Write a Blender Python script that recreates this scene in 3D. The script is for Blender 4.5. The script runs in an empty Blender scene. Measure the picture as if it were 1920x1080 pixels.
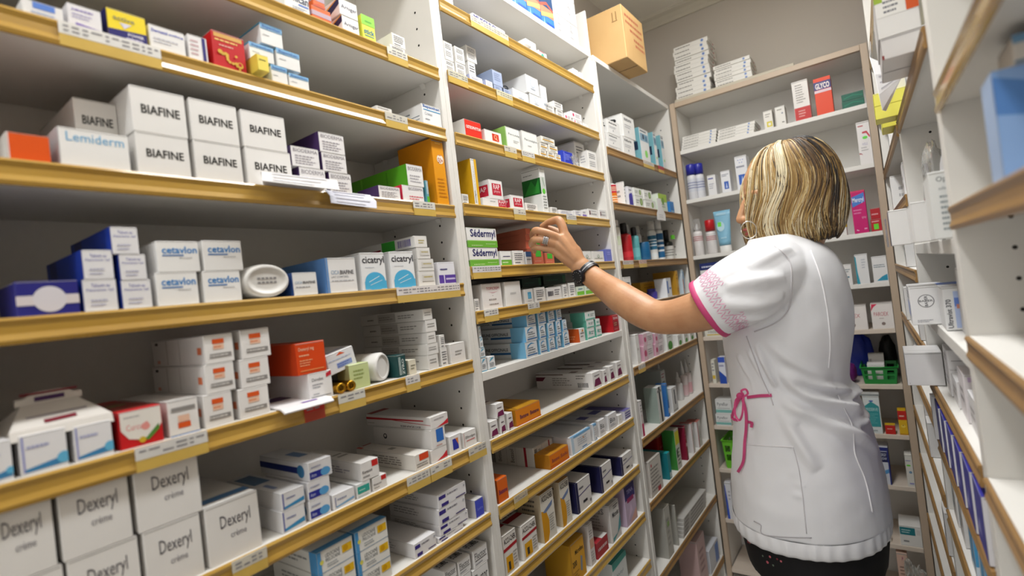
import bpy, bmesh, math, random
from mathutils import Vector, Matrix, noise

# ---------------------------------------------------------------- camera, world, lights, exposure
SC = bpy.context.scene
COL = SC.collection
random.seed(7)
cam_data = bpy.data.cameras.new('camera')
cam = bpy.data.objects.new('camera', cam_data)
COL.objects.link(cam)
rot = Matrix(((0.80387186, 0.10299102, 0.58581813), (0.58300917, 0.05872035, -0.81034081), (-0.11785727, 0.99294752, -0.01284107)))
cam.matrix_world = Matrix.Translation((0.72, 0.0, 1.38)) @ rot.to_4x4()
cam_data.sensor_width = 36.0
cam_data.lens = 966.0 / 1920.0 * 36.0
cam_data.clip_start = 0.02
cam_data.dof.use_dof = True
cam_data.dof.focus_distance = 1.25
cam_data.dof.aperture_fstop = 2.7
SC.camera = cam
SC.view_settings.view_transform = 'Standard'
SC.view_settings.look = 'None'
SC.view_settings.gamma = 1.0
SC.view_settings.use_curve_mapping = False
SC.view_settings.exposure = 0.8

world = bpy.data.worlds.new('world')
SC.world = world
world.use_nodes = True
world.node_tree.nodes['Background'].inputs[0].default_value = (0.97, 0.99, 1.0, 1)
world.node_tree.nodes['Background'].inputs[1].default_value = 0.8

def area(name, loc, sx, sy, power, col=(0.97, 0.99, 1.0)):
    l = bpy.data.lights.new(name, 'AREA')
    l.shape = 'RECTANGLE'; l.size = sx; l.size_y = sy
    l.energy = power; l.color = col
    o = bpy.data.objects.new(name, l)
    o.location = loc
    COL.objects.link(o)
    return o
CEIL = 2.69
area('ceiling_tube_light', (0.42, 1.15, CEIL - 0.085), 0.16, 1.15, 10.5)
area('ceiling_tube_light.001', (0.42, -0.4, CEIL - 0.085), 0.16, 1.15, 5.0)

# ---------------------------------------------------------------- materials
def lin(h):
    c = [int(h[i:i + 2], 16) / 255.0 for i in (0, 2, 4)]
    return tuple(x / 12.92 if x <= 0.04045 else ((x + 0.055) / 1.055) ** 2.4 for x in c) + (1.0,)
_mats = {}
def mat(h, rough=0.5, var=0.06, scale=40.0, metal=0.0, coat=0.0, bump=0.0, name=None, stretch=None, h2=None, spec=0.4):
    key = (h, rough, var, scale, metal, coat, bump, stretch, h2)
    if key in _mats: return _mats[key]
    m = bpy.data.materials.new(name or ('surface_' + h))
    m.use_nodes = True
    nt = m.node_tree; N = nt.nodes; Lk = nt.links
    b = N['Principled BSDF']
    b.inputs['Roughness'].default_value = rough
    b.inputs['Metallic'].default_value = metal
    b.inputs['Specular IOR Level'].default_value = spec
    if coat: b.inputs['Coat Weight'].default_value = coat; b.inputs['Coat Roughness'].default_value = 0.12
    tc = N.new('ShaderNodeTexCoord'); ns = N.new('ShaderNodeTexNoise')
    ns.inputs['Scale'].default_value = scale; ns.inputs['Detail'].default_value = 4
    if stretch:
        mp = N.new('ShaderNodeMapping'); mp.inputs['Scale'].default_value = stretch
        Lk.new(tc.outputs['Object'], mp.inputs[0]); Lk.new(mp.outputs[0], ns.inputs['Vector'])
    else: Lk.new(tc.outputs['Object'], ns.inputs['Vector'])
    mx = N.new('ShaderNodeMix'); mx.data_type = 'RGBA'
    c = lin(h)
    mx.inputs[6].default_value = c
    mx.inputs[7].default_value = lin(h2) if h2 else tuple(max(0, x * (1 - 2 * var)) for x in c[:3]) + (1,)
    Lk.new(ns.outputs['Fac'], mx.inputs[0]); Lk.new(mx.outputs[2], b.inputs['Base Color'])
    if bump:
        bp = N.new('ShaderNodeBump'); bp.inputs['Strength'].default_value = bump; bp.inputs['Distance'].default_value = 0.002
        Lk.new(ns.outputs['Fac'], bp.inputs['Height']); Lk.new(bp.outputs[0], b.inputs['Normal'])
    _mats[key] = m
    return m
def card(h): return mat(h, 0.42, 0.03, 30.0, spec=0.35)
WHITE = mat('E6E3DD', 0.4, 0.03, 6.0, name='white_melamine')
WHITEU = mat('E8E5DF', 0.5, 0.04, 6.0, name='white_board')
BEIGE = mat('C7B29B', 0.45, 0.12, 9.0, stretch=(1, 1, .08), name='pale_wood_edge')
AMBER = mat('CDA650', 0.2, 0.3, 14.0, coat=0.6, stretch=(1, .25, 3), h2='A27A30', name='amber_plastic_strip')
OLDAMB = mat('A8814A', 0.4, 0.3, 14.0, stretch=(1, .3, 4), h2='7E5C33', name='brown_shelf_edge')
BLACK = mat('141312', 0.4, 0.1, name='black')
WALLM = mat('C3BBB0', 0.8, 0.03, 3.0, bump=0.05, name='painted_wall')
CEILM = mat('F0EBDF', 0.85, 0.03, 3.0, name='painted_ceiling')
FLOORM = mat('E2DED8', 0.4, 0.05, 5.0, h2='D6D2CB', name='vinyl_floor')
KRAFT = mat('CDA873', 0.7, 0.08, 12.0, h2='C09A64', name='kraft_board')
def clear(h='FFFFFF', rough=0.08, alpha=0.0, name='clear_plastic'):
    key = ('clear', h, rough)
    if key in _mats: return _mats[key]
    m = bpy.data.materials.new(name); m.use_nodes = True
    b = m.node_tree.nodes['Principled BSDF']
    b.inputs['Base Color'].default_value = lin(h); b.inputs['Roughness'].default_value = rough
    b.inputs['Transmission Weight'].default_value = 0.9; b.inputs['IOR'].default_value = 1.2
    ns = m.node_tree.nodes.new('ShaderNodeTexNoise'); ns.inputs['Scale'].default_value = 25
    bp = m.node_tree.nodes.new('ShaderNodeBump'); bp.inputs['Strength'].default_value = 0.3; bp.inputs['Distance'].default_value = 0.004
    m.node_tree.links.new(ns.outputs['Fac'], bp.inputs['Height']); m.node_tree.links.new(bp.outputs[0], b.inputs['Normal'])
    _mats[key] = m
    return m

# ---------------------------------------------------------------- object helpers
def link(name, me, parent=None, loc=None, rz=0.0):
    o = bpy.data.objects.new(name, me)
    COL.objects.link(o)
    if parent: o.parent = parent
    if loc is not None: o.location = loc
    if rz: o.rotation_euler = (0, 0, rz)
    return o
def thing(o, label, cat, group=None):
    o['label'] = label; o['category'] = cat
    if group: o['group'] = group
    return o
def empty(name, loc=(0, 0, 0), rz=0.0):
    return link(name, None, None, loc, rz)
def struct(o):
    o['kind'] = 'structure'
    return o
class MB:
    """collects faces with material slots into ONE mesh"""
    def __init__(s): s.v = []; s.f = []; s.mi = []; s.mats = []; s.sm = []
    def slot(s, m):
        if m not in s.mats: s.mats.append(m)
        return s.mats.index(m)
    def poly(s, pts, m, smooth=False):
        k = len(s.v); s.v += [tuple(p) for p in pts]; s.f.append(tuple(range(k, k + len(pts)))); s.mi.append(s.slot(m)); s.sm.append(smooth)
    def box(s, a, b, m):
        x0, y0, z0 = a; x1, y1, z1 = b
        k = len(s.v)
        s.v += [(x0, y0, z0), (x1, y0, z0), (x1, y1, z0), (x0, y1, z0), (x0, y0, z1), (x1, y0, z1), (x1, y1, z1), (x0, y1, z1)]
        for f in ((0, 3, 2, 1), (4, 5, 6, 7), (0, 1, 5, 4), (1, 2, 6, 5), (2, 3, 7, 6), (3, 0, 4, 7)):
            s.f.append(tuple(k + i for i in f)); s.mi.append(s.slot(m)); s.sm.append(False)
    def bbox(s, a, b, m, r=0.0006):
        """box with chamfered edges"""
        bm = bmesh.new(); bmesh.ops.create_cube(bm, size=1.0)
        for v in bm.verts: v.co = Vector([a[i] + (v.co[i] + 0.5) * (b[i] - a[i]) for i in range(3)])
        bmesh.ops.bevel(bm, geom=list(bm.edges), offset=r, segments=1, affect='EDGES')
        s.bm(bm, m)
    def bm(s, bm, m, smooth=False):
        bm.verts.index_update(); k = len(s.v)
        s.v += [tuple(v.co) for v in bm.verts]
        for f in bm.faces: s.f.append(tuple(k + v.index for v in f.verts)); s.mi.append(s.slot(m)); s.sm.append(smooth)
        bm.free()
    def rings(s, rings, m, cap=True, smooth=True, closed=True):
        k = len(s.v); n = len(rings[0])
        for r in rings: s.v += [tuple(p) for p in r]
        for i in range(len(rings) - 1):
            for j in range(n if closed else n - 1):
                j2 = (j + 1) % n
                s.f.append((k + i * n + j, k + i * n + j2, k + (i + 1) * n + j2, k + (i + 1) * n + j)); s.mi.append(s.slot(m)); s.sm.append(smooth)
        if cap:
            s.f.append(tuple(k + j for j in reversed(range(n)))); s.mi.append(s.slot(m)); s.sm.append(False)
            e = k + (len(rings) - 1) * n
            s.f.append(tuple(e + j for j in range(n))); s.mi.append(s.slot(m)); s.sm.append(False)
    def lathe(s, prof, m, axis='z', n=24, org=(0, 0, 0), sy=1.0, cap=True):
        R = []
        for r, h in prof:
            ring = []
            for j in range(n):
                a = 2 * math.pi * j / n; x = r * math.cos(a); y = r * sy * math.sin(a)
                if axis == 'z': p = (x, y, h)
                elif axis == 'y': p = (x, h, -y)
                else: p = (h, x, y)
                ring.append((p[0] + org[0], p[1] + org[1], p[2] + org[2]))
            R.append(ring)
        s.rings(R, m, cap)
    def tube(s, pts, r, m, n=8, cap=True):
        pts = [Vector(p) for p in pts]; R = []
        up = Vector((0, 0, 1)); prev = None
        for i, p in enumerate(pts):
            t = (pts[min(i + 1, len(pts) - 1)] - pts[max(i - 1, 0)]).normalized()
            if prev is None: a = t.cross(up if abs(t.z) < 0.9 else Vector((1, 0, 0))).normalized()
            else: a = (prev - t * prev.dot(t)).normalized()
            prev = a; b = t.cross(a)
            rr = r[i] if isinstance(r, (list, tuple)) else r
            R.append([p + (a * math.cos(2 * math.pi * j / n) + b * math.sin(2 * math.pi * j / n)) * rr for j in range(n)])
        s.rings(R, m, cap)
    def mesh(s, name):
        me = bpy.data.meshes.new(name)
        me.from_pydata(s.v, [], s.f)
        for m in s.mats: me.materials.append(m)
        me.polygons.foreach_set('material_index', s.mi)
        me.polygons.foreach_set('use_smooth', s.sm)
        me.update()
        return me
    def obj(s, name, parent=None, loc=None, rz=0.0): return link(name, s.mesh(name), parent, loc, rz)

# ---------------------------------------------------------------- printed lettering (outlines kept inside each carton's own mesh)
_txt = {}
def prepare_text(strings):
    obs = []
    for st, bold in strings:
        cu = bpy.data.curves.new('t', 'FONT'); cu.body = st; cu.size = 1.0; cu.resolution_u = 2
        if bold: cu.offset = 0.018 * bold
        o = bpy.data.objects.new('t', cu); COL.objects.link(o); obs.append((st, bold, o))
    dg = bpy.context.evaluated_depsgraph_get(); dg.update()
    for st, bold, o in obs:
        ev = o.evaluated_get(dg); me = ev.to_mesh()
        vs = [(v.co.x, v.co.y) for v in me.vertices]; fs = [tuple(p.vertices) for p in me.polygons]
        ev.to_mesh_clear()
        x0 = min(v[0] for v in vs); x1 = max(v[0] for v in vs); y0 = min(v[1] for v in vs); y1 = max(v[1] for v in vs)
        _txt[(st, bold)] = ([((v[0] - x0) / (x1 - x0), (v[1] - y0) / (y1 - y0)) for v in vs], fs)
    for st, bold, o in obs:
        cu = o.data; bpy.data.objects.remove(o); bpy.data.curves.remove(cu)
def face_map(face, w, d, h):
    """(u, v in 0..1, lift) -> local point, width and height of the face"""
    if face == 'F': return (lambda u, v, e: (u * w, -e, v * h)), w, h
    if face == 'L': return (lambda u, v, e: (-e, (1 - u) * d, v * h)), d, h
    if face == 'R': return (lambda u, v, e: (w + e, u * d, v * h)), d, h
    if face == 'T': return (lambda u, v, e: (u * w, v * d, h + e)), w, d
    if face == 'U': return (lambda u, v, e: (u * w, (1 - v) * d, -e)), w, d
def print_ops(mb, ops, fm, W, H, seed=0, base=0.00025):
    rnd = random.Random(seed)
    e = base
    def quad(u0, v0, u1, v1, m, e):
        mb.poly([fm(u0, v0, e), fm(u1, v0, e), fm(u1, v1, e), fm(u0, v1, e)], m)
    for op in ops:
        k = op[0]; e += 0.00007
        if k == 'r': quad(*op[1:5], card(op[5]), e)
        elif k == 'p':
            mb.poly([fm(u, v, e) for u, v in op[1]], card(op[2]))
        elif k == 'c':
            _, u, v, r, colr = op[:5]; sq = op[5] if len(op) > 5 else 1.0
            R = r * min(W, H)
            mb.poly([fm(min(1, max(0, u + R / W * math.cos(2 * math.pi * j / 28))), min(1, max(0, v + R * sq / H * math.sin(2 * math.pi * j / 28))), e) for j in range(28)], card(colr))
        elif k == 'l':
            _, u0, v0, u1, v1, n, colr = op
            for i in range(n):
                vv = v1 - (i + 0.5) * (v1 - v0) / n; hh = 0.22 * (v1 - v0) / n
                u = u0; end = u0 + (u1 - u0) * rnd.uniform(0.65, 1.0)
                while u < end - 0.01:
                    uu = min(end, u + (u1 - u0) * rnd.uniform(0.06, 0.2)); quad(u, vv - hh, uu, vv + hh, card(colr), e); u = uu + (u1 - u0) * 0.03
        elif k == 'b':
            _, u0, v0, u1, v1, colr = op
            u = u0
            while u < u1:
                ww = (u1 - u0) * rnd.uniform(0.015, 0.05); quad(u, v0, min(u1, u + ww), v1, card(colr), e); u += ww + (u1 - u0) * rnd.uniform(0.015, 0.045)
        elif k in ('t', 'v', 'i'):
            _, st, u0, v0, u1, v1, colr = op[:7]; bold = op[7] if len(op) > 7 else 0
            vs, fs = _txt[(st, bold)]
            if k == 't': pts = [fm(u0 + x * (u1 - u0), v0 + y * (v1 - v0), e) for x, y in vs]
            elif k == 'v': pts = [fm(u1 - y * (u1 - u0), v0 + x * (v1 - v0), e) for x, y in vs]
            else: pts = [fm(u1 - x * (u1 - u0), v1 - y * (v1 - v0), e) for x, y in vs]
            kk = len(mb.v); mb.v += pts; si = mb.slot(card(colr))
            for f in fs: mb.f.append(tuple(kk + i for i in f)); mb.mi.append(si); mb.sm.append(False)
_carton = {}
def carton_mesh(design, w, d, h):
    key = (design, round(w, 3), round(d, 3), round(h, 3))
    if key in _carton: return _carton[key]
    D = DES[design]; base = card(D['c'])
    mb = MB()
    mb.bbox((0, 0, 0), (w, d, h), base, min(0.0008, 0.1 * min(w, d, h)))
    seam = D.get('s', 'A9A6A0')
    # tuck flap seams on the end panels
    for f in ('F', 'L'):
        fm, W, H = face_map(f, w, d, h)
        print_ops(mb, [('r', 0.02, 0.965, 0.98, 0.98, seam)], fm, W, H, base=0.0001)
    for f in 'FLRTU':
        if f in D:
            fm, W, H = face_map(f, w, d, h)
            print_ops(mb, D[f], fm, W, H, seed=len(design) * 7 + ord(f))
    me = mb.mesh('carton_' + design)
    _carton[key] = me
    return me

# ---------------------------------------------------------------- printed fronts of the cartons
DES = {
'nican': ('E9E8E6', dict(F=[('t','nican',.35,.48,.97,.8,'26314f',1),('r',.55,.35,.95,.42,'4f78c8'),('l',.3,.12,.9,.28,2,'9aa4b4')])),
'orangebox': ('E2661F', dict(F=[('r',0,.35,1,.68,'B9A1B0'),('p',[(0,.0),(1,.0),(1,.1),(.5,.2),(0,.1)],'C84A12')],L=[('r',0,.35,1,.68,'B9A1B0')])),
'arniger': ('EBE9E6', dict(F=[('t','Arniger',.1,.35,.95,.65,'2b2f55',0)],L=[('p',[(.2,.0),(.6,.0),(1,.6),(1,.95)],'2c2a55'),('p',[(.0,.0),(.2,.0),(1,.95),(1,1)],'e0a23a')])),
'stick': ('DFE04A', dict(F=[('r',0,.62,1,1,'8FD83A'),('t','stick',.12,.28,.9,.48,'2a7a9a',1),('r',.15,.2,.85,.23,'3a8aa8'),('r',.25,.74,.75,.8,'5fb02a')])),
'smallprint': ('EAE8E4', dict(F=[('l',.12,.3,.9,.85,4,'5a5a5e'),('r',.12,.12,.6,.2,'8a8a8e')],L=[('l',.1,.3,.6,.7,2,'8f8f92')])),
'bluepatch': ('E7E6E6', dict(F=[('r',.25,.55,.8,.95,'5E86D6'),('l',.2,.2,.9,.4,2,'9db0d4')])),
'violetlines': ('E6E4E7', dict(F=[('l',.12,.7,.85,.85,1,'8a7ac0'),('l',.12,.4,.75,.65,2,'b3acd0'),('p',[(.2,.15),(.95,.05),(.95,.15),(.2,.25)],'7a5fb8')])),
'yellownavy': ('F2D92E', dict(F=[('p',[(0,0),(1,0),(1,.42),(0,.33)],'26246E'),('p',[(.3,.6),(.62,.6),(.42,.42)],'d9d6e8'),('t','POWER',.5,.22,.92,.32,'e8e6f0',1),('l',.45,.06,.92,.2,1,'cfcbe6'),('t','active',.15,.66,.7,.8,'8d8a6a',1)],L=[('r',0,0,1,1,'1f2060')])),
'bluetop': ('EAE9E8', dict(F=[('t','Dermatol',.06,.72,.5,.84,'3a4ab8',1),('t','antifong',.54,.72,.95,.82,'3a4ab8',1),('l',.1,.3,.8,.55,2,'c4c4cc')])),
'violetside': ('EAE8E8', dict(F=[('r',.72,.04,.9,.96,'2f2b78'),('l',.1,.2,.55,.85,4,'d0b0b4')])),
'dragon': ('C2161C', dict(F=[('r',.06,.84,.92,.95,'d9a85a'),('l',.08,.72,.92,.82,1,'e8c070'),('l',.2,.6,.8,.68,1,'e6b0a0'),('r',.02,-.0,.98,.05,'e8e4e0')]+[('c',.28+.5*t/11+.05*math.sin(t*1.1),.42-.028*t+.05*math.sin(t*.9),.055-.0018*t,'D8B040') for t in range(12)]+[('c',.2,.45,.07,'D8B040'),('c',.78,.2,.1,'D8B040'),('c',.78,.22,.055,'C2161C'),('c',.68,.42,.04,'D8B040')],L=[('l',.2,.3,.7,.9,3,'e0b060')])),
'bepan': ('ECEBE9', dict(F=[('r',0,.78,1,1,'7FB2DC'),('t','Bepanthen',.1,.76,.92,.93,'1d4f9c',1),('r',0,.72,1,.75,'3f9ac8'),('l',.1,.4,.4,.5,1,'b0b0b0')],T=[('r',0,0,1,.06,'4aa0d0')],L=[('r',0,.9,1,1,'5aa8c8')])),
'bepan2': ('ECECEC', dict(F=[('t','Bepanthen',.06,.8,.92,.97,'1f62b0',1),('r',.06,.72,.95,.76,'3c9ad0'),('t','Crème',.12,.5,.5,.64,'8a8f98',0),('l',.12,.25,.4,.35,1,'9a9fa8'),('r',.05,.02,.97,.05,'8aa0b8')],L=[('r',.05,.45,.95,.48,'5a6a7a'),('r',.05,.3,.95,.33,'5a6a7a'),('l',.1,.6,.9,.75,1,'8a94a0')])),
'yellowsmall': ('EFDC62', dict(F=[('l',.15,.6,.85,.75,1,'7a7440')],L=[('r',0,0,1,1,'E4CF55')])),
'greysmall': ('DDDBD7', dict(F=[('l',.1,.6,.9,.85,2,'808080')])),
'orangeplain': ('E2560F', dict(F=[('r',0,0,.03,1,'ece8e4')],L=[('r',0,0,1,1,'E8E4E0')])),
'lemi': ('EDECEA', dict(F=[('t','Lemiderm',.1,.66,.93,.9,'6FB4DE',0)],L=[('r',0,0,1,1,'C9CDD2'),('r',.2,.1,.6,.8,'5C7088')],U=[('r',0,0,1,1,'41525f')])),
'biafine': ('ECEAE7', dict(F=[('t','BIAFINE',.17,.42,.88,.62,'161616',1)],L=[('r',0,0,.0,.0,'ECEAE7')])),
'bioderma': ('ECEAEA', dict(F=[('t','BIODERMA',.08,.72,.94,.9,'8f8a92',0),('l',.12,.1,.92,.6,4,'a5a0a8')],L=[('r',0,0,1,1,'46305E')],T=[('r',0,0,.06,1,'46305E')])),
'biopink': ('ECEAEA', dict(F=[('t','BIODERMA',.3,.72,.95,.9,'8f8a92',0),('l',.3,.1,.95,.4,2,'d86a7a')],L=[('r',0,0,1,1,'D8304F')])),
'biogreen': ('ECEBEA', dict(F=[('t','BIODERMA',.08,.72,.94,.9,'8f8a92',0),('l',.15,.15,.9,.55,3,'b5b2b8')],L=[('r',0,0,1,1,'57A324'),('r',.3,.0,.33,1,'6ebb38'),('r',.7,.1,.72,.9,'4a9020')])),
'tealthin': ('5FA6B8', dict(F=[('b',.1,.4,.9,.95,'dfe8ea'),('r',.0,.0,1,.3,'58b030')])),
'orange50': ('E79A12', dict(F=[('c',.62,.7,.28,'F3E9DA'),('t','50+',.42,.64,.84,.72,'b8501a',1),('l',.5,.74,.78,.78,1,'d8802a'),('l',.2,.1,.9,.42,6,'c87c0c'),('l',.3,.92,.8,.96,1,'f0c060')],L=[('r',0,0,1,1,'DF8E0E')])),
'navywhite': ('2B2A80', dict(F=[('r',0,.3,1,.58,'DCD4D6'),('c',.52,.46,.38,'DCD8DE')],T=[('r',.3,.2,.7,.8,'8f8fb8')])),
'boreal': ('E7E6E8', dict(F=[('t','Talcum au',.25,.75,.8,.86,'4b4fa8',0),('t','Fleurance 1pl',.1,.6,.9,.7,'4b4fa8',0),('l',.2,.12,.8,.4,2,'b8b8cc')],L=[('r',0,0,1,1,'1F3FA8'),('r',.1,.0,.3,1,'16287a')],T=[('r',0,0,.06,1,'274fc0')])),
'ceta': ('EFEEEC', dict(F=[('t','cetavlon',.12,.6,.95,.83,'2F86CC',1),('r',.12,.52,.62,.56,'3a78b8'),('l',.5,.42,.92,.5,1,'c8c8c8')],L=[('r',.05,.2,.3,.9,'2b3f80')])),
'cicasmall': ('E9E8E6', dict(F=[('t','CICA',.08,.5,.38,.62,'a4b8cc',1),('t','BIAFINE',.4,.5,.92,.62,'4a4a4e',1),('l',.1,.3,.8,.42,1,'aaaaae')],L=[('r',0,0,1,1,'2e4f8e')])),
'cicabig': ('ECEBEA', dict(F=[('t','CICA',.14,.52,.42,.64,'a4b8cc',1),('t','BIAFINE',.44,.52,.9,.64,'5a5a60',1),('t','LAIT CORPOREL',.14,.42,.72,.48,'7a7a80',0),('l',.14,.3,.9,.37,1,'b4b4b8'),('r',0,0,.06,1,'6f9ad0')],L=[('r',0,0,1,1,'5F8CC6')])),
'cicatryl': ('ECEDEE', dict(F=[('t','cicatryl',.06,.66,.97,.9,'2c2c36',1),('c',.52,.22,.42,'4FB2DE',.75),('r',.08,.02,.98,.23,'4FB2DE'),('l',.15,.58,.6,.62,1,'b8bcc4'),('p',[(.25,.2),(.7,.35),(.7,.37),(.25,.22)],'d8ecf4'),('p',[(.3,.12),(.8,.24),(.8,.255),(.3,.135)],'d8ecf4')],L=[('r',0,.0,.15,1,'dfe4ea'),('l',.2,.3,.8,.8,3,'b4c4d4')])),
'graytab': ('E6E4E0', dict(F=[('r',.2,.3,.9,.75,'D5D2CC'),('l',.3,.5,.85,.7,1,'b8a860'),('r',.2,.28,.9,.31,'a8a49c')],L=[('l',.1,.3,.8,.7,2,'a5a19b')])),
'graytabg': ('E6E4E0', dict(F=[('l',.3,.3,.85,.7,2,'b8a860')],L=[('r',.52,.1,.72,.95,'3FAE3A'),('b',.76,.2,.95,.8,'5b4fa0'),('p',[(0,0),(.5,.25),(.5,.4),(0,.3)],'a02838')])),
'purplewhite': ('E6E6EC', dict(F=[('r',0,.05,1,.42,'5B3FA0'),('r',.28,.05,.34,.42,'ddd8ee'),('l',.1,.6,.6,.75,1,'4a4a80'),('r',.4,.2,.95,.28,'cbbfe6')])),
'blueband': ('E9E8EA', dict(F=[('p',[(.08,.06),(.98,.1),(.98,.3),(.08,.14)],'3F84B8'),('r',.05,.06,.09,.95,'8f95d0'),('l',.15,.6,.7,.75,1,'a8acd0'),('c',.92,.25,.16,'63b4dc')])),
'curcu': ('C81E22', dict(F=[('p',[(.04,.96),(.98,.96),(.98,.5),(.8,.25),(.5,.16),(.2,.25),(.04,.5)],'E9E4DC'),('t','Curcu-C',.16,.46,.66,.62,'e07a7a',0),('l',.12,.78,.5,.85,1,'a0a0a0'),('c',.6,.5,.1,'e89a92'),('p',[(.35,.18),(.6,.2),(.9,.5),(.92,.36),(.65,.12)],'5a8a3a'),('c',.5,.16,.08,'d0b030')],T=[('r',.06,.1,.94,.8,'8f3a30'),('c',.5,.5,.25,'6f7a40')],L=[('r',0,0,1,1,'B0181C')])),
'inex': ('EAE7E4', dict(F=[('r',.28,.68,.68,.84,'DD5A22'),('r',.3,.48,.66,.66,'EBC0A6'),('l',.32,.52,.64,.62,1,'e08050'),('r',.16,.2,.9,.34,'8F8B88'),('l',.18,.22,.88,.32,1,'d8d4d0')],L=[('r',.88,.35,.95,.6,'DD7A52'),('r',.3,.05,.32,.95,'cfcac5'),('r',.55,.05,.56,.95,'cfcac5'),('r',.1,.1,.16,.22,'e0a090'),('r',.08,.8,.14,.9,'444444')])),
'inexinv': ('EAE7E4', dict(F=[('r',.28,.2,.7,.36,'DD5A22'),('r',.3,.38,.68,.56,'EBC0A6'),('r',.1,.68,.9,.8,'8F8B88'),('r',0,0,1,.03,'4a78b0')],T=[('r',0,0,1,.1,'d8d4d0')])),
'daivo': ('EBE9E7', dict(F=[('t','Daivobet',.14,.68,.62,.8,'55555c',0),('l',.14,.4,.6,.6,2,'a8a8ac'),('p',[(.75,.75),(.98,.82),(.98,.98),(.75,.9)],'C82838'),('r',.05,.08,.9,.12,'a8a8ac'),('l',.14,.15,.5,.25,1,'a8a8ac')])),
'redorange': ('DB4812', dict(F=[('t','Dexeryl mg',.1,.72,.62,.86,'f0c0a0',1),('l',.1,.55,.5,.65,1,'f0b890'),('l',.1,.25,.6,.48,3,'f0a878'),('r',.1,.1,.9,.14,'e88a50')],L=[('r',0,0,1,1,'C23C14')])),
'palegreen': ('CBD79A', dict(F=[('l',.2,.35,.8,.8,3,'9aa860')],L=[('r',0,0,1,1,'8f8a60')])),
'darkgreen': ('1F4A4A', dict(F=[('b',.15,.1,.4,.9,'cfe0dc'),('v','ZYRO',.5,.1,.75,.8,'dfe8e4',1)])),
'beige': ('E2DCC8', dict(F=[('l',.2,.3,.85,.7,2,'8a866e')])),
'graystack': ('E4E2DE', dict(F=[('l',.15,.35,.9,.75,2,'9a9894')],L=[('r',.3,.1,.58,.9,'BDBAB5'),('l',.12,.3,.28,.6,1,'8f8d88'),('l',.62,.3,.9,.7,2,'9a9894'),('l',.32,.3,.56,.7,2,'8f8d88')])),
'greytext': ('E6E3DF', dict(F=[('l',.3,.35,.85,.65,2,'96938e')])),
'dexeryl': ('E7E4E0', dict(F=[('t','Dexeryl',.25,.5,.82,.78,'55525a',0),('t','crème',.42,.36,.72,.46,'77747c',0)],T=[('r',0,.1,1,.2,'4f7fb4'),('r',0,.0,1,.02,'b5b2ae')])),
'bluelow': ('E6E5E6', dict(F=[('p',[(.06,.08),(.96,.2),(.96,.42),(.06,.2)],'3F8FC0'),('r',.05,.1,.1,.95,'5f66b0'),('l',.2,.55,.6,.72,1,'7a80a8')],T=[('r',.1,.5,.8,.9,'5a7fa8'),('r',.2,.2,.4,.4,'8a9ac0')],L=[('c',.5,.5,.18,'4a4a6a')])),
'navypill': ('E6E5E7', dict(F=[('r',.02,.1,.7,.48,'2A2F92'),('c',.7,.3,.3,'5AA0D4',.75),('t','Atm',.08,.2,.3,.38,'cfd4f0',0),('l',.1,.62,.6,.8,1,'a0a4bc')],L=[('r',.0,.35,.85,.7,'22307a'),('c',.85,.5,.35,'3f7fae')],T=[('r',.4,.35,.8,.65,'6a8ab8')])),
'whiteblue': ('E8E7E8', dict(F=[('r',.1,.15,.13,.8,'6a72a8'),('p',[(.12,.1),(.95,.25),(.95,.4),(.12,.18)],'7fb0d8'),('l',.2,.5,.7,.7,1,'8a90b0')])),
'teallab': ('E6E7E6', dict(F=[('r',.05,.3,.9,.8,'37A597'),('l',.15,.45,.6,.6,1,'bfe4dc'),('r',.05,.1,.8,.15,'a8b8b4')])),
'redcorner': ('E7E4E1', dict(F=[('r',.6,.62,.95,.95,'CC2A26'),('t','Kenacort',.05,.4,.6,.56,'5a5456',1),('l',.05,.15,.5,.3,1,'8a8686')],L=[('l',.2,.3,.9,.7,3,'9a96a4')],T=[('l',.3,.4,.9,.6,2,'8f8b88'),('r',.0,.85,.2,.98,'B02420')])),
'redcorner2': ('E4DFD8', dict(F=[('r',.3,.55,.95,.95,'DD4A22'),('l',.1,.15,.9,.45,2,'8a8480')],L=[('l',.3,.2,.9,.8,4,'8f8983')],T=[('r',.0,.9,.2,1,'C8342A'),('r',.4,.97,1,1,'A0282a'),('l',.4,.4,.9,.6,1,'9a958f')])),
'redswoosh': ('EAE6E3', dict(F=[('p',[(.3,.05),(.98,.1),(.98,.6),(.7,.3)],'CC2430')])),
'redswoosh2': ('E9E5E2', dict(F=[('p',[(.3,.05),(.98,.1),(.98,.5),(.7,.25)],'CC2430'),('l',.2,.6,.8,.85,1,'b4aeb0')],L=[('p',[(0,.75),(.9,.75),(.9,.65),(.4,.6),(0,.55)],'C02430'),('p',[(.4,.62),(.7,.45),(1,.35),(1,.38),(.7,.5),(.4,.66)],'C02430'),('i','ECZANES',.55,.1,.85,.24,'6a6466',1),('l',.02,.2,.2,.3,1,'8a8484')],T=[('r',0,.9,1,1,'A83038')])),
'bluepatch2': ('E9E6E3', dict(F=[('r',.35,.3,.85,.95,'2F6FC4'),('r',.3,.1,.7,.16,'d8b0a8')],L=[('c',.22,.5,.15,'3a3a42'),('c',.22,.52,.08,'E9E6E3')])),
'bluesq': ('E8E6E6', dict(F=[('r',.25,.2,.75,.8,'3038A8'),('p',[(.5,.8),(.75,.8),(.75,.4)],'E08040')])),
'effer': ('E9E7E4', dict(F=[('t','Efferalgan',.15,.5,.9,.72,'6a6464',0),('r',.2,.38,.85,.43,'d06060'),('r',.02,.1,.05,.95,'c08080')])),
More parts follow.
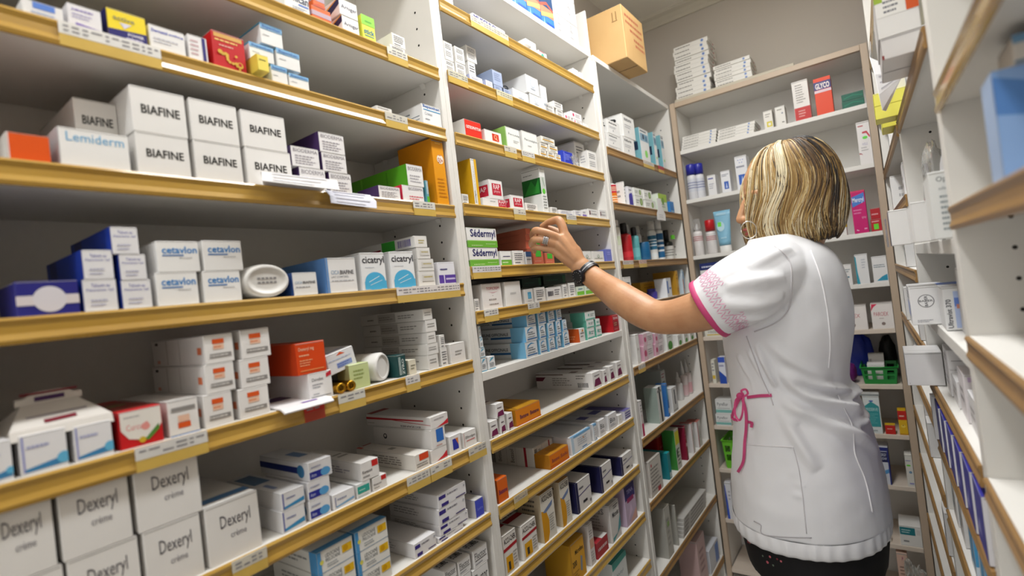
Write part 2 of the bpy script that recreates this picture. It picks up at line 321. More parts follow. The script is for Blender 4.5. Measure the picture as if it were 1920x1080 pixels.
'lido': ('E6E4DE', dict(F=[('t','LIDOCAINE',.22,.62,.62,.8,'5f6468',0),('t','PRILOCAINE',.22,.42,.62,.58,'5f6468',0),('l',.25,.12,.6,.35,2,'a0a6aa'),('r',.68,.42,.96,.78,'E5B722'),('c',.78,.6,.14,'d09a10'),('r',0,0,.1,1,'4F94C8'),('c',.11,.5,.1,'d8d060')],L=[('r',.85,0,1,1,'4F94C8'),('l',.2,.3,.8,.7,2,'9a9a98')],T=[('r',0,0,1,.12,'4F94C8'),('l',.4,.5,.9,.9,2,'aaaaa6')])),
'kar': ('E7E5E6', dict(F=[('r',.03,.6,.26,.85,'3B2F80'),('l',.32,.62,.85,.85,1,'8a8890'),('r',.1,.05,.34,.28,'3B2F80'),('r',.6,.1,.95,.18,'5a5080'),('c',.92,.75,.09,'b0b0b8')],L=[('l',.1,.3,.7,.8,3,'a5a3a8')])),
'violetbox': ('4650C4', dict(F=[('t','Levitra',.2,.4,.85,.56,'8f98e8',0),('r',0,0,1,.05,'d8d8e8')],L=[('r',0,0,1,1,'C9C6C8')],T=[('r',0,0,1,1,'CFCDCB')])),
'flector': ('E7E5E3', dict(F=[('t','Flector',.1,.45,.9,.8,'23232a',0),('r',.1,.36,.9,.4,'23232a'),('l',.1,.12,.6,.28,1,'9a9aa0')],T=[('t','EPOLAMINE',.15,.15,.85,.35,'33333a',1)])),
'whiteprint': ('EAE8E4', dict(F=[('l',.12,.6,.88,.88,3,'6a6a70'),('l',.12,.2,.88,.5,3,'9c9ca0')],L=[('l',.2,.4,.8,.8,3,'a8a8ac')])),
'navyflat': ('DDDCE2', dict(F=[('t','MUSCULO',.03,.2,.7,.85,'2A2A80',2),('r',.72,.1,1,.9,'ECEAE8')])),
'plainwhite': ('EDEBE8', dict(F=[('l',.3,.4,.7,.6,1,'c4c2c0')])),
'greenmark': ('EBEAE8', dict(F=[('p',[(.2,.2),(.7,.3),(.5,.8)],'3aa890'),('r',.1,.85,.7,.95,'d87a8a')])),
'lavender': ('E7E7EC', dict(F=[('t','Nardelan',.15,.72,.85,.82,'5a5a80',0),('l',.15,.3,.85,.6,2,'aaaabc')],L=[('r',0,0,1,1,'A8AECF')])),
'bluegrey': ('A9B6D4', dict(F=[('l',.15,.3,.85,.85,4,'8494b8')],L=[('r',0,0,1,1,'8A98B4'),('t','byl',.45,.2,.85,.5,'4a587a',1)])),
'swirl': ('E6E6E6', dict(F=[('c',.5,.6,.25,'BFCBDA'),('c',.5,.6,.19,'E6E6E6'),('l',.3,.2,.7,.35,1,'a8b0bc')],L=[('c',.62,.5,.34,'6a6f78'),('c',.62,.5,.27,'DCDCDA'),('c',.64,.5,.19,'6a6f78'),('c',.64,.5,.12,'DCDCDA')])),
'pinkspot': ('EBE8E9', dict(F=[('l',.4,.3,.9,.8,3,'a8a0a4'),('c',.2,.55,.22,'D83A6A')],L=[('c',.5,.5,.4,'C83060')])),
'osteo': ('E2301F', dict(F=[('t','OSTEOPHYTUM',.06,.5,.95,.68,'F4E4DE',2)],L=[('r',0,0,1,1,'E4E1DC'),('r',.12,.1,.2,.95,'c8c4be'),('r',.35,.1,.38,.95,'b8b4ae'),('c',.72,.5,.1,'303030')])),
'qbox': ('ECEAE7', dict(F=[('r',.42,.25,.82,.8,'D83A20'),('c',.62,.55,.18,'f0c8a0'),('c',.62,.56,.12,'D83A20'),('p',[(.62,.45),(.7,.3),(.74,.33),(.66,.48)],'f0c8a0')],L=[('l',.3,.4,.8,.7,2,'a8a8a8')])),
'percu': ('ECECE9', dict(F=[('t','Percutalg',.2,.62,.97,.74,'7a8480',0),('l',.5,.3,.9,.45,2,'b0b4b0'),('r',.0,.0,.05,1,'b8d898')],L=[('r',0,0,1,1,'94C464')])),
'percu2': ('ECEBE8', dict(F=[('t','Percutalgine',.12,.55,.95,.68,'7a8480',0),('l',.3,.3,.6,.4,1,'b4b8b4')])),
'goldband': ('E9E6DE', dict(F=[('r',.1,.42,.9,.58,'D9A84A'),('r',.1,.4,.9,.43,'5a4a30'),('l',.15,.65,.85,.88,2,'6a665e'),('l',.2,.12,.8,.3,1,'9a968e')])),
'bluepouch': ('2436B4', dict(F=[('l',.2,.3,.8,.8,4,'8f9cf0'),('r',.05,.1,.2,.9,'5a6ad8')],L=[('r',0,0,1,1,'3a50d0')])),
'yellowwhite': ('E8E6E2', dict(F=[('r',.58,0,1,1,'E0AE22'),('v','VOLTAPLAST',.28,.3,.42,.85,'b0aca4',0),('v','emulgel',.15,.04,.36,.3,'3a3a50',1)],L=[('r',0,0,1,1,'D9A618')])),
'rap': ('EBE8E6', dict(F=[('r',.18,.2,.86,.82,'C01F38'),('t','RAP',.28,.52,.76,.78,'f0dcdc',1),('t','phyto',.3,.3,.76,.48,'f0c8cc',0)],L=[('r',.3,.15,.9,.75,'C01F38'),('t','AP',.4,.4,.8,.65,'e8c8c8',1)])),
'rapl': ('EBE8E6', dict(F=[('r',.65,.08,.98,.92,'C01F38'),('t','RAP',.68,.52,.96,.86,'f0dcdc',1),('t','phyto',.7,.2,.94,.45,'f0c8cc',0),('l',.3,.6,.58,.72,1,'5a5a5a')])),
'greenphoto': ('E9EAE7', dict(F=[('r',.1,.45,.9,.8,'C9D0C8'),('c',.45,.48,.28,'62C83A'),('l',.15,.08,.85,.4,5,'9a9e9a'),('p',[(.3,.75),(.5,.8),(.7,.6),(.6,.58)],'9aa89a')],L=[('r',0,.42,1,.78,'1F6428'),('p',[(.1,.45),(.5,.75),(.7,.6),(.9,.75),(.9,.45)],'2f8a34'),('l',.1,.85,.8,.9,1,'9a9a9a')])),
'blueund': ('EAE9EA', dict(F=[('l',.15,.55,.85,.8,2,'7a80a0'),('p',[(.1,.35),(.9,.3),(.9,.18),(.75,.3),(.1,.42)],'3A50A8')])),
'violetlow': ('EAE8EA', dict(F=[('r',.05,.12,.95,.42,'8C74C0'),('l',.15,.6,.85,.85,2,'8a88a0')])),
'redmark': ('EAE8E6', dict(F=[('r',.12,.35,.24,.8,'5a2030'),('t','Nodol',.3,.35,.85,.6,'7a7a7e',0),('l',.3,.7,.85,.85,1,'9a9a9e')])),
'seder': ('ECECEA', dict(F=[('r',0,0,1,.32,'6EB03A'),('r',0,.32,1,.36,'9fce70'),('t','Sédermyl',.12,.42,.95,.92,'1F2566',1),('t','imiquimod',.6,.14,.92,.22,'d8ecc0',0),('l',.12,.06,.5,.14,1,'c8e4a8')],T=[('r',0,0,1,.1,'6EB03A')],L=[('p',[(0,0),(1,0),(1,.32),(0,.7)],'6EB03A')])),
'sedersm': ('EAEAE8', dict(F=[('r',0,0,1,.38,'6EB03A'),('l',.2,.55,.9,.7,1,'4a4a70'),('l',.1,.1,.9,.3,1,'d0e8b8')])),
'bluecorner': ('E6E6E6', dict(F=[('r',0,.6,1,1,'3A5C90'),('l',.1,.3,.9,.5,1,'8a8a90')])),
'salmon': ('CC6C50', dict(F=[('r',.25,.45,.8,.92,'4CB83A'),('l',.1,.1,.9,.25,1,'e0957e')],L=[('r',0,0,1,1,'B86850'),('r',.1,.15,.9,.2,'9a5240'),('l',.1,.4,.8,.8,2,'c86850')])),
'eyes': ('EAE8E4', dict(F=[('c',.5,.5,.22,'8a9a84',.8),('c',.5,.52,.12,'e0e0dc'),('r',.15,.28,.85,.34,'aaa8a4')])),
'violetbox2': ('7078C8', dict(F=[('l',.2,.5,.8,.8,2,'a8aef0')])),
'topi': ('E9E5E2', dict(F=[('t','TOPICREM',.22,.74,.88,.85,'C0405A',0),('p',[(.25,.68),(.55,.63),(.85,.68),(.55,.61)],'C86A7C'),('l',.3,.3,.8,.42,1,'a59c98'),('l',.3,.12,.85,.22,1,'a59c98'),('r',.48,.5,.55,.52,'b0a8a4')],L=[('r',.3,0,.33,1,'c8c2bc')])),
'bluecircle': ('E9E8E5', dict(F=[('r',.38,.3,.78,.78,'4FA3CE'),('c',.58,.5,.18,'6ab8dc'),('l',.3,.1,.8,.2,1,'a4a4a4')],L=[('r',0,0,1,1,'d4d0cc')])),
'barcode': ('E8E6E3', dict(F=[('b',.04,.3,.42,.7,'3a3a48'),('l',.52,.3,.9,.85,3,'6a6a70')])),
'limebox': ('DDE8D8', dict(F=[('r',0,.05,1,.45,'7AC23A'),('l',.2,.6,.8,.85,1,'5a8a9a')])),
'bottlegreen': ('123A2C', dict(F=[('r',.85,.1,.98,.9,'2a6a44'),('l',.1,.3,.7,.6,1,'1f5a40')])),
'smallteal': ('E8E9E9', dict(F=[('r',0,0,1,.08,'7fb4cc'),('p',[(.1,.6),(.4,.9),(.9,.9),(.5,.75)],'5AA8C8'),('l',.15,.2,.9,.55,3,'6a747c')])),
'vas': ('E4E8EB', dict(F=[('p',[(.12,.5),(.2,.8),(.5,.92),(.8,.82),(.5,.84),(.28,.74)],'3F94C8'),('l',.2,.4,.85,.66,2,'56626c'),('r',.1,.12,.95,.2,'4A7AB0'),('l',.15,.24,.8,.36,1,'7a8894')],
  L=[('r',.76,0,1,1,'7FBEE2'),('t','VASELINE OFFICINALE',.2,.5,.72,.7,'4a5058',1),('t','COOPER',.2,.3,.38,.44,'6a7078',0),('r',.42,.28,.76,.42,'3a6fa8'),('p',[(0,.5),(.06,.75),(.12,.6),(.06,.55)],'3f5f78')],T=[('r',0,0,1,.2,'7FBEE2')])),
'orwhite': ('E9E6E2', dict(F=[('l',.2,.3,.85,.75,2,'8a8682'),('p',[(.4,.75),(.6,.95),(.8,.75)],'D8903a')],L=[('r',0,0,1,1,'CC5A22'),('l',.1,.2,.8,.5,2,'e8a070')])),
'tealend': ('E4EAE7', dict(F=[('c',.35,.6,.16,'6ab0a0'),('r',.05,.08,.95,.2,'5FB6A2'),('l',.5,.4,.9,.75,2,'7a8a86')],L=[('r',.72,0,1,1,'6CC0AA'),('l',.1,.4,.65,.65,1,'8a8a88')])),
'redbox': ('B5232E', dict(F=[('t','TERFAMIL',.12,.74,.9,.88,'ECC8CA',1),('r',.15,.3,.85,.6,'8a2a34'),('l',.2,.35,.8,.58,2,'c89a70'),('l',.15,.12,.85,.22,1,'d07a80')],L=[('r',0,0,1,1,'C01E28')])),
'marcaine': ('E8E5E3', dict(F=[('p',[(.08,.12),(.95,.12),(.85,.5),(.2,.42)],'74204E'),('l',.15,.62,.8,.78,1,'5a4650'),('r',.1,.04,.3,.09,'333333')],L=[('l',.2,.3,.8,.6,1,'a8a4a4')],T=[('r',.0,.3,1,.36,'7a6a70')])),
'marclong': ('E8E5E2', dict(F=[('p',[(.1,.15),(.95,.15),(.75,.6),(.25,.55)],'74204E'),('l',.2,.7,.9,.82,1,'6a5a60')],L=[('p',[(.0,.5),(.12,.5),(.18,.75),(.0,.75)],'6f2038'),('b',.74,.12,.92,.4,'3f3f40'),('l',.3,.2,.66,.75,4,'a8a4a0'),('l',.72,.6,.9,.9,2,'8f8b88'),('r',.0,.88,.5,.94,'6f5a50')],T=[('r',.1,.3,.5,.42,'6f5a58')])),
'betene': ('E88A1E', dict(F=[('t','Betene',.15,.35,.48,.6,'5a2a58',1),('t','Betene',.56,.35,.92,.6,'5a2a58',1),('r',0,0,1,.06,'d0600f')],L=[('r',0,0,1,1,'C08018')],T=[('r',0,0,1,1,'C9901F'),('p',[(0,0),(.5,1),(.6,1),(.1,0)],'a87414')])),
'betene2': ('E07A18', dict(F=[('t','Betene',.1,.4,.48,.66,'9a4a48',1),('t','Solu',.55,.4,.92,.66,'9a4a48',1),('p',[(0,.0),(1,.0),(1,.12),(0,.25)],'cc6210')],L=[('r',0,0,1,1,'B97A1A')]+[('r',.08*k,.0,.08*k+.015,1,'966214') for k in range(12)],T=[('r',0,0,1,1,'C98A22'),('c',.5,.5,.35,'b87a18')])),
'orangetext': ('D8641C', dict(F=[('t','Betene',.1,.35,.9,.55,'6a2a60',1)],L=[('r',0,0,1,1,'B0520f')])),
'whitered': ('E3E0DA', dict(L=[('r',.80,0,.85,1,'A82838'),('r',.42,0,.425,1,'b0aca6'),('r',.62,0,.625,1,'b0aca6'),('v','Betasol',.5,.15,.58,.85,'66625e',0),('b',.05,.05,.16,.9,'5a5854'),('v','Betasol',.22,.15,.3,.85,'66625e',0)],F=[('r',.78,0,.84,1,'A82838'),('v','Betasol',.24,.1,.36,.8,'66625e',0),('r',.42,0,.43,1,'b0aca6'),('b',.05,.05,.18,.9,'4a4844')])),
'bluefr': ('EDEEF0', dict(F=[('r',0,.88,1,1,'7FB4DE'),('r',0,0,.12,1,'C6DAEA'),('l',.3,.3,.9,.8,4,'c0c4ca'),('c',.6,.66,.06,'e0a060'),('r',.5,.1,.75,.16,'5a90c8'),('r',.12,0,1,.04,'8fb8dc')],T=[('r',0,0,1,.03,'7FB4DE')])),
'bia': ('E8E7E8', dict(F=[('t','Bia',.2,.45,.8,.75,'3c3c44',0),('l',.2,.18,.85,.36,2,'9a9aa4')],T=[('r',.1,.3,.9,.5,'5a5a9a')])),
'violetend': ('D9D8E4', dict(F=[('r',.1,.15,.9,.3,'5a56a0'),('r',.1,.42,.9,.55,'5a56a0'),('r',.1,.68,.9,.8,'5a56a0')],T=[('r',0,.0,1,1,'6a62a0')])),
'accured': ('E6E1DA', dict(F=[('t','ACCU-CHEK',.08,.76,.95,.9,'3a3030',1),('p',[(0,.58),(1,.62),(1,.7),(0,.66)],'A81E26'),('r',.12,.06,.6,.45,'DFA318'),('r',.25,.1,.4,.3,'3a3530'),('l',.65,.1,.95,.5,5,'a09890')],T=[('p',[(0,.3),(1,.3),(1,.45),(0,.45)],'9A2028'),('t','ACCU-CHEK',.2,.5,.9,.8,'4a4242',1)])),
'accuyel': ('E3DED2', dict(F=[('t','ACCU-CHEK',.1,.82,.92,.94,'33302e',1),('p',[(0,.0),(.3,.0),(.45,.15),(.5,.4),(.35,.6),(0,.66)],'D9991A'),('p',[(.1,.62),(.9,.76),(.8,.66),(.3,.58)],'7488b0'),('l',.52,.15,.9,.5,7,'a5a098')],T=[('r',0,0,1,1,'c79a58'),('l',.2,.2,.8,.8,2,'5a4a38')],L=[('r',0,0,1,1,'C8B79A'),('l',.2,.5,.8,.9,4,'6a6258')])),
'navylan': ('E4E0DC', dict(F=[('r',0,0,.14,1,'20204C'),('p',[(.14,.52),(1,.62),(1,.65),(.14,.55)],'5a5490'),('r',.4,.22,.68,.3,'26242e'),('l',.2,.68,.5,.82,1,'6a6870'),('b',.84,.1,.95,.2,'4a4850')],L=[('r',0,0,1,1,'20204C'),('r',.3,.1,.7,.6,'b8b4b8')],T=[('r',0,0,.1,1,'20204C'),('r',0,.7,1,1,'c8c4c0')])),
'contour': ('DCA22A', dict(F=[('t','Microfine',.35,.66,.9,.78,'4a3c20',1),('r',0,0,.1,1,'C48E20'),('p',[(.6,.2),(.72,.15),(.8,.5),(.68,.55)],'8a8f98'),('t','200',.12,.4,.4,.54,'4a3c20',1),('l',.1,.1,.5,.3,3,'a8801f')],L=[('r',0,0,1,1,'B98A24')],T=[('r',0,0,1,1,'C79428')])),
'tallwhite': ('E2DCD8', dict(F=[('r',.1,.4,.9,.62,'D8A890'),('l',.15,.66,.85,.85,3,'9a9490'),('l',.15,.08,.85,.35,4,'b4aeaa')])),
'redflat': ('B0303A', dict(F=[('l',.1,.3,.9,.7,1,'e0c0c0')],T=[('r',.5,0,1,1,'D4CFCC')])),
'mercr': ('DEDAD6', dict(F=[('t','Microlet',.25,.62,.9,.76,'33343c',1),('p',[(.1,0),(1,.25),(1,.6),(.6,.15),(.1,.12)],'5AA0A8'),('l',.4,.82,.9,.94,2,'55555e')],L=[('l',.2,.3,.8,.8,6,'b4b0ac'),('t','TTS',.5,.75,.8,.9,'55555c',0)])),
'violetpink': ('C9B4CC', dict(F=[('r',.05,.62,.95,.98,'2F2A70'),('t','TENA',.25,.76,.8,.86,'b0a8e0',1),('r',.2,.55,.8,.66,'9A2A60'),('p',[(.3,.05),(.95,.3),(.95,.05)],'E0B0A0'),('p',[(.1,.1),(.5,.5),(.6,.3)],'dfc8e0')])),
'tealwhite': ('E0E4E2', dict(F=[('t','Alvityl',.2,.5,.7,.62,'8a9a9a',0),('p',[(.0,.8),(1,.85),(1,1),(0,1)],'4FB0A4')],T=[('r',0,0,1,1,'45A79C')],L=[('r',0,0,1,1,'dadcd8')])),
'suture': ('E8E7E4', dict(F=[('t','suture',.15,.74,.75,.88,'3a3a40',1),('l',.15,.4,.8,.6,2,'b0b0b4'),('r',.4,.22,.46,.32,'8a8a90')],L=[('t','R',.68,.5,.92,.85,'2a2a2e',1),('l',.2,.3,.6,.6,2,'8a8a8a')])),
'bluecomp': ('E7E8E7', dict(F=[('r',.05,.62,.95,.85,'8FB0C4'),('r',.3,.68,.5,.82,'33465e'),('r',.62,.66,.8,.8,'4a7894'),('l',.1,.88,.9,.96,1,'5a6a78'),('c',.55,.25,.16,'8FDC6A')],L=[('r',0,0,1,1,'6FA4AE'),('r',.1,.35,.9,.6,'1f3048')])),
'violetstar': ('E9E8EC', dict(F=[('r',.1,.05,.9,.5,'3A309C'),('c',.35,.5,.22,'4238a4'),('c',.65,.55,.22,'4238a4'),('l',.2,.75,.8,.9,1,'8a8a9a')])),
'greendot': ('E9EAE4', dict(F=[('c',.7,.5,.34,'7A9A4A'),('c',.7,.5,.2,'a8c080'),('l',.1,.3,.5,.7,2,'9aa09a')])),
'limegreen': ('DCE4D4', dict(F=[('r',.0,.55,1,1,'A4C440'),('l',.2,.2,.8,.45,2,'90a090'),('c',.5,.6,.2,'6f9a3a')])),
'bluebox': ('2F80C8', dict(F=[('r',.1,.1,.9,.2,'9ac8e8')])),
'bluestripe': ('E6E7EA', dict(F=[('r',.1,.2,.35,.85,'4A78C8'),('r',.5,.4,.9,.5,'6a8ac0')])),
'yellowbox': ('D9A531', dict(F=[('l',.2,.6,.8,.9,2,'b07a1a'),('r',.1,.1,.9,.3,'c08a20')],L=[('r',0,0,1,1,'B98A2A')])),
'blueor': ('C9D8E4', dict(F=[('r',.1,.0,.4,.6,'E08A4A'),('r',.5,.2,.8,.9,'5A9AC8')])),
'pinkwh': ('E8DDE0', dict(F=[('r',0,0,.35,1,'E6C4D0'),('c',.17,.5,.22,'C8527A'),('l',.45,.3,.95,.75,3,'a8a0a4'),('r',.35,.0,.37,1,'c898a8')],L=[('r',0,0,1,1,'D8A4B8'),('c',.5,.5,.35,'C8527A')])),
'grn3': ('E8E8E4', dict(F=[('c',.5,.22,.36,'4F9A3C',.7),('l',.2,.6,.8,.85,2,'a4a8a4')])),
'pinkthin': ('E4E0DE', dict(F=[('r',.1,.0,.9,.35,'C82A62'),('r',.42,.35,.52,.6,'8a2a4a'),('l',.1,.65,.9,.9,3,'8a868a')])),
'blackwh': ('DCDDDA', dict(F=[('p',[(.42,.0),(.7,.0),(.62,1),(.35,1)],'181C22'),('l',.1,.8,.9,.95,1,'7a7a7a')],L=[('r',0,0,1,1,'9AA8A0')])),
'blackwh2': ('DEDEDD', dict(F=[('r',.45,.3,.62,.9,'2a2e36'),('r',.1,.05,.9,.1,'a8a8a8')])),
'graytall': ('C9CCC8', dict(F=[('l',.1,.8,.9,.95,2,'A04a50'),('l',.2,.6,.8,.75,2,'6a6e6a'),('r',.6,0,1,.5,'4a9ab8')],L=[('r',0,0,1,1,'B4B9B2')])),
'tealblue': ('3A78C0', dict(F=[('r',.2,.5,.8,.9,'57A4D0'),('r',.1,.1,.9,.25,'d4dce8')])),
'dotted': ('D9D3CC', dict(F=[('l',.1,.1,.9,.8,7,'8a847e'),('r',.55,.02,.8,.15,'B83040'),('c',.2,.85,.05,'c06060')],T=[('r',0,0,1,1,'c9c3bc')])),
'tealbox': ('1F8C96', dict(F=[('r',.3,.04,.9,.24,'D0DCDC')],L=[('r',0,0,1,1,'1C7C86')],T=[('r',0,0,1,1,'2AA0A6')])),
'redlab': ('B0242C', dict(F=[('r',.15,.2,.85,.45,'C9A0A0'),('l',.2,.24,.8,.42,2,'8a2028'),('l',.2,.6,.8,.7,1,'d87a7a')],T=[('r',0,0,1,1,'C0303a')])),
'yelgreen': ('E0DDD4', dict(F=[('r',.05,.62,.95,.95,'D4CC3A'),('l',.2,.1,.9,.55,5,'6a6860'),('r',.1,.3,.4,.5,'3a3a3a')],L=[('r',0,0,1,1,'3E8A3C')])),
'darkred': ('8A1F3A', dict(F=[('r',.1,.4,.9,.5,'d8b8c0'),('l',.1,.6,.9,.8,2,'b86a80')])),
'whred': ('E2DEDC', dict(F=[('r',.0,.0,.16,1,'B8303C'),('v','Titanor',.4,.3,.7,.8,'8a8684',0)],T=[('r',0,0,1,1,'b86a60')])),
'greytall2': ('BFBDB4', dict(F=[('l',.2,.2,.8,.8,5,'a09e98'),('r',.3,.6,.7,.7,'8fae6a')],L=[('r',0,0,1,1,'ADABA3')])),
'flatgrey': ('C2BFBA', dict(F=[('r',.3,.35,.85,.65,'7F7B78'),('r',.05,.2,.2,.8,'96928e')])),
'pinkgrey': ('C4A6A4', dict(F=[('l',.2,.3,.8,.8,4,'9a7a7a')])),
'whitebl': ('D2D4DA', dict(F=[('r',.6,.1,.95,.9,'6A8AC8')])),
'flatflu': ('E6E3DC', dict(F=[('c',.84,.5,.34,'A8B8D8'),('c',.84,.5,.2,'5F7AB4'),('l',.06,.25,.5,.75,1,'8a8680')],R=[('r',.2,.2,.6,.8,'b8b4ac'),('r',.6,.3,.75,.6,'B03A40')])),
'yelsq': ('E6E2DA', dict(F=[('r',.3,.08,.9,.38,'D9C83A'),('r',.45,.15,.75,.3,'e8e4d0'),('l',.2,.6,.8,.85,2,'9a968e')])),
'greysq': ('E4E1DA', dict(F=[('c',.72,.62,.09,'8a8e9a'),('l',.2,.75,.8,.9,1,'9a968e'),('r',.6,.12,.85,.18,'8a8680')])),
'whitered2': ('E6E1DC', dict(F=[('r',.02,.0,1,.32,'C22A26'),('l',.25,.06,.75,.26,3,'e0a8a0'),('l',.2,.42,.8,.92,8,'9a948e')])),
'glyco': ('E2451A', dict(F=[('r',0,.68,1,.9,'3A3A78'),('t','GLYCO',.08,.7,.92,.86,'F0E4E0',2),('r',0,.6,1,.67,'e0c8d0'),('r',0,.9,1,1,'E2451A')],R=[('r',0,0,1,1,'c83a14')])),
'greenwave': ('15604C', dict(F=[('p',[(.1,.3),(.5,.6),(.95,.35),(.95,.45),(.5,.7),(.1,.4)],'1f8a6a')])),
'smallblue': ('E5E4E4', dict(F=[('l',.12,.75,.85,.9,1,'4a4ea0'),('l',.15,.3,.85,.6,3,'a8aab4')])),
'bluesq2': ('E6E6E8', dict(F=[('r',.3,.15,.78,.5,'3A62B8'),('p',[(.45,.2),(.65,.2),(.55,.45)],'c8d4f0'),('l',.12,.72,.88,.86,2,'8a8a98')])),
'bluedots': ('E5E5E8', dict(F=[('c',.3+.0,.88,.04,'4a6ac0'),('c',.5,.88,.04,'4a6ac0'),('c',.7,.88,.04,'4a6ac0'),('c',.4,.8,.04,'4a6ac0'),('c',.6,.8,.04,'4a6ac0'),('l',.1,.62,.9,.74,1,'8a8a98'),('r',.2,.14,.75,.44,'3A62B8'),('p',[(.4,.18),(.6,.18),(.5,.4)],'d0d8f0')])),
'redcurve': ('E8E4E2', dict(F=[('l',.12,.87,.6,.93,1,'C02A30'),('c',.58,.62,.2,'6ADC4E',.7),('p',[(.4,.72),(.7,.72),(.92,.6),(.98,.64),(.75,.77),(.4,.76)],'C84050'),('t','WELE',.3,.44,.72,.5,'a8a4c0',0),('p',[(.02,.24),(.2,.26),(.25,.22),(.02,.28)],'C84050'),('l',.2,.3,.8,.42,2,'b8b4b4')])),
'whitegrey': ('E4E1DC', dict(F=[('l',.15,.4,.85,.75,2,'a8a49e')])),
'yellowlab': ('E4C41C', dict(F=[('l',.2,.2,.8,.7,3,'a8901a')])),
'mercry': ('C8186E', dict(F=[('p',[(.06,.62),(.94,.72),(.94,.94),(.06,.86)],'4A7CC8'),('t','Mercryl',.1,.7,.88,.84,'E8ECF4',1),('r',0,.96,1,1,'D83A6a'),('l',.1,.44,.8,.58,2,'e080b0'),('t','spray',.62,.32,.92,.38,'e8a8c8',0),('c',.22,.08,.05,'f0c0d8'),('c',.3,.07,.04,'f0c0d8'),('r',.7,.08,.9,.11,'e8a0c4')],R=[('r',0,0,1,1,'A81458')])),
'redgreen': ('B8222C', dict(F=[('r',.25,.15,.7,.6,'6CD83C'),('l',.1,.7,.9,.9,1,'e0b0b0')])),
'redgreen2': ('B4202A', dict(F=[('l',.1,.3,.9,.6,1,'e0a0a4')])),
'beige2': ('D8CFBA', dict(F=[('r',.1,.4,.9,.6,'c8b060')])),
'minox': ('E4E4E2', dict(F=[('r',0,.8,1,1,'23306A'),('l',.1,.84,.7,.94,1,'c8cce0'),('t','minoxidil',.04,.58,.92,.74,'8a8e98',0),('l',.08,.4,.8,.5,2,'6a6e78')])),
'swish': ('E6E4E2', dict(F=[('l',.1,.6,.9,.8,2,'7a8a90'),('r',.1,.35,.7,.42,'4a7a90')])),
'tealswish': ('E4E4E4', dict(F=[('p',[(0,0),(.25,0),(.12,.4),(.1,.9),(0,.95)],'2F9AB0'),('l',.5,.5,.85,.85,4,'b8bcc4')])),
'tealswish2': ('E6E5E4', dict(F=[('p',[(.2,.06),(.95,.06),(.95,.3),(.6,.22)],'2F94B4'),('l',.1,.55,.9,.7,2,'7a8a94')])),
'yelline': ('E2DFD2', dict(F=[('r',.1,.2,.9,.35,'D8B83A'),('l',.15,.5,.85,.9,3,'8a8a90')])),
'paroex': ('ECE6E2', dict(F=[('p',[(0,.7),(.05,.98),(.32,.98),(.12,.85)],'D83A5A'),('t','PAROEX',.12,.5,.78,.66,'C86A74',0),('c',.52,.2,.09,'8a7a74'),('l',.35,.38,.6,.44,1,'b0a4a0')],T=[('r',0,0,1,1,'d0c8c2')])),
'bluewave': ('E0E2EC', dict(F=[('p',[(0,0),(1,0),(1,.25),(0,.5)],'2A50B0'),('r',0,.8,1,1,'3a5ac0'),('l',.1,.6,.9,.75,1,'8a8ab0')])),
'pyre': ('E4E4E2', dict(F=[('r',0,.1,1,.3,'7FBCB4'),('t','Pyreflor',.12,.5,.8,.8,'5a6066',0),('r',.1,.38,.9,.42,'a8acac')])),
'tealpre': ('E0E6E6', dict(F=[('p',[(.06,.18),(.94,.18),(.94,.72),(.5,.85),(.06,.72)],'3B9A9E'),('c',.5,.86,.14,'4a6ab8',.4),('t','PRESERVE',.14,.6,.86,.68,'b8dcdc',1),('l',.15,.26,.85,.54,6,'66b4b6'),('r',.3,.06,.7,.1,'a8b4b4')])),
'greylong': ('D9DAD8', dict(F=[('r',0,0,1,.45,'8a908f'),('l',.2,.6,.8,.85,1,'b8bab8')],T=[('r',0,0,1,1,'E8E7E4')])),
'redyelsm': ('C8241C', dict(F=[('l',.2,.5,.8,.7,1,'f0c0b0')],T=[('r',0,0,1,1,'D8B020')])),
'redyel': ('E2B41E', dict(F=[('r',0,.62,1,1,'C8241C'),('l',.15,.72,.85,.84,1,'f0d0c0'),('c',.5,.36,.28,'f0d050',.8),('c',.5,.4,.07,'8a3a14'),('r',0,0,1,.06,'c89018')])),
'navyph': ('D4D8E2', dict(F=[('r',0,.9,1,1,'26307A'),('r',.04,.6,.9,.88,'1C2050'),('t','ALLERGY',.1,.76,.84,.84,'c8ccdc',1),('t','NOW',.3,.66,.84,.73,'c8ccdc',1),('r',.9,0,1,.9,'2A3484'),('p',[(0,.2),(.9,.32),(.9,.42),(0,.3)],'5a9ad0'),('c',.5,.16,.14,'b07a6a',.6)],R=[('r',0,0,1,1,'2A3484')])),
'greenblob': ('DDDBD4', dict(F=[('c',.42,.66,.3,'6CD83A',.5),('c',.6,.45,.2,'3A6AA0'),('c',.6,.45,.1,'8ab4c8'),('l',.1,.78,.9,.84,1,'7a7ab0'),('r',.3,.08,.9,.12,'8a8ac0')])),
'bluecurve': ('DDDDE2', dict(F=[('p',[(0,0),(.4,0),(.3,.5),(.1,.9),(0,.95)],'3A5AC0'),('l',.5,.5,.9,.8,3,'a8a8b4')])),
'whteal': ('E6E4E0', dict(F=[('r',.02,.55,.72,.92,'1F7A84'),('l',.1,.62,.6,.84,2,'b8d8d8'),('r',.15,.2,.4,.28,'8a8a8a'),('r',.78,.6,.95,.85,'d8d4d0')])),
'pinkpaper': ('D8B6A4', dict(F=[('r',.05,.02,.95,.5,'DE9A74'),('l',.2,.55,.85,.75,3,'8a6a60'),('p',[(.45,.84),(.6,.9),(.5,.93)],'a04a70'),('l',.15,.1,.85,.45,8,'c07a54')])),
'rwhite': ('E8E6E4', dict(F=[('r',.9,.55,.96,.62,'d0cecc')],L=[('r',0,0,1,1,'6a5a70')])),
'rwhite2': ('E9E7E5', dict(F=[('r',.04,.02,.05,.98,'c8c6c4')])),
